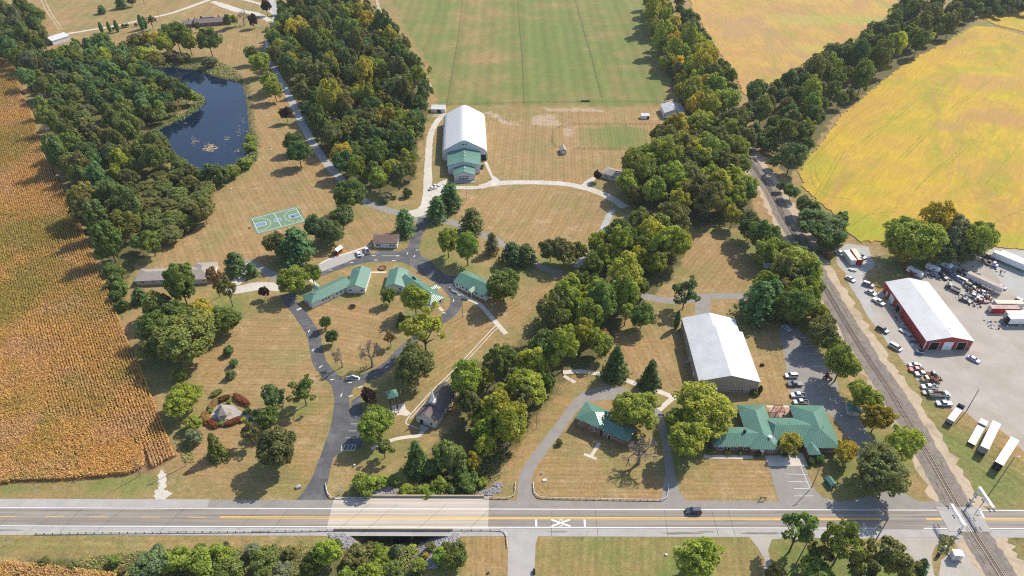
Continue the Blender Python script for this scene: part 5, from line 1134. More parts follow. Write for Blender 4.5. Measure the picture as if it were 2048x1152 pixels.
# ================================================================ railway crossing
def cantilever(px, py, ang, L, h, label, side):
    x, y, _ = G(px, py); o = empty('crossing_signal', (x, y, 0), ang, label, 'crossing signal')
    b = MB(); b.tube((0, 0, 0), (0, 0, h), .22, .18, 8); b.build('mast', 'white', o)
    b = MB()
    for y_ in (-.45, .45):
        for z in (h-.1, h-.9): b.tube((-.6, y_, z), (L, y_, z), .07, None, 5)
    n = int(L/1.0)
    for i in range(n+1):
        x_ = -.6+(L+.6)*i/n; b.box(x_, 0, h-.12, .08, .9, .06); b.tube((x_, -.45, h-.9), (x_, -.45, h-.1), .04, None, 4); b.tube((x_, .45, h-.9), (x_, .45, h-.1), .04, None, 4)
        if i < n: x2 = -.6+(L+.6)*(i+1)/n; b.tube((x_, -.45, h-.1), (x2, -.45, h-.9), .04, None, 4); b.tube((x_, .45, h-.1), (x2, .45, h-.9), .04, None, 4)
    b.box((L-.6)/2, 0, h-.05, L, .6, .04); b.build('cantilever_arm', 'white', o)
    for x_ in (L*.5, L*.95):
        for y_ in (-.7, .7): b = MB(); b.tube((x_, y_, h-1.9), (x_, y_, h-.9), .05); b.tube((x_-.4, y_, h-1.6), (x_-.4, y_+.06, h-1.6), .3, None, 10); b.tube((x_+.4, y_, h-1.6), (x_+.4, y_+.06, h-1.6), .3, None, 10); b.build('flashing_light', 'dark', o)
    for z, m_ in ((3.2, 'dark'), (2.2, 'dark')):
        b = MB(); b.box(0, 0, z, 1.5, .2, .5); b.build('flashing_light', m_, o)
    b = MB(); b.box(0, 0, 0, 1.2, 1.2, .4); b.build('base', 'concrete', o)
    return o
cantilever(1944, 1001, rad(-88), 7.6, 6.8, 'white lattice signal gantry at the far right corner of the railway crossing', 1)
cantilever(1912, 1074, rad(92), 7.6, 6.8, 'white lattice signal gantry at the near left corner of the railway crossing', -1)
def gate(px, py, label, lean):
    x, y, _ = G(px, py); o = empty('crossing_gate', (x, y, 0), rad(0), label, 'crossing gate'); b = MB(); b.tube((0, 0, 0), (0, 0, 2.2), .1); b.box(0, 0, .9, .5, .5, .7); b.build('mast', 'steel', o)
    b = MB(); b.tube((0, 0, 1.1), (lean, 0, 8.0), .09, .05); b.box(-.2, 0, .8, .6, .3, .4); b.build('gate_arm', 'white', o)
gate(1938, 1010, 'raised crossing gate on the far side of the highway', .8); gate(1918, 1068, 'raised crossing gate on the near side of the highway', -.6); 
c = G(1909, 1116); o = empty('signal_cabin', (c[0], c[1], 0), rad(-8), 'white signal cabin with a flat bright roof beside the track', 'cabin'); b = MB(); b.box(0, 0, .3, 2.6, 1.9, 2.5); b.build('cabinet', 'offwhite', o); b = MB(); b.box(0, 0, 2.82, 2.9, 2.2, .12); b.build('roof', 'white', o); b = MB(); b.box(0, -.97, .5, .9, .05, 2.0); b.build('door', 'steel', o); b = MB(); b.box(0, 0, 0, 3.2, 2.5, .32); b.build('plinth', 'concrete', o)
for i, (x, y, h) in enumerate(((1875,1113,2.0),(1888,1098,1.6))): small('signal_box', x, y, .8, .6, h, 'dark' if i == 0 else 'steel', ('dark relay box among weeds beside the gravel apron', 'grey relay box between weeds and the signal cabin')[i], 'relay box')

# ================================================================ vehicles
W_ME = {}
def wheel_mesh(r, w_):
    k = (r, w_)
    if k not in W_ME:
        b = MB(); b.tube((0, -w_/2, r), (0, w_/2, r), r, r, 14); c = MB(); c.tube((0, -w_/2-.012, r), (0, w_/2+.012, r), r*.58, r*.58, 10); W_ME[k] = (b.data('wheel', 'tyre'), c.data('rim', 'rim'))
    return W_ME[k]
def wheel(r, w_, o, loc): a = link('wheel', wheel_mesh(r, w_)[0], o, loc); link('rim', wheel_mesh(r, w_)[1], a); return a
def bevel(me, w_=.06):
    bm = bmesh.new(); bm.from_mesh(me); bmesh.ops.bevel(bm, geom=[e for e in bm.edges if e.calc_face_angle(0) > .35], offset=w_, segments=2, affect='EDGES', profile=.6); bm.to_mesh(me); bm.free(); return me
VM = {}
SPEC = {  # length, width, lower body profile, cabin (x0 bottom,x0 top,x1 top,x1 bottom, z0,z1), wheel x, radius
 'sedan': (4.8, 1.85, [(-2.4,.35),(-2.4,.9),(-1.5,.98),(1.0,.95),(2.25,.75),(2.4,.55),(2.4,.35)], (-1.85,-1.1,.35,1.15,.95,1.42), 1.45, .33),
 'suv': (5.0, 2.0, [(-2.5,.4),(-2.5,1.08),(1.15,1.08),(2.35,.98),(2.5,.7),(2.5,.4)], (-2.45,-2.15,.45,1.25,1.06,1.80), 1.5, .38),
 'van': (5.1, 2.0, [(-2.55,.35),(-2.55,1.05),(1.5,1.0),(2.4,.85),(2.55,.6),(2.55,.35)], (-2.5,-2.3,.9,1.9,1.0,1.80), 1.55, .35),
 'pickup': (5.7, 2.0, [(-2.85,.45),(-2.85,1.08),(1.35,1.08),(2.7,1.0),(2.85,.75),(2.85,.45)], (-.75,-.55,.75,1.45,1.06,1.82), 1.8, .39),
}
def vmesh(kind):
    if kind in VM: return VM[kind]
    L, Wd, prof, cab, wx, r = SPEC[kind]; b = MB(); b.sideprism(prof, -Wd/2, Wd/2); body = b.data('body', 'paint'); 
    if kind == 'pickup':       # open bed
        bm = bmesh.new(); bm.from_mesh(body); bm.free(); b = MB(); b.sideprism([(-.72,.45),(-.72,1.08),(1.35,1.08),(2.7,1.0),(2.85,.75),(2.85,.45)], -Wd/2, Wd/2)
        for y in (-1, 1): b.box(-1.78, y*(Wd/2-.06), .45, 2.13, .12, .64)
        b.box(-2.80, 0, .45, .1, Wd-.26, .62); b.box(-1.75, 0, .45, 2.0, Wd-.26, .2); body = b.data('body', 'paint')
    bevel(body, .05)
    x0, x1, x2, x3, z0, z1 = cab; wb, wt = Wd/2-.06, Wd/2-.26; b = MB()
    vs = [(x0, -wb, z0), (x3, -wb, z0), (x3, wb, z0), (x0, wb, z0), (x1, -wt, z1), (x2, -wt, z1), (x2, wt, z1), (x1, wt, z1)]
    b.mesh(vs, [(0, 1, 5, 4), (1, 2, 6, 5), (2, 3, 7, 6), (3, 0, 4, 7), (4, 5, 6, 7)]); glass = b.data('window_glass', 'glass')
    b = MB(); b.mesh([(x1-.06, -wt-.03, z1), (x2+.04, -wt-.03, z1), (x2+.04, wt+.03, z1), (x1-.06, wt+.03, z1), (x1, -wt+.06, z1+.07), (x2-.08, -wt+.06, z1+.07), (x2-.08, wt-.06, z1+.07), (x1, wt-.06, z1+.07)], [(3, 2, 1, 0), (4, 5, 6, 7), (0, 1, 5, 4), (1, 2, 6, 5), (2, 3, 7, 6), (3, 0, 4, 7)])
    for sy in (-1, 1):
        for (xa, xb) in ((x0, x1), (x3, x2)): b.tube((xa, sy*(wb-.01), z0), (xb, sy*(wt+.01), z1+.02), .05, None, 5)
        if kind != 'sedan' or True: xm = (x1+x2)/2; b.tube((xm, sy*wb, z0), (xm, sy*(wt+.01), z1+.02), .05, None, 5)
    roof = b.data('roof_panel', 'paint')
    b = MB(); b.box(L/2+.02, 0, .38, .12, Wd*.94, .22); b.box(-L/2-.02, 0, .38, .12, Wd*.94, .22); bump = b.data('bumper', 'dark')
    b = MB(); b.box(0, 0, 0, .1, .36, .18); hl = b.data('headlight', 'lamp_clear'); b = MB(); b.box(0, 0, 0, .1, .22, .3); tl = b.data('tail_light', 'lamp_red')
    bed = None
    if kind == 'pickup': b = MB(); b.box(-1.75, 0, .652, 1.96, Wd-.28, .02); bed = b.data('bed_liner', 'dark')
    VM[kind] = (body, glass, roof, bump, hl, tl, bed); return VM[kind]
NAMES = {'sedan': ('sedan_car', 'car'), 'suv': ('suv_car', 'SUV'), 'van': ('minivan', 'minivan'), 'pickup': ('pickup_truck', 'pickup truck')}
def car(kind, px, py, ang, col, label, group=None, roofcol=None, cover=None):
    L, Wd, prof, cab, wx, r = SPEC[kind]; x, y, _ = G(px, py, .7); o = empty(NAMES[kind][0], (x, y, .02 if 1005 > py or py > 1070 else .07), rad(ang), label, NAMES[kind][1], group); me = vmesh(kind)
    a = link('body', me[0], o); a.color = (*col, 1); link('window_glass', me[1], o); a = link('roof_panel', me[2], o); a.color = (*(roofcol or col), 1); link('bumper', me[3], o)
    for sy in (-1, 1):
        link('headlight', me[4], o, (L/2-.02, sy*(Wd/2-.3), .68)); link('tail_light', me[5], o, (-L/2+.01, sy*(Wd/2-.18), .72))
        for sx_ in (-1, 1): wheel(r, .24, o, (sx_*wx, sy*(Wd/2-.13), 0))
    if me[6]:
        if cover: b = MB(); b.box(-1.78, 0, 1.09, 2.1, Wd-.04, .05); b.build('bed_cover', cover, o)
        else: link('bed_liner', me[6], o)
    return o
WH, SIL, NAVY, BLK, RED, GRY = (.78, .78, .78), (.42, .43, .45), (.02, .028, .06), (.015, .015, .018), (.45, .02, .03), (.16, .165, .175)
car('suv', 1387, 1022, 180, NAVY, 'dark navy SUV driving on the highway', roofcol=NAVY)
g_ = 'vehicles parked behind the office complex'
car('suv', 1582.5, 751, 181, WH, 'white SUV with roof rails parked right of the gymnasium', g_); car('pickup', 1589.4, 768, 181, (.07,.08,.10), 'dark pickup truck with a covered bed below the white SUV', g_, cover='grey'); car('pickup', 1596.4, 790, 181, WH, 'white pickup truck with a dark open bed behind the office complex', g_); car('pickup', 1601.6, 804, 181, (.50,.56,.55), 'pale green grey pickup truck nearest the green office roof', g_)
car('sedan', 1573.8, 656, -62, (.42,.48,.60), 'pale blue car at the shaded far end of the side parking lot', g_)
car('sedan', 716.8, 507.5, 116, (.68,.68,.70), 'silver sedan on the concrete parking beside the kiosk'); car('pickup', 733.5, 501, 118, (.62,.63,.66), 'silver pickup truck with a dark bed left of the small office')
car('sedan', 865.5, 376, 35, WH, 'white car at the front of the pair by the arena drive', 'white cars by the arena drive'); car('sedan', 872, 371.5, 35, WH, 'white car tucked behind another under the pines by the arena drive', 'white cars by the arena drive'); car('sedan', 964.5, 333, 80, BLK, 'black car beside the arena annex wall')
g_ = 'vehicles around the red workshop'
car('suv', 1765.2, 659, -52, (.10,.09,.10), 'dark SUV with a pale hood left of the red workshop', g_, roofcol=(.05,.045,.05)); car('van', 1791.2, 694, -54, WH, 'white minivan parked on the grass edge below the red workshop', g_)
car('sedan', 1829.4, 729.5, 176, (.70,.72,.76), 'white sedan at the head of the parked row in the yard', g_); car('pickup', 1833, 739.5, 177, (.55,.04,.05), 'red pickup truck in the parked row', g_, cover='rust'); car('pickup', 1845, 748, 177, WH, 'white pickup truck in the parked row just below the red one', g_, cover='brown')
car('pickup', 1858, 773.8, 176, (.75,.74,.80), 'white pickup truck with a dark bed below the yellow digger truck', g_); car('sedan', 1858, 785, 176, (.50,.45,.38), 'tan car partly behind the flatbed dump truck', g_); car('pickup', 1888, 807, 176, (.62,.70,.85), 'pale blue pickup truck at the bottom end of the parked row', g_, cover='offwhite')
car('sedan', 1947.7, 718, -52, (.45,.42,.75), 'violet white sedan parked outside the workshop bays', g_, roofcol=WH); car('pickup', 1757.3, 603, -58, WH, 'white pickup truck with a dark windscreen left of the workshop door', g_, cover='offwhite'); car('suv', 1736.7, 569, -36, (.30,.24,.30), 'maroon and white SUV on the lane above the workshop', g_, roofcol=(.68,.68,.70))
car('pickup', 1679, 506, -62, WH, 'white pickup truck by the dark bushes next to the white container', g_); car('sedan', 2002, 573, -50, (.16,.12,.45), 'purple car beside the rusty roofed trailer', g_); car('suv', 2042, 603, -48, BLK, 'black and white SUV at the right edge of the yard', g_, roofcol=(.5,.5,.5)); car('sedan', 1931, 600.5, -40, (.05,.045,.05), 'dark car at the foot of the scrap heap', g_)
g2 = g_
for k_, x_, y_, a_, c_, l_ in (('sedan',1871,549,-55,(.35,.36,.4),'grey car below the middle camper'),('pickup',1884,552,-60,(.05,.05,.06),'black pickup truck between the campers and the scrap heap'),('suv',1897,545,-50,(.10,.12,.2),'dark blue SUV in the tree shade by the campers'),('sedan',1912,537,-48,(.5,.5,.52),'pale grey car under the trees above the scrap heap'),('sedan',1926,545,-55,(.04,.04,.05),'black car at the top of the scrap heap'),('van',1930,563,-50,(.55,.55,.58),'pale van among the scrap'),('pickup',1946,592,-35,(.62,.62,.65),'white pickup truck half buried in the scrap heap'),('sedan',1962,601,-20,(.30,.05,.05),'red brown car at the lower edge of the scrap heap'),('sedan',1906,548,-50,(.08,.08,.09),'dark car between pale ones above the bed truck'),('suv',1940,571,-50,(.06,.06,.08),'black SUV in the middle of the scrap heap'),('pickup',1975,512,-45,(.04,.04,.05),'dark pickup truck at the top of the yard by the trees'),('sedan',1968,585,-40,(.45,.45,.5),'grey car beside the rusty roofed trailer foot'),('sedan',1742,585,-50,(.55,.56,.58),'silver car on the lane nearest the workshop corner')): car(k_, x_, y_, a_, c_, l_, g2)
car('sedan', 1723, 512, -60, BLK, 'small black car behind the red container', g_); car('sedan', 1701, 557.5, -58, (.66,.67,.70), 'white car on the verge below the containers', g_); car('pickup', 1915, 556, -70, (.35,.25,.6), 'violet and white truck among the scrap', g_, roofcol=WH)
# tow truck, bed truck, digger truck, dump flatbed, tractor
def truck(px, py, ang, cabcol, label, bed='flat', bedmat='dark', L=6.5, cat='truck', name='flatbed_truck'):
    x, y, _ = G(px, py, .9); o = empty(name, (x, y, .02), rad(ang), label, cat, 'vehicles around the red workshop')
    b = MB(); b.sideprism([(L/2-2.4, .5), (L/2-2.4, 2.2), (L/2-1.3, 2.25), (L/2-.9, 1.4), (L/2-.1, 1.25), (L/2, .5)], -1.0, 1.0); me = bevel(b.data('cab', 'paint'), .06); c = link('cab', me, o); c.color = (*cabcol, 1)
    b = MB(); b.mesh([(L/2-1.28, -.8, 2.12), (L/2-.95, -.8, 1.46), (L/2-.95, .8, 1.46), (L/2-1.28, .8, 2.12)], [(0, 1, 2, 3)]); b.v = [(v[0]+.03, v[1], v[2]+.02) for v in b.v]
    for sy in (-1.02, 1.02): b.poly([(L/2-2.1, sy, 1.4), (L/2-1.1, sy, 1.4), (L/2-1.35, sy, 2.05), (L/2-2.1, sy, 2.05)])
    b.build('windscreen', 'glass', o)
    b = MB(); b.box(-1.2, 0, .55, L-2.3, .9, .3); b.build('chassis', 'dark', o)
    b = MB()
    if bed == 'flat': b.box(-1.25, 0, .85, L-2.6, 2.2, .18)
    elif bed == 'dump':
        b.box(-1.25, 0, .85, L-2.6, 2.3, .15)
        for sy in (-1.1, 1.1): b.box(-1.25, sy, 1.0, L-2.6, .12, .8)
        for sx_ in (-1.25-(L-2.6)/2+.06, -1.25+(L-2.6)/2-.06): b.box(sx_, 0, 1.0, .12, 2.08, .8)
    elif bed == 'rig':
        b.box(-1.25, 0, .85, L-2.6, 2.0, .15); b.box(-.4, 0, 1.0, 1.4, 1.4, 1.0); b.tube((-1.2, 0, 1.6), (-3.0, .3, 2.6), .16); b.tube((-3.0, .3, 2.6), (-3.8, .4, 1.2), .14); b.box(-3.8, .4, .9, .8, .9, .5)
    b.build('bed' if bed != 'rig' else 'rig', bedmat, o)
    if bed == 'dump': b = MB(); b.box(-1.25, 0, 1.0, L-2.9, 2.0, .12); b.build('load', 'brown', o)
    for sx_ in (L/2-1.0, -L/2+1.2):
        for sy in (-.9, .9): wheel(.48, .3, o, (sx_, sy, 0))
    return o
truck(1879, 789.5, -4, (.45,.62,.58), 'flatbed dump truck with a pale green cab in the parked row', 'dump', 'stone', 8.0, name='dump_truck'); truck(1861, 759, 178, (.45,.36,.16), 'old yellow brown digger truck in the parked row', 'rig', 'rust', 7.0, name='digger_truck'); truck(1906, 576, 128, (.08,.08,.09), 'dark truck with an open white edged bed near the scrap heap', 'dump', 'offwhite', 6.4, name='bed_truck'); truck(1980, 526, -48, (.45,.45,.8), 'violet white tow truck below the trees', 'rig', 'dark', 7.0, name='tow_truck')
truck(1861, 748, -5, (.12,.10,.09), 'dark brown flatbed beside the white pickup in the parked row', 'flat', 'brown', 5.6)
x, y, _ = G(1655, 758); o = empty('farm_tractor', (x, y, 0), rad(-50), 'dark red farm tractor in the shade by the railway trees', 'tractor'); b = MB(); b.box(.6, 0, .9, 1.8, .8, .7); b.box(-.6, 0, .9, 1.2, 1.0, .5); me = b.data('body', 'redbrown'); link('body', me, o); b = MB(); b.box(-.6, 0, 1.4, 1.2, 1.2, 1.1, 0, .85); b.build('cab', 'glass', o); b = MB(); b.box(-.6, 0, 2.5, 1.3, 1.3, .1); b.build('cab_roof', 'rustyred', o)
for sx_, sy, r in ((-.8, -.85, .75), (-.8, .85, .75), (1.2, -.6, .42), (1.2, .6, .42)): wheel(r, .35, o, (sx_, sy, 0))
# caravans
def rv(px, py, ang, L, label):
    x, y, _ = G(px, py, 1.5); o = empty('camper_trailer', (x, y, .02), rad(ang), label, 'camper', 'campers parked by the trees'); b = MB(); b.sideprism([(-L/2, .6), (-L/2, 2.5), (-L/2+.3, 2.75), (L/2-.9, 2.75), (L/2, 2.0), (L/2, .9), (L/2-.4, .6)], -1.2, 1.2); link('body', bevel(b.data('body', 'white'), .12), o)
    b = MB(); b.box(-.5, 0, 2.78, 1.0, .8, .3); b.box(1.4, 0, 2.78, .5, .5, .2); b.build('roof_unit', 'steel', o); b = MB()
    for sy in (-1.215, 1.215): b.box(.9, sy, 1.5, 1.2, .02, .6); b.box(-1.6, sy, 1.5, .9, .02, .6)
    b.box(L/2-.36, 0, 1.75, .03, 1.6, .5); b.build('window', 'glass', o)
    for sy in (-1.05, 1.05): wheel(.36, .24, o, (-.3, sy, 0)); wheel(.36, .24, o, (-1.1, sy, 0))
    b = MB(); b.tube((L/2-.3, -.6, .55), (L/2+1.2, 0, .55), .06); b.tube((L/2-.3, .6, .55), (L/2+1.2, 0, .55), .06); b.build('hitch', 'dark', o)
rv(1830, 544, -55, 7.5, 'white camper nearest the red fence below the trees'); rv(1866, 536, -50, 6.2, 'white camper in the middle of the three under the trees'); rv(1890, 528, -52, 6.5, 'dull white camper deepest in the tree shade')
# semi trailers and containers: two points on the roof centre line
def trailer(p, q, L, label, body='white', roof='white', H_=4.0, Wd=2.6, name='semi_trailer', cat='trailer', wheels=True, rear='steel', group='trailers in the yard', ang=None, ribs=True):
    a, c = np.array(G2(*p, H_)), np.array(G2(*q, H_)); d = (c-a)/np.linalg.norm(c-a); ctr = (a+c)/2 if ang is None else (a+c)/2; an = math.atan2(d[1], d[0]) if ang is None else rad(ang)
    o = empty(name, (*ctr, .02), an, label, cat, group); z0 = 1.15 if wheels else .15; b = MB(); b.box(0, 0, z0, L, Wd, H_-z0-.04)
    if ribs:
        for i in range(int(L/1.2)):
            for sy in (-1, 1): b.box(-L/2+.6+i*1.2, sy*(Wd/2+.02), z0+.1, .08, .04, H_-z0-.3)
    b.build('body', body, o); b = MB(); b.box(0, 0, H_-.038, L+.04, Wd+.04, .05)
    b.build('roof_panel', roof, o); b = MB(); b.box(-L/2-.03, -Wd/4, z0+.05, .05, Wd/2-.06, H_-z0-.2); b.box(-L/2-.03, Wd/4, z0+.05, .05, Wd/2-.06, H_-z0-.2); b.build('rear_door', rear, o)
    if wheels:
        for x_ in (-L/2+1.3, -L/2+2.6):
            for sy in (-1, 1): wheel(.5, .5, o, (x_, sy*(Wd/2-.3), 0))
        b = MB(); b.box(L/2-3.2, -.8, .05, .2, .2, 1.1); b.box(L/2-3.2, .8, .05, .2, .2, 1.1); b.build('landing_leg', 'dark', o); b = MB(); b.box(-L/2+.1, 0, .5, .15, Wd-.2, .12); b.box(-L/2+2, 0, .9, 4, 1.6, .24); b.build('bogie_frame', 'dark', o)
    return o
trailer((1969.4,895.4),(1994,844.2), 15.6, 'long white box trailer next to the low flatbed', rear='grey'); trailer((1998.5,926.7),(2030.4,877.3), 15.8, 'nearest white box trailer with a dark rear on the grass edge', rear='dark', body='white')
trailer((2006,496),(2045,538), 16.0, 'white box trailer left of its twin at the far right of the yard', ang=-50); trailer((2021,496),(2060,538), 16.0, 'white box trailer right of its twin at the far right of the yard', ang=-50)
trailer((1952,540),(1993,580), 15.5, 'old pale trailer with a rust streaked roof behind the scrap heap', body='offwhite', roof='rust_roof', H_=3.6, ang=-52, name='old_trailer'); trailer((1992,623),(2110,627), 15.5, 'white box trailer lying across the yard behind its neighbour at the right edge', H_=4.0, ang=0); trailer((1996,632),(2114,636), 15.5, 'white box trailer nearest of the side by side pair at the right edge', H_=4.0, ang=0, rear='dark')
trailer((1978,613),(2042,614.5), 12.2, 'container with a rusty red end and pink rusted roof', body='rustyred', roof='rust_roof', H_=2.7, wheels=False, name='shipping_container', cat='container', ang=-1); trailer((1992,603.5),(2046,604), 12.2, 'container with a faded green roof behind the rusty one', body='offwhite', roof='cream', H_=2.7, wheels=False, name='shipping_container', cat='container', ang=-1)
trailer((1692.5,500),(1709,521), 8.4, 'white container with a pale roof by the railway bushes', body='offwhite', roof='white', H_=3.0, wheels=False, name='shipping_container', cat='container'); trailer((1706,496),(1723,521), 9.4, 'red container with a pale tan roof beside the white one', body='rustyred', roof='cream', H_=3.2, wheels=False, name='shipping_container', cat='container', rear='rustyred')
# flatbed + dump trailer
a, c = np.array(G2(1942.8, 887.5, 1.2)), np.array(G2(1968.8, 840.5, 1.2)); d = c-a; an = math.atan2(d[1], d[0]); o = empty('flatbed_trailer', (*((a+c)/2), .02), an, 'low pale flatbed trailer with a raised front deck', 'trailer', 'trailers in the yard')
b = MB(); b.box(-1.6, 0, 1.0, 11.6, 2.5, .16); b.build('deck', 'offwhite', o); b = MB(); b.box(5.9, 0, 1.5, 2.9, 2.5, .16); b.build('front_deck', 'offwhite', o); b = MB(); b.box(-1.6, 0, .7, 11.6, 1.4, .3); b.box(4.3, 0, .9, .5, 2.4, .7); b.box(-7.4, 0, .6, .1, 2.4, .5); b.build('frame', 'dark', o)
for x_ in (-6.2, -4.9):
    for sy in (-1, 1): wheel(.42, .4, o, (x_, sy*.95, 0))
a, c = np.array(G2(1901.2, 840, 2.7)), np.array(G2(1924.5, 808.5, 2.7)); d = c-a; an = math.atan2(d[1], d[0]); o = empty('dump_trailer', (*((a+c)/2), .02), an, 'open topped grey dump trailer with a white interior beside the yard pole', 'trailer', 'trailers in the yard'); L = 11.2
b = MB()
for sy in (-1.2, 1.2): b.box(0, sy, 1.2, L, .1, 1.5)
for x_ in (-L/2+.05, L/2-.05): b.box(x_, 0, 1.2, .1, 2.3, 1.5)
b.box(0, 0, 1.1, L, 2.5, .1); b.build('body', 'grey', o); b = MB(); b.box(-1.2, 0, 1.22, 8.4, 2.28, .9); b.build('load', 'white', o); b = MB(); b.box(4.3, 0, 1.25, 2.2, 2.26, .3); b.build('front_shade', 'dark', o)  # dark slab colours in the shade of the empty front end
for x_ in (-L/2+1.1, -L/2+2.3):
    for sy in (-1, 1): wheel(.5, .5, o, (x_, sy*.95, 0))
b = MB(); b.box(0, 0, .8, L-1, 1.2, .3); b.build('chassis', 'dark', o)
# small car trailer, quads, bin
a = G(1810, 666); o = empty('utility_trailer', (a[0], a[1], .02), rad(-58), 'empty car trailer in the shade along the red wall', 'trailer'); b = MB(); b.box(0, 0, .5, 5.2, 2.0, .12); b.build('deck', 'steel', o); b = MB(); b.tube((2.6, -.7, .5), (4.2, 0, .5), .06); b.tube((2.6, .7, .5), (4.2, 0, .5), .06); b.build('hitch', 'dark', o)
for sy in (-1.1, 1.1):
    for x_ in (-.8, .1): wheel(.34, .22, o, (x_, sy, 0))
def quad(px, py, ang, label):
    x, y, _ = G(px, py); o = empty('quad_bike', (x, y, .02), rad(ang), label, 'quad bike', 'quad bikes by the lane'); b = MB(); b.box(0, 0, .5, 1.5, .55, .35, 0, .8); b.box(.65, 0, .75, .5, .9, .12); b.box(-.65, 0, .75, .5, .9, .12); b.build('body', 'white', o); b = MB(); b.tube((.35, -.4, 1.05), (.35, .4, 1.05), .03); b.tube((.4, 0, .8), (.35, 0, 1.05), .04); b.build('handlebar', 'dark', o)
    for sx_ in (-.6, .6):
        for sy in (-.45, .45): wheel(.3, .26, o, (sx_, sy, 0))
quad(1701, 541, -60, 'white quad bike on the left of the pair below the containers'); quad(1708, 542, -50, 'white quad bike on the right of the pair below the containers'); quad(1848, 551, -60, 'white quad bike beside the nearest camper'); quad(1853, 548, -20, 'white quad bike between two campers')
a = G(1837.5, 707); o = empty('skip_bin', (a[0], a[1], .02), rad(-20), 'blue bin at the shaded corner of the red workshop', 'bin'); b = MB(); b.box(0, 0, .1, 2.4, 1.6, 1.1, 0, 1.1); b.build('tub', 'blue', o); b = MB(); b.box(0, 0, 1.2, 2.6, 1.7, .08); b.build('lid', 'dark', o)
a, c = G(1804, 530), G(1826, 556); d = np.array(c)-np.array(a); b = MB(); b.box(0, 0, 0, float(np.linalg.norm(d)), .12, 2.0); o = b.build('board_fence', 'redbrown'); o.location = ((a[0]+c[0])/2, (a[1]+c[1])/2, 0); o.rotation_euler = (0, 0, math.atan2(d[1], d[0])); tag(o, 'reddish board fence between the workshop and the trees', 'fence')
# scrap heap: nobody could count it
b = MB(); P = [G2(*p) for p in [(1918,541),(1945,545),(1962,575),(1985,592),(1982,606),(1955,608),(1935,590),(1925,570)]]; A = np.array(P); lo, hi = A.min(0), A.max(0); k = 0
while k < 330:
    p = rng.uniform(lo, hi)
    if not inpoly(p[:1], p[1:], P)[0]: continue
    k += 1; b.mat(int(rng.integers(0, 7))); s_ = rng.uniform(.3, 1.5, 3); b.box(p[0], p[1], rng.uniform(0, .5), s_[0], s_[1]*.8, s_[2]*.7, rng.uniform(0, 3), rng.uniform(.6, 1))
o = b.build('scrap_heap', ['rust', 'offwhite', 'dark', 'brown', 'steel', 'redbrown', 'black']); tag(o, 'jumbled heap of scrap metal and car parts in the yard', 'scrap', None, 'stuff')
b = MB()
for pts, n in (([(1768,590),(1780,590),(1835,690),(1822,694)], 60), ([(1840,690),(1850,700),(1845,712),(1834,704)], 14), ([(1850,546),(1900,536),(1915,552),(1900,566),(1870,560)], 60), ([(1968,640),(2050,645),(2050,652),(1985,660),(1972,650)], 45), ([(1895,560),(1925,590),(1965,612),(1955,618),(1915,600)], 60), ([(1945,530),(1962,548),(1990,590),(1984,596),(1950,560)], 40), ([(1985,520),(2010,545),(2004,556),(1978,532)], 20), ([(1824,726),(1900,800),(1896,806),(1850,770)], 26)):
    P = [G2(*p) for p in pts]; A = np.array(P); lo, hi = A.min(0), A.max(0); k = 0
    while k < n:
        p = rng.uniform(lo, hi)
        if not inpoly(p[:1], p[1:], P)[0]: continue
        k += 1; b.mat(int(rng.integers(0, 6))); s_ = rng.uniform(.25, 1.1, 3); b.box(p[0], p[1], .02, s_[0], s_[1]*.7, s_[2]*.6, rng.uniform(0, 3), rng.uniform(.6, 1))
tag(b.build('yard_litter', ['rust', 'offwhite', 'dark', 'steel', 'tan', 'blue']), 'scattered crates, tyres and scrap lying about the gravel yard', 'litter', None, 'stuff')
# stains and patches on the roads
b = MB()
for _ in range(46):
    s = rng.uniform(-175, 175); t = rng.choice((-hw/2-.9, -hw/2+.9, hw/2-.9, hw/2+.9, -hw-1.6))+rng.normal(0, .25); L = rng.uniform(1.5, 9); wd = rng.uniform(.12, .5); pts = []
    for i in range(12): a = 6.283*i/12; pts.append((*H(s+L*math.cos(a)*(1+.2*rng.normal()), t+wd*math.sin(a)*(1+.25*rng.normal())), .0605+.0001*_))
    if not bs0-10 < s < bs1+10: b.poly(pts)
M['road_stain'] = mk_hwy('road_patch', (.205, .187, .168), (.25, .23, .207), (.16, .145, .13)); tag(b.build('road_stain', 'road_stain'), kind='structure')
# ================================================================ trees
def quads(P, N, size, zs=1., asp=.7):
    n = len(P); N = N/np.linalg.norm(N, axis=1, keepdims=True); R = rng.normal(size=(n, 3)); T = np.cross(N, R); T /= np.linalg.norm(T, axis=1, keepdims=True)+1e-9; U = np.cross(N, T)
    s = size*1.15*(.65+.7*rng.random((n, 1))); sc = np.array((1, 1, zs)); V = np.empty((n, 4, 3))
    V[:, 0] = P-T*s*sc-U*s*asp*.35*sc; V[:, 1] = P+T*s*.1*sc-U*s*asp*sc; V[:, 2] = P+T*s*sc+U*s*asp*.35*sc; V[:, 3] = P-T*s*.1*sc+U*s*asp*sc
    return V
def crown_mesh(name, V, tint, warm): n = len(V); return np_mesh(name, V.reshape(-1, 3), np.arange(4*n).reshape(n, 4), [M['leaf']], {'tint': ('FLOAT', tint), 'warm': ('FLOAT', warm)})
def unit(n): v = rng.normal(size=(n, 3)); return v/np.linalg.norm(v, axis=1, keepdims=True)
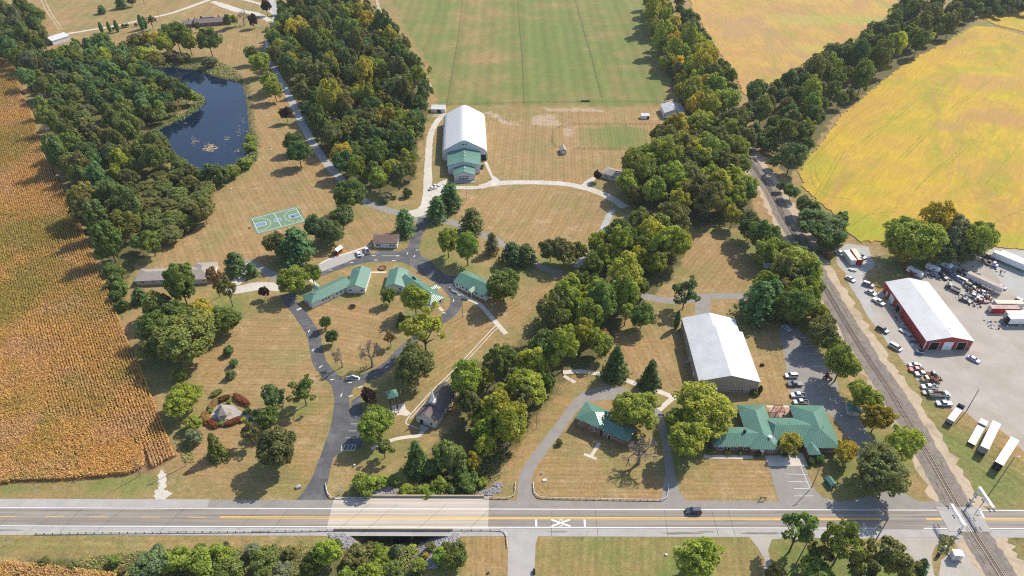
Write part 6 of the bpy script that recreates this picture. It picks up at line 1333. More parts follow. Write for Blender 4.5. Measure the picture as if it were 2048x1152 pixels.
def broad(nc=120, nl=50, ls=.054, zb=.2, lump=.22, zmin=-.75, spread=1.0, warmth=.25, irr=.16):
    d = unit(nc*3); d = d[d[:, 2] > zmin][:nc]; az = np.arctan2(d[:, 1], d[:, 0]); ph = rng.uniform(0, 6.28, 4)
    out = 1+irr*np.sin(2*az+ph[0])+irr*.8*np.sin(3*az+ph[1]+2*d[:, 2])+irr*.7*np.sin(5*d[:, 2]+ph[2])
    rr = rng.uniform(.55, .80, len(d))*out*spread; rr[: nc//6] *= .55
    C = d*rr[:, None]; cr = rng.uniform(lump*.7, lump*1.25, len(d)); zc, zr = (1+zb)/2, (1-zb)/2
    PP, NN, TT, WW = [], [], [], []
    for c, r, dd in zip(C, cr, d):
        e = unit(nl)+.45*dd+np.array((0, 0, .25)); e /= np.linalg.norm(e, axis=1, keepdims=True); p = c+e*(r*rng.uniform(.7, 1.0, (nl, 1))); 
        PP.append(p); NN.append(e*.8+np.array((.1,.1,.35))+rng.normal(size=(nl, 3))*.5); TT.append(np.full(nl, rng.uniform(.78, 1.22))*rng.uniform(.8, 1.2, nl)); WW.append(np.clip(np.full(nl, rng.random()**2*1.3-.1)+rng.normal(0, .12, nl), 0, 1)*warmth*2)
    P = np.concatenate(PP); P[:, 2] = zc+P[:, 2]*zr; P[:, 2] = np.maximum(P[:, 2], .02); rad_ = np.hypot(P[:, 0], P[:, 1]).max(); P[:, :2] *= .97/np.quantile(np.hypot(P[:, 0], P[:, 1]), .97); P[:, 2] = np.minimum(P[:, 2], 1.04)
    return quads(P, np.concatenate(NN), ls, .5), np.concatenate(TT), np.clip(np.concatenate(WW), 0, 1)
def pine(nl=9, nb=8, zb=.14, pads=6, k=11, power=.5, ls=.07, droop=.06):
    PP, NN, TT = [], [], []
    for i in range(nl):
        t = (i+.3)/nl; z = zb+(1-zb)*t; r = ((1-t)**power*.95+.07)*rng.uniform(.82, 1.1); m = max(3, int(nb*(1-.4*t)+.5)); a0 = rng.uniform(0, 6.28)
        for j in range(m):
            a = a0+6.28318*j/m+rng.normal(0, .2); L = r*rng.uniform(.7, 1.12); tb = rng.uniform(.75, 1.25)
            for q in range(pads):
                s = (q+.7)/pads; w_ = .17*(.55+s*.6)*(.5+.5*r); c = np.array((math.cos(a)*L*s, math.sin(a)*L*s, z+.05*math.sin(s*3)-droop*s*s*r))
                p = c+rng.normal(size=(k, 3))*np.array((w_*.62, w_*.62, w_*.16)); PP.append(p); NN.append(np.array((math.cos(a)*.5, math.sin(a)*.5, .9))+rng.normal(size=(k, 3))*.45); TT.append(np.full(k, tb)*rng.uniform(.75, 1.25, k))
    P = np.concatenate(PP); P[:, 2] = np.clip(P[:, 2], .03, 1.02); return quads(P, np.concatenate(NN), ls, .5), np.concatenate(TT), np.clip(rng.normal(.1, .12, len(P)), 0, 1)
def column(n=2600, ls=.12):
    t = rng.random(n)**.8; a = rng.uniform(0, 6.28, n); r = np.sin(np.pi*np.clip(t*.86+.1, 0, 1))**.7*rng.uniform(.75, 1.05, n); P = np.stack([np.cos(a)*r, np.sin(a)*r, .03+.97*t], -1); N = np.stack([np.cos(a), np.sin(a), .3+0*a], -1)+rng.normal(size=(n, 3))*.4
    return quads(P, N, ls, .25), rng.uniform(.7, 1.3, n), np.clip(rng.normal(.15, .15, n), 0, 1)
def willow(nc=90, nl=60):
    V, t, w_ = broad(nc, nl, .06, .1, .26, -.6, 1.0, .15, .2); return V, t, w_
def limbs(mb, r0=.045, top=.75, n=5, zb=.3, spread=.55):
    mb.tube((0, 0, -.02), (.01, 0, zb), r0, r0*.75, 7); mb.tube((.01, 0, zb), (.02, .01, top), r0*.72, r0*.2, 6)
    for i in range(n):
        a = 6.283*i/n+rng.uniform(-.4, .4); z = zb*rng.uniform(.8, 1.4); e = (math.cos(a)*spread, math.sin(a)*spread, z+rng.uniform(.2, .4)); mid = (e[0]*.5, e[1]*.5, z+(e[2]-z)*.6)
        mb.tube((0, 0, z), mid, r0*.5, r0*.32, 5); mb.tube(mid, e, r0*.32, r0*.1, 5)
def bare():
    mb = MB()
    def rec(p, d, L, r, dep):
        q = p+d*L; mb.tube(p, q, r, r*.65, 5 if dep < 2 else 3, False)
        if dep >= 5: return
        for i in range(3 if dep < 2 else 4):
            nd = (d+Vector(rng.normal(0, .62, 3))); nd.z = nd.z*.8+.12; nd.normalize(); rec(q, nd, L*rng.uniform(.62, .82), r*.6, dep+1)
    rec(Vector((0, 0, 0)), Vector((0, 0, 1)), .28, .05, 0)
    V = np.array(mb.v); V[:, 2] *= .97/V[:, 2].max(); V[:, :2] *= .97/np.hypot(V[:, 0], V[:, 1]).max(); mb.v = [tuple(v) for v in V]; return mb
CR = {}
def reg(k, fn, n):
    CR[k] = [crown_mesh('crown', *fn()) for _ in range(n)]
reg('broad', lambda: broad(), 7); reg('big', lambda: broad(210, 52, .041, .16, .165, -.7, 1., .3, .13), 5); reg('fine', lambda: broad(190, 52, .040, .14, .17, -.65, 1., .25, .16), 4)
reg('sparse', lambda: broad(34, 60, .062, .3, .24, -.6, 1.05, .2, .25), 4); reg('tall', lambda: broad(130, 50, .054, .12, .2, -.9, 1., .3, .2), 4); reg('shrub', lambda: broad(46, 60, .085, .0, .33, -.5, 1., .2, .12), 5)
reg('pine', pine, 5); reg('spruce', lambda: pine(13, 9, .06, 5, 8, .85, .08, .16), 4); reg('column', column, 2); reg('hedge', lambda: broad(60, 70, .06, .0, .26, -.4, .95, .3, .03), 3); reg('willow', willow, 3)
TRK = {}
for k, kw in (('broad', {}), ('big', dict(r0=.035, n=7, spread=.6)), ('fine', {}), ('sparse', dict(r0=.05, n=6, spread=.65)), ('tall', dict(r0=.05, n=4)), ('pine', dict(r0=.045, top=.95, n=0, zb=.4)), ('spruce', dict(r0=.05, top=.95, n=0, zb=.3)), ('willow', dict(n=6)), ('column', dict(r0=.12, top=.5, n=0)), ('shrub', dict(r0=.04, top=.5, n=5, zb=.08, spread=.4)), ('hedge', dict(r0=.05, top=.4, n=3, zb=.1, spread=.3))):
    TRK[k] = []
    for _ in range(2): mb = MB(); limbs(mb, **kw); TRK[k].append(mb.data('trunk', 'bark'))
BARE = [bare().data('branches', 'greybark') for _ in range(3)]
SHAPE = {'broad': 1.25, 'big': 1.05, 'fine': 1.1, 'sparse': 1.45, 'tall': 1.75, 'pine': 1.35, 'spruce': 1.65, 'column': 4.2, 'willow': 1.0, 'shrub': .95, 'hedge': .8, 'bare': 1.25}
KINDN = {'broad': 'broadleaf_tree', 'big': 'spreading_tree', 'fine': 'locust_tree', 'sparse': 'open_tree', 'tall': 'tall_tree', 'pine': 'pine_tree', 'spruce': 'spruce_tree', 'column': 'cypress_tree', 'willow': 'willow_tree', 'shrub': 'shrub', 'hedge': 'clipped_hedge', 'bare': 'bare_tree'}
CATN = {'shrub': 'shrub', 'hedge': 'hedge'}
COLS = {'dk': (.036, .060, .018), 'dk2': (.048, .068, .024), 'md': (.068, .098, .022), 'md2': (.084, .104, .028), 'yg': (.125, .155, .026), 'yg2': (.155, .17, .026), 'gold': (.185, .165, .026), 'bright': (.118, .155, .026), 'olive': (.085, .090, .030), 'pine': (.040, .074, .026), 'pine2': (.050, .084, .030), 'pale': (.095, .105, .060), 'grey': (.115, .115, .085), 'plum': (.045, .024, .026), 'rust': (.15, .085, .030), 'red': (.20, .066, .03), 'brown': (.12, .085, .04), 'twig': (.085, .068, .052), 'willow': (.085, .105, .040)}
for k_ in COLS: f_ = 3.0 if k_ in ('dk', 'dk2', 'pine', 'pine2') else 1.3 if k_ in ('plum', 'red', 'rust') else 2.25; COLS[k_] = tuple(c_*f_ for c_ in COLS[k_])
WORDS = {'dk': 'dark green', 'dk2': 'dull dark green', 'md': 'mid green', 'md2': 'soft green', 'yg': 'yellow green', 'yg2': 'bright yellow green', 'gold': 'golden', 'bright': 'bright green', 'olive': 'olive green', 'pine': 'deep blue green', 'pine2': 'blue green', 'pale': 'pale grey green', 'grey': 'greyish', 'plum': 'purple leaved', 'rust': 'rust coloured', 'red': 'red', 'brown': 'brown', 'twig': 'grey brown', 'willow': 'silvery green'}
def jit(c, a=.12): v = rng.normal(1, a); h_ = rng.normal(0, .06); return (max(.004, c[0]*v*(1+h_)), max(.004, c[1]*v), max(.004, c[2]*v*(1-h_)))
ALLT = []
def plant(kind, x, y, R, H_, col, label, group=None, name=None, sq=1.):
    z = gz1(x, y); o = empty(name or KINDN[kind], (x, y, z), rng.uniform(0, 6.28) if sq == 1. else 0, label, CATN.get(kind, 'tree'), group); o.scale = (R, R*sq, H_)
    if kind == 'bare': link('branches', BARE[int(rng.integers(3))], o)
    else:
        link('trunk', TRK[kind][int(rng.integers(2))], o); c = link('crown', CR[kind][int(rng.integers(len(CR[kind])))], o); c.color = (*jit(COLS[col]), 1)
    ALLT.append((x, y, R)); return o
def T(kind, cx, cy, w_, col, label, ratio=1., group=None, name=None, sq=1.):
    s = pxm(cx, cy); R = w_/2/s
    for _ in range(2): H_ = 2*R*SHAPE[kind]*ratio; zc = H_*(.55 if kind not in ('pine', 'spruce') else .45); s = pxm(cx, cy, zc); R = w_/2/s
    R *= 1.18 if kind == 'pine' else 1.06
    x, y, _ = G(cx, cy, zc); return plant(kind, x, y, R, H_, col, label, group, name, sq)
IND = [
 ('tall',360,568,66,'md','tall two stemmed green tree in front of the long ranch house roof',1.0), ('sparse',430,562,34,'brown','thin half bare tree at the right end of the ranch house',1.5), ('sparse',456,582,40,'olive','thin forked tree right of the ranch house front lawn',1.25), ('pine',470,529,42,'pine','flat topped pine by the ranch house driveway',.85), ('pine',503,540,26,'pine','small pine at the bend of the lane below the court',.8),
 ('pine',280,592,34,'pine','dark pine hard against the ranch house front left corner',.7), ('broad',312,612,60,'md2','rounded green tree just below the ranch house left end',.9), ('broad',345,632,62,'md','round tree in the grove below the ranch house',.9), ('big',372,672,125,'md2','largest spreading tree of the grove beside the cornfield',.72), ('broad',402,622,48,'gold','golden topped tree on the upper right of the house grove',1.), ('big',448,640,62,'md','rounded dark tree at the right tip of the house grove',.9), ('broad',305,655,58,'md','green tree at the corn side of the house grove',1.), ('broad',335,695,56,'md2','green tree at the lower edge of the house grove',.9),('broad',300,700,40,'olive','small olive tree leaning over the corn beside the grove',1.),
 ('shrub',217,537,26,'md','shrub at the pole by the corn corner',1.), ('shrub',241,544,26,'md','shrub just right of the corn corner pole',1.), ('shrub',228,560,30,'md','upper bush of the row between corn and ranch house',1.), ('shrub',240,575,28,'md','middle bush of the row between corn and ranch house',1.), ('shrub',231,592,26,'dk','dark bush low in the row between corn and ranch house',1.), ('shrub',241,609,26,'md','lowest bush of the row between corn and ranch house',1.),
 ('shrub',457,701,20,'dk2','small round bush at the top of three on the left lawn',1.), ('shrub',467,725,17,'dk2','small round bush in the middle of three on the left lawn',1.), ('shrub',461,748,20,'olive','ragged bush at the bottom of three on the left lawn',1.), ('shrub',359,748,30,'md','bush above the bright tree beside the corn',1.),
 ('big',366,798,74,'bright','bright yellow green tree beside the lower corn rows',.85), ('shrub',383,846,34,'yg','yellow green bush left of the gazebo ring',1.), ('shrub',388,872,34,'pale','grey green bush below the gazebo ring on the corn side',1.), ('spruce',430,893,42,'md2','upright cedar on the lawn below the gazebo',.95), ('sparse',500,868,38,'olive','thin small tree right of the gazebo ring',1.), ('broad',547,795,46,'dk2','dark rounded tree right of the gazebo path',1.), ('broad',536,838,46,'md','rounded tree below its dark neighbour near the gazebo',.95), ('sparse',606,784,54,'md','open branched tree on the lawn left of the drive',.9), ('willow',554,897,82,'olive','large olive willow on the lawn by the highway',1.15),
 ('big',752,846,72,'bright','big round bright green tree beside the marked parking bays',1.05), ('broad',739,792,34,'plum','purple leaved tree at the top of the parking bays',.95), ('sparse',767,897,42,'md','small crab apple with a round shadow near the chapel walk',.85), ('spruce',833,912,56,'dk','dark spruce below the chapel',.9), ('tall',895,898,64,'md2','tall green tree below the chapel front',.75), ('tall',947,912,36,'gold','golden narrow tree at the lower end of the ravine woods',1.), ('tall',969,880,44,'yg2','yellow topped tree beside the golden narrow one',.95), ('broad',960,836,36,'yg2','yellow green tree right of the chapel',1.2),
 ('shrub',730,966,46,'bright','large bright bush above the riprap by the bridge',.85), ('shrub',760,962,32,'bright','bright bush right of the largest by the riprap',.85), ('shrub',787,960,26,'md','mid green bush between the bright ones and the bridge parapet',.9), ('shrub',812,973,27,'bright','round bright bush near the bridge parapet',.9), ('shrub',848,971,40,'bright','leafy bush close to the bridge parapet centre',1.), ('broad',876,955,38,'bright','small bright tree left of the dark thicket by the bridge',1.), ('shrub',905,968,42,'dk','dark thicket beside the bridge parapet',1.), ('shrub',935,952,46,'md','green thicket at the right end of the bridge parapet',1.), ('shrub',965,958,22,'yg','yellowish bush by the right riprap',1.), ('broad',860,925,40,'dk','dark tree between spruce and bridge',1.), ('broad',920,925,46,'dk2','dull dark tree in the hollow below the chapel',1.),
 ('broad',699,391,60,'md','round dark tree beside the gravel lane above the court',1.0), ('broad',684,435,50,'dk2','dark tree right of the court nearest the office lawn',.85), ('broad',637,456,56,'dk2','dark spreading tree right of the court',.85), ('broad',664,466,48,'dk2','dark tree between two others right of the court',.8), ('pine',592,493,66,'pine','big pine below the basketball court',.8), ('broad',551,486,44,'olive','olive tree left of the big pine below the court',1.), ('broad',570,504,40,'dk2','dark tree under the big pine below the court',.9),
 ('broad',584,562,56,'yg','yellow green tree at the left tip of the L shaped building',.95), ('broad',624,548,34,'bright','smaller bright tree right of the yellow green one by the L shaped building',1.15), ('broad',528,585,20,'plum','small purple tree beside the left gravel lane',1.15), ('pine',810,447,42,'pine2','solitary pine by the junction above the office',.95), ('pine',874,420,38,'pine2','pine with a wide shadow over the lane junction',1.05), ('pine',899,397,48,'pine','dark pine in front of the arena annex',.9), ('pine',944,442,50,'olive','broad flat pine on the right of the junction',.75), ('tall',895,483,44,'bright','left of the two full green trees above the cottage',.95), ('tall',934,494,52,'bright','right of the two full green trees above the cottage',.9), ('pine',984,488,30,'pale','thin tall pine right of the two full green trees',1.15),
 ('pine',1024,508,46,'dk2','dark pine in the line right of the thin tall one',.75), ('pine',1052,510,40,'dk2','dark pine second in the line along the old lane',.8), ('broad',1101,500,46,'olive','olive tree in the line along the old lane',1.), ('broad',1128,504,54,'olive','wide olive tree at the end of the line along the old lane',.9), ('broad',1153,503,40,'md2','soft green tree touching the ravine woods by the old lane',1.), ('big',1007,570,68,'md','large round tree hiding the right end of the cottage',1.05),
 ('broad',777,592,28,'md','small round tree in front of the right L shaped building',1.1), ('broad',829,598,54,'yg','yellow green tree in front of the long wing of the right L building',1.1), ('spruce',803,640,24,'dk','dark little conifer on the loop lawn',.85), ('sparse',848,664,88,'yg2','large open yellow green tree on the loop road below the right building',.85), ('broad',650,645,22,'dk','small dark tree upper of the pair by the loop drive',1.15), ('broad',663,674,24,'dk','small dark tree lower of the pair by the loop drive',1.15), ('bare',681,714,40,'grey','small bare tree near the white monument sign',1.), ('bare',741,708,56,'grey','larger bare spreading tree on the loop lawn',.9), ('sparse',780,678,26,'brown','small brown tree on the loop lawn',1.), ('fine',827,730,84,'olive','wide olive tree above the bell tower',.95),
 ('shrub',770,395,20,'pale','pale shrub on the lawn island by the gravel junction',.9), ('shrub',789,394,9,'md','tiny bush on the lawn island by the gravel junction',.9), ('shrub',815,385,18,'dk','round bush inside the stone edged bed',1.),
 ('broad',757,358,42,'bright','bright tree at the bottom tip of the dense wood',1.05), ('broad',597,306,44,'dk','dark round tree beside the gravel lane left of the dense wood',1.), ('broad',586,284,36,'dk','dark tree just above the round one beside the gravel lane',1.), ('broad',572,228,23,'plum','purple tree beside the gravel lane',1.2), ('broad',520,128,38,'yg','uppermost yellow green tree of the lane row',1.), ('broad',539,163,36,'yg','middle yellow green tree of the lane row',1.), ('broad',548,180,36,'yg','lowest yellow green tree of the lane row',1.), ('broad',504,108,28,'md','green tree by the lane near the pond corner',1.1),
 ('big',351,70,56,'md','large green tree above the pond beside the far house',1.1), ('broad',376,82,36,'yg','yellow green tree attached to the large one above the pond',1.2), ('broad',417,82,42,'md','lone round tree on the lawn above the pond',1.1), ('broad',330,88,40,'yg2','golden green tree behind the pond pines',1.), ('broad',455,42,18,'dk','dark tree at the right end of the far house',1.3), ('broad',468,40,16,'yg','light tree next to the far house end',1.2), ('bare',485,34,24,'grey','bare tree between the far house and the lane',1.), ('broad',506,41,19,'plum','purple tree on the lawn right of the far house',1.2), ('broad',532,14,20,'plum','purple tree in the fork of the far lane',1.2), ('broad',395,53,9,'dk','narrow tree against the far house wall',1.8),
 ('pine',203,20,18,'pine','lone pine on the far left lawn',.65), ('pine',241,6,22,'pine','pine at the top edge of the far lawn',.8), ('broad',262,2,16,'olive','dark tree beside the pine at the top edge',1.), ('column',201,54,7,'pine','first little cedar left along the far lane',.7), ('column',217,53,7,'pine','second little cedar along the far lane',.7), ('column',232,51,8,'pine','third little cedar along the far lane',.7), ('shrub',227,57,6,'pine','tiny cedar below the others along the far lane',1.2), ('shrub',246,51,8,'pine','dark shrub in the clump along the far lane',1.), ('shrub',253,50,8,'pine','dark shrub right in the clump along the far lane',1.), ('column',281,43,10,'pine','taller cedar of the pair by the far lane',.7), ('column',288,44,9,'pine','shorter cedar of the pair by the far lane',.6), ('shrub',272,49,7,'pine','tiny dark shrub left of the cedar pair',1.), ('sparse',302,44,20,'olive','sparse tree right of the far lane cedars',1.),
 ('broad',1195,351,17,'plum','purple tree beside the bungalow',1.2), ('sparse',1371,588,56,'dk2','open dark tree beyond the gymnasium roof',.85), ('broad',1284,632,48,'md','round tree at the right edge of the ravine woods',1.05), ('column',1355,638,11,'dk','slim dark cypress at the gymnasium back corner',1.), ('spruce',1232,726,54,'dk','dark spruce beside the curving white walk',.85), ('spruce',1302,748,46,'dk2','lone spruce left of the gymnasium',.85), ('shrub',1205,672,32,'brown','brownish bush on the lawn by the ravine woods',.85),
 ('fine',1272,818,88,'yg2','yellow green tree shading the brick house roof',.85), ('fine',1408,814,116,'yg2','huge yellow green tree in front of the gymnasium',.75), ('broad',1352,838,46,'yg','yellow green tree left of the huge one',.9), ('broad',1374,880,76,'yg2','golden green tree shading the narrow drive',1.), ('bare',1281,901,84,'grey','bare grey brown tree at the end of the brick house',.7), ('shrub',1119,884,13,'olive','small round shrub on the lawn left of the brick house',1.), ('broad',1396,1120,86,'bright','bright tree on the striped lawn south of the highway',.95), ('column',1521,778,9,'dk','narrow dark conifer at the gymnasium front corner',.55), ('shrub',1508,784,14,'md','shrub beside the narrow conifer at the gymnasium corner',.9),
 ('broad',1581,886,44,'gold','golden tree at the office complex entrance',.9), ('broad',1691,903,44,'gold','golden tree at the right end of the office complex',.95), ('fine',1762,943,104,'willow','large silvery green tree overhanging the highway by the office complex',.85), ('broad',1735,800,56,'yg','yellow green tree behind the little cream pump house',1.), ('broad',1755,837,56,'gold','golden green tree just below the pump house',1.05), ('broad',1805,888,68,'yg','yellow green tree close beside the track',1.05), ('broad',1716,781,40,'bright','bright tree above the pump house',1.), ('broad',1683,727,66,'bright','big bright green tree beside the railway',1.1), ('shrub',1621,921,16,'dk','dark bush by the porch of the office complex',1.), ('shrub',1640,917,18,'md','round bush by the porch of the office complex',1.),
 ('sparse',1594,1066,82,'md','open tree by the highway right of the south lawn',1.05), ('sparse',1686,1090,84,'md','open tree in the middle of the south island',1.05), ('sparse',1640,1108,52,'olive','olive tree between two open ones on the south island',1.), ('sparse',1768,1112,88,'olive','sparse tree on the south island nearest the gravel apron',.9), ('sparse',1805,1140,60,'olive','sparse tree at the bottom edge of the south island',.9), ('broad',1630,1143,66,'md','green tree at the bottom edge below the olive one',.8), ('sparse',1725,1140,70,'olive','open olive tree at the bottom of the south island',.9), ('spruce',1838,1142,46,'pine2','pine top poking up at the bottom edge by the gravel',.9), ('broad',1550,1148,40,'olive','olive tree at the bottom edge by the gravel drive',1.),
 ('pine',1517,606,66,'pine','large blue green pine right of the gymnasium back corner',1.), ('pine',1546,592,50,'pine2','pine just right of the largest one behind the gymnasium',1.), ('fine',1590,530,84,'yg2','broad golden green tree between the blue grey shed and the track',.85), ('broad',1530,474,60,'md','mid green tree above the blue grey shed',1.), ('broad',1500,452,50,'dk2','dull dark tree up from the blue grey shed',1.), ('broad',1560,503,44,'yg','yellow green tree touching the blue grey shed',1.), ('broad',1646,664,60,'olive','olive tree over the side parking lot',.95), ('broad',1612,610,56,'md','mid green tree halfway down the track side',1.), ('broad',1580,602,50,'olive','olive tree right of the two pines behind the gymnasium',1.), ('broad',1668,692,42,'md2','soft green tree just above the big bright one by the railway',1.), ('broad',1640,632,44,'yg','yellow green tree leaning to the track above the side lot',1.),
 ('big',1646,455,96,'dk','dark bushy thicket between railway and beans',.62), ('shrub',1681,437,32,'dk','round dark bush at the beans corner',1.), ('broad',1609,411,36,'dk2','dark bush beside the far track',1.), ('broad',1625,425,36,'dk','dark bush between track and thicket',1.), ('shrub',1672,472,40,'dk','dark bush above the white container',.9), ('shrub',1655,507,22,'brown','brownish bush by the crushed stone',.8), ('shrub',1640,502,16,'olive','weedy bush by the track ballast',.8),
 ('big',1826,478,100,'yg','broad yellow green tree at the left of the yard tree clump',.95), ('tall',1873,450,66,'gold','tallest golden tree of the yard tree clump',.95), ('broad',1908,470,64,'pale','greyish tree in the middle of the yard tree clump',1.1), ('broad',1946,484,60,'yg','yellow green tree right in the yard tree clump',1.1), ('broad',1966,472,56,'yg','spreading yellow green tree at the right of the yard tree clump',1.), ('broad',1850,500,50,'olive','olive tree low in the yard tree clump',1.), ('broad',1800,500,48,'gold','golden tree at the bare corner of the yard tree clump',.9), ('broad',1890,508,46,'dk','dark tree shading the campers',.9), ('broad',1930,508,46,'dk2','dull dark tree above the scrap heap',.9),
 ('broad',655,1106,54,'bright','bright tree left of the bridge opening',1.1), ('broad',622,1128,46,'md','green tree left of the bright one below the highway',1.), ('willow',530,1124,66,'md2','soft green willow below the south guard rail',.9), ('shrub',578,1103,28,'olive','olive shrub on the slope left of the bridge',.9), ('shrub',713,1094,32,'olive','olive bush below the left riprap',1.), ('shrub',697,1118,34,'olive','bush at the left of the creek bottom',1.), ('broad',757,1100,40,'bright','bright tree in the creek mouth',1.), ('column',789,1088,26,'pale','pale conifer in the bridge opening',.45), ('broad',742,1132,52,'yg','yellow green tree over the creek below the bridge',.9), ('broad',786,1128,42,'md2','soft green tree on the creek below the pale conifer',1.), ('shrub',821,1085,23,'bright','bright bush at the right pier of the bridge',.9), ('shrub',850,1110,14,'gold','little golden bush on the riprap',1.2), ('shrub',880,1112,34,'bright','bright bush left of the round tree on the riprap',1.), ('broad',912,1114,50,'md2','round green tree on the riprap right of the creek',.95), ('shrub',690,1146,42,'bright','bright bush at the bottom edge left of the creek',1.), ('broad',715,1120,34,'olive','olive tree over the creek left of the bright tree',1.),
 ('willow',307,1127,70,'willow','silvery green willow at the left of the bottom thicket',.75), ('willow',353,1120,60,'yg','yellow green willow right of the silvery one',.8), ('shrub',377,1117,34,'bright','bright bush in the bottom thicket',.9), ('willow',418,1122,80,'yg','widest yellow green willow in the middle of the bottom thicket',.8), ('willow',458,1138,68,'md2','soft green willow right in the bottom thicket',.8), ('shrub',505,1102,32,'pale','pale shrub above the bottom thicket',1.), ('shrub',450,1096,22,'pale','slim pale shrub above the widest yellow green willow',1.2), ('shrub',400,1097,24,'md','green shrub at the top of the bottom thicket',1.), ('shrub',227,1121,24,'md','lone round shrub on the south verge',.95), ('shrub',148,1130,24,'olive','olive shrub by the small corn strip',.9), ('shrub',88,1124,24,'olive','low olive shrub left along the small corn strip',.7), ('shrub',245,1138,18,'brown','brown weedy shrub on the south verge',.8), ('willow',560,1148,50,'pale','pale willow at the bottom edge',.8), ('shrub',115,1126,18,'olive','low shrub between two olive ones by the corn strip',.7),
 ('shrub',431,347,46,'dk','big dark bush at the near bank of the pond',1.), ('shrub',405,352,34,'md','mid green bush left of the big dark one at the near pond bank',1.), ('shrub',380,342,34,'olive','olive bush on the near left bank of the pond',1.), ('shrub',358,330,36,'md2','soft green bush on the left bank of the pond',1.1), ('broad',338,314,36,'md2','soft green tree leaning over the left bank of the pond',.9), ('broad',322,292,36,'olive','olive tree on the left bank of the pond',.9), ('shrub',310,272,30,'md2','bush at the inner corner of the pond',1.), ('shrub',462,342,34,'yg','yellow green bush along the near bank of the pond',.8), ('shrub',487,325,30,'yg','yellow green bush at the lower right corner of the pond',.8), ('shrub',498,290,26,'bright','bright bush on the right bank of the pond',.8), ('shrub',497,274,20,'yg','small yellow green bush higher on the right bank of the pond',.8),
 ('broad',310,118,34,'olive','olive tree at the top left end of the pond',.9), ('broad',292,112,34,'yg','yellow green tree behind the top left end of the pond',1.), ('shrub',340,110,30,'brown','brownish thicket above the pond',.8), ('shrub',365,114,30,'olive','olive thicket above the pond',.7), ('broad',300,82,36,'gold','golden tree between far lane and pond',.9), ('broad',272,86,34,'olive','olive tree below the far lane',.9), ('shrub',420,124,30,'pale','pale reeds bush on the upper pond bank',.7), ('broad',384,194,26,'yg','yellow green tree at the peninsula tip in the pond',.9), ('broad',368,186,30,'dk','dark tree close to the peninsula tip',1.2), ('broad',350,178,34,'dk2','dull dark tree on the pond peninsula',1.2), ('broad',345,216,28,'olive','olive tree on the lower side of the pond peninsula',.8), ('broad',318,232,30,'md2','soft green tree low on the pond peninsula',.8),
 ('shrub',735,1082,28,'olive','olive bush left under the bridge edge',1.), ('shrub',755,1078,24,'md','green bush at the left pier below the bridge',1.), ('shrub',775,1086,26,'yg','yellow green bush between the bridge piers',1.), ('shrub',800,1080,22,'md2','soft green bush right between the bridge piers',1.), ('shrub',672,1088,26,'md','green bush on the left riprap',.9), ('shrub',862,1090,22,'olive','olive bush high on the right riprap',.9), ('shrub',838,1128,30,'yg','yellow green bush low on the right riprap',.9), ('shrub',893,1092,20,'md2','soft green bush at the right end of the riprap',.9),
 ('broad',1470,246,56,'olive','olive tree hiding the far end of the track',1.1), ('broad',1450,208,50,'yg','yellow green tree at the far end of the track',1.1), ('broad',1492,276,44,'olive','olive tree bending over the far track',1.), ('broad',1476,300,50,'yg','yellow green tree left of the far track',1.), ('broad',1497,228,44,'dk2','dull dark tree right of the far end of the track',1.),
]
for t in IND: T(t[0], t[1], t[2], t[3], t[4], t[5], t[6])
# clipped hedges round the gazebo
for (p, q, wd, col, lb) in (((420,818),(432,799),2.8,'brown','brown clipped hedge on the upper left of the gazebo'), ((436,800),(458,793),2.6,'rust','rust clipped hedge behind the gazebo'), ((470,790),(497,809),3.2,'red','red clipped hedge on the upper right of the gazebo'), ((408,826),(414,843),3.4,'brown','brown clipped hedge left of the gazebo'), ((416,840),(432,852),3.0,'red','red clipped hedge on the lower left of the gazebo'), ((452,848),(482,836),3.2,'red','red clipped hedge in front of the gazebo'), ((425,790),(441,781),2.8,'olive','olive clipped hedge at the very back of the gazebo ring')):
    a, c = np.array(G2(*p, .8)), np.array(G2(*q, .8)); d = c-a; L = np.linalg.norm(d)/2+1.0; o = plant('hedge', *((a+c)/2), L, 1.7, col, lb, 'clipped hedges round the gazebo', None, wd/2/L); o.rotation_euler = (0, 0, math.atan2(d[1], d[0]))
for x, y, w_, col, k, lb in ((458,803,8,'bright','shrub','light green shrub behind the gazebo roof'), (420,822,9,'bright','shrub','light green shrub between the left hedges'), (443,846,11,'bright','shrub','light green shrub between the front hedges'), (486,838,11,'yg2','shrub','yellow green shrub at the end of the front hedge'), (497,822,14,'bright','shrub','light green shrub by the gazebo path'), (510,825,9,'dk','spruce','clipped dark cone upper of the pair by the gazebo path'), (500,838,9,'dk','spruce','clipped dark cone lower of the pair by the gazebo path'), (488,824,8,'dk2','shrub','dark shrub at the mouth of the gazebo path'),
    (1425,903,13,'yg','shrub','first clipped ball bush from the left along the office front'), (1456,905,11,'yg','shrub','second clipped ball bush from the left along the office front'), (1481,905,11,'yg','shrub','third clipped ball bush from the left along the office front'), (1517,906,13,'dk','shrub','dark ball bush at the white office door'), (1590,905,12,'md','shrub','small bush by the concrete apron of the office'), (1570,908,12,'dk','shrub','dark low bush under the golden entrance tree')):
    T(k, x, y, w_, col, lb, .9 if k == 'shrub' else .75)
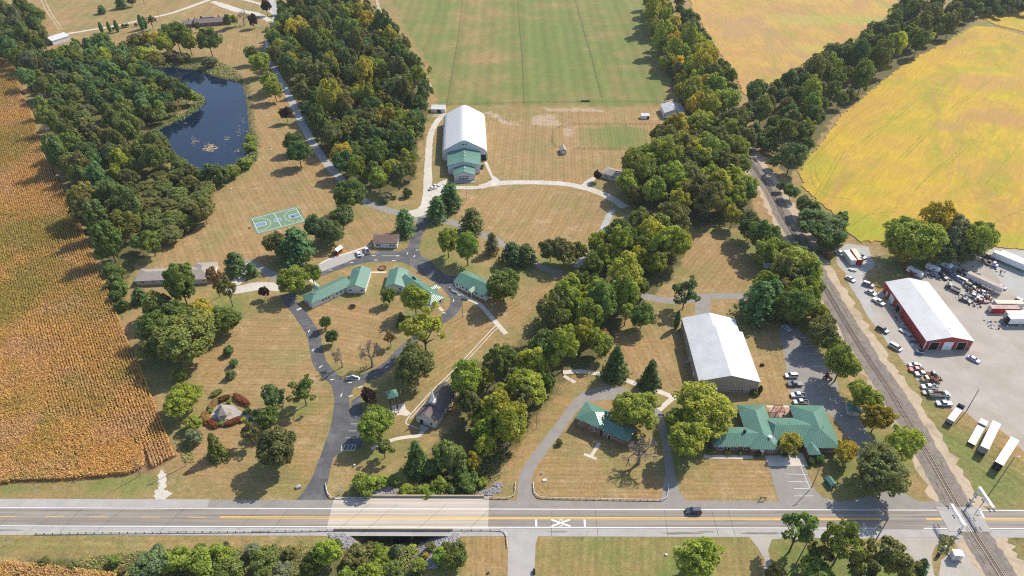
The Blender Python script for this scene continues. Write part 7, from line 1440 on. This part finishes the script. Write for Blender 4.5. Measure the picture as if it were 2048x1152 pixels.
# --- the woods: every tree its own object
LAND = {'white riding arena': G2(930,260), 'hedgerow barn': G2(1345,230), 'pond': G2(420,240), 'gymnasium': G2(1440,690), 'chapel': G2(875,810), 'cottage': G2(940,570), 'bungalow': G2(1220,350), 'brick house': G2(1205,845), 'far house': G2(405,40), 'far pale barn': G2(113,74), 'basketball court': G2(555,441), 'ranch house': G2(345,545), 'bridge': G2(830,1000), 'rail side shed': G2(1540,530), 'garden shed': G2(1126,304), 'pump house': G2(1704,820), 'white storage shed': G2(877,222), 'flower bed': G2(815,387), 'white walk': G2(1130,745), 'corn corner pole': G2(226,534), 'bell tower': G2(789,820)}
WD = {  # spacing, kinds, colours, height ratio, name of wood
 'west': (8.2, (('tall', .30), ('pine', .16), ('broad', .54)), (('dk2', 3), ('pine2', 3), ('md2', 3), ('pale', 2), ('olive', 2), ('md', 2)), 1.0, 'pond woods', (9, 13)),
 'dense': (8.4, (('broad', .66), ('tall', .22), ('sparse', .12)), (('dk', 3.5), ('dk2', 3.5), ('md', 3), ('olive', 3), ('gold', 1), ('yg', 1.6)), 1.0, 'dense lane wood', (10, 14.5)),
 'hedgerow': (8.2, (('broad', .8), ('tall', .2)), (('olive', 3), ('yg', 4), ('yg2', 3), ('gold', 2)), 1.15, 'tall pasture hedgerow', (10.5, 14)),
 'darkhedge': (7.0, (('broad', 1.),), (('dk', 3), ('dk2', 3), ('md', 1)), .95, 'dark hedgerow side', (7.5, 10.5)),
 'rail': (8.6, (('broad', .62), ('big', .26), ('sparse', .12)), (('yg', 5), ('olive', 2), ('yg2', 4), ('md', 1), ('gold', 1.2)), 1.0, 'wood left of the railway', (12, 17)),
 'ravine': (7.9, (('broad', .64), ('big', .22), ('sparse', .14)), (('yg', 5), ('bright', 3), ('yg2', 4), ('md', 1.5), ('md2', 1.5), ('olive', 1)), 1.05, 'ravine woods', (10, 15)),
 'raileast': (6.4, (('broad', .6), ('pine', .25), ('tall', .15)), (('yg', 2), ('gold', 1), ('md', 3), ('pine', 2), ('olive', 2)), 1.0, 'railway tree strip', (8.5, 12)),
 'diagonal': (9.4, (('broad', .74), ('tall', .14), ('sparse', .12)), (('dk', 2), ('dk2', 3), ('md', 3), ('md2', 2), ('olive', 3), ('yg', 1.2)), 1.0, 'bean field hedge', (10.5, 15)),
 'railstrip': (6.5, (('broad', 1.),), (('dk', 3), ('dk2', 3)), .9, 'bushes by the far track', (7, 9)),
 'corner': (8.0, (('broad', 1.),), (('dk', 3), ('dk2', 2)), .95, 'top right corner wood', (10, 13)),
}
SPN = {'broad': 'broadleaf_tree', 'tall': 'tall_tree', 'pine': 'pine_tree', 'big': 'spreading_tree', 'bare': 'bare_tree', 'sparse': 'open_tree'}
SP2 = {'west': {'bare': 'bare_tree', 'broad': 'woodland_tree', 'tall': 'willow_tree', 'pine': 'pine_tree'}, 'dense': {'broad': 'oak_tree', 'tall': 'oak_tree'}, 'ravine': {'broad': 'maple_tree', 'big': 'maple_tree'}, 'diagonal': {'broad': 'hedge_tree', 'tall': 'hedge_tree'}}
POND_A = np.array(POND)
def pick(opts): 
    ws = np.array([o[1] for o in opts], float); return opts[int(rng.choice(len(opts), p=ws/ws.sum()))][0]
for wk, (sp, kinds, cols, hr, wname, (d0, d1)) in WD.items():
    zc = 7.0*hr; P = [G2(*p, zc) for p in WOODS[wk]]; A = np.array(P); lo, hi = A.min(0), A.max(0); pts = []
    c = rng.uniform(lo, hi, (9000, 2)); c = c[inpoly(c[:, 0], c[:, 1], P)]
    keep = np.zeros((0, 2))
    for q in c:
        if len(keep) and np.min(np.hypot(*(keep-q).T)) < sp: continue
        if any(math.hypot(q[0]-a[0], q[1]-a[1]) < .62*a[2]+sp*.33 for a in ALLT): continue
        keep = np.vstack([keep, q])
    dp = polydist(keep[:, 0], keep[:, 1], POND); keep = keep[(dp > 1.2) & ~inpoly(keep[:, 0], keep[:, 1], POND)]
    edge = polydist(keep[:, 0], keep[:, 1], P); ins_ = {'ravine': 2.2, 'rail': 2.8, 'diagonal': 1.8, 'raileast': 1.0, 'west': 1.0, 'dense': 2.5}.get(wk, 1.2); keep = keep[edge > ins_]; edge = edge[edge > ins_]-ins_
    lab = {}
    for nm, (lx, ly) in LAND.items():
        dd = np.hypot(keep[:, 0]-lx, keep[:, 1]-ly)
        if len(dd) and dd.min() < 60: i = int(dd.argmin()); lab.setdefault(i, nm)
    for i, q in enumerate(keep):
        k = pick(kinds); col = pick(cols); nz = fnoise(np.array([q[0]]), np.array([q[1]]), 55, 2)[0]
        if wk == 'dense': 
            g0 = math.hypot((q[0]-G2(690,190,8)[0])/20, (q[1]-G2(690,190,8)[1])/38); g1 = math.hypot((q[0]-G2(600,85,8)[0])/16, (q[1]-G2(600,85,8)[1])/22)
            if min(g0, g1) < 1 and rng.random() < .62: col = pick((('gold', 2), ('yg', 2), ('olive', 2)))
        D = rng.uniform(d0*.82, d1*1.1); h_ = D*SHAPE[k]*hr*rng.uniform(.85, 1.12)
        if wk == 'west':
            # low even grove at the lower right, tall dark strip on the left
            c0, c1 = np.array(G2(345, 415)), np.array(G2(270, 300))
            if inpoly(q[:1], q[1:], [G2(*p, 5) for p in [(262,395),(330,335),(400,345),(440,372),(425,415),(350,480),(285,470)]])[0]: k, col, D, h_ = 'broad', ('md2' if rng.random() < .6 else 'olive'), rng.uniform(11.5, 14), rng.uniform(7, 8.2)
            elif inpoly(q[:1], q[1:], [G2(*p, 7) for p in [(50,150),(95,200),(160,330),(215,500),(190,510),(110,330),(60,220)]])[0] and rng.random() < .3: k, col = 'bare', 'grey'; D = rng.uniform(7, 9); h_ = D*1.3
            elif inpoly(q[:1], q[1:], [G2(*p, 7) for p in [(100,80),(300,95),(380,185),(340,225),(180,225),(130,140)]])[0]: k = 'pine' if rng.random() < .35 else 'broad'; col = 'pine2' if rng.random() < .6 else ('md2' if rng.random() < .6 else 'yg'); D = rng.uniform(9, 12.5); h_ = D*1.25
            elif inpoly(q[:1], q[1:], [G2(*p, 6) for p in [(200,240),(300,200),(390,205),(300,260),(340,330),(260,390),(200,330)]])[0]: k = 'broad'; col = pick((('md2', 3), ('olive', 3), ('yg', 1)))
        w0 = WORDS[col]
        kindw = {'pine': 'pine', 'tall': 'tall tree', 'broad': 'tree', 'big': 'spreading tree', 'bare': 'bare tree', 'sparse': 'open crowned tree'}[k]
        if i in lab: lbl, grp = f'{w0} {kindw} of the {wname} nearest the {lab[i]}', None
        else: lbl, grp = (f'{w0} {kindw} at the edge of the {wname}' if edge[i] < sp*.75 else f'{w0} {kindw} deep inside the {wname}'), f'trees of the {wname}'
        plant(k, q[0], q[1], D/2, h_, col, lbl, grp, SP2.get(wk, SPN).get(k, SPN[k]))
    print('WOOD', wk, len(keep))
# reeds and bank scrub round the pond: uncountable
def scrub(name, polys, label, cat, h0, h1, cols, n_per=1.0, ls=.5):
    VV, CC = [], []
    for pts, n in polys:
        P = [G2(*p) for p in pts]; A = np.array(P); lo, hi = A.min(0), A.max(0); c = rng.uniform(lo, hi, (n*3, 2)); c = c[inpoly(c[:, 0], c[:, 1], P)][:n]
        z = gz(c[:, 0], c[:, 1]); hh = rng.uniform(h0, h1, len(c))*(.6+.5*np.abs(fnoise(c[:, 0], c[:, 1], 9, 1))); p = np.stack([c[:, 0], c[:, 1], np.maximum(z, -.6)+hh*rng.uniform(.3, 1, len(c))], -1)
        N = np.stack([rng.normal(0, .7, len(c)), rng.normal(0, .7, len(c)), np.ones(len(c))], -1); VV.append(quads(p, N, ls, 1., .55)); cc = np.array([COLS[q] for q in cols])[rng.integers(0, len(cols), len(c))]*rng.uniform(.7, 1.3, (len(c), 1)); CC.append(np.concatenate([cc, np.ones((len(c), 1))], 1))
    V = np.concatenate(VV); n = len(V); t = bpy.data.materials.get('scrub_leaf')
    if not t:
        q = NT('scrub_leaf'); q.set(q.b.inputs['Base Color'], q.attr('ccol', 'Color')); q.b.inputs['Roughness'].default_value = .8; t = q.m
    tag(link(name, np_mesh(name, V.reshape(-1, 3), np.arange(4*n).reshape(n, 4), [t], {'ccol': ('FLOAT_COLOR', np.concatenate(CC))})), label, cat, None, 'stuff')
scrub('reed_bed', [([(300,128),(340,118),(400,120),(450,128),(484,150),(486,164),(450,158),(400,140),(340,134),(308,136)], 3800), ([(300,258),(330,246),(370,226),(398,204),(392,188),(404,186),(412,204),(395,222),(372,236),(330,254),(305,266)], 1800), ([(484,160),(494,165),(502,240),(506,262),(498,260),(494,200)], 700), ([(492,262),(512,268),(514,292),(497,292)], 1100), ([(446,338),(480,324),(500,300),(516,296),(516,318),(495,342),(460,360),(430,362),(405,352)], 2600)], 'rough reeds and scrub fringing the pond', 'reeds', .5, 1.7, ('yg', 'olive', 'md2', 'pale'), ls=.42)
scrub('weeds', [([(150,1118),(290,1100),(640,1092),(640,1160),(150,1160)], 5200), ([(690,1100),(840,1090),(830,1160),(690,1160)], 2600), ([(700,968),(960,960),(980,985),(700,990)], 1500), ([(950,880),(1020,880),(1000,960),(960,960)], 700), ([(1880,1068),(1905,1072),(1895,1110),(1875,1105)], 400), ([(205,520),(265,520),(245,640),(225,600)], 1300), ([(355,880),(380,880),(390,925),(365,925)], 400)], 'rough weeds and scrub on banks and verges', 'weeds', .1, .55, ('olive', 'md2', 'yg', 'brown'), ls=.25)

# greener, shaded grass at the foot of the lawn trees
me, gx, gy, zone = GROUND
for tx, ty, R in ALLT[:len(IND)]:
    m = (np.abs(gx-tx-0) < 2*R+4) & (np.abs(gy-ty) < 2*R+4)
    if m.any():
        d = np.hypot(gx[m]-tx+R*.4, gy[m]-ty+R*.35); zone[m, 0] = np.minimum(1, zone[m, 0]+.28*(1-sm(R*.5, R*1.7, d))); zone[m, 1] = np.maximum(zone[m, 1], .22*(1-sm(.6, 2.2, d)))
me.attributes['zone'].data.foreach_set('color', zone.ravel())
# ================================================================ haze
def haze(d):
    b = MB(); b.box(0, 1200, -8, 5000, 4400, 214); o = b.build('haze', 'white'); tag(o, kind='stuff')
    m = bpy.data.materials.new('haze'); m.use_nodes = True; t = m.node_tree
    for n in list(t.nodes):
        if n.type != 'OUTPUT_MATERIAL': t.nodes.remove(n)
    v = t.nodes.new('ShaderNodeVolumePrincipled'); v.inputs['Color'].default_value = (.86, .9, .96, 1); v.inputs['Density'].default_value = d; v.inputs['Anisotropy'].default_value = .2
    t.links.new(v.outputs[0], t.nodes['Material Output'].inputs['Volume']); o.data.materials.clear(); o.data.materials.append(m)
haze(.00006)
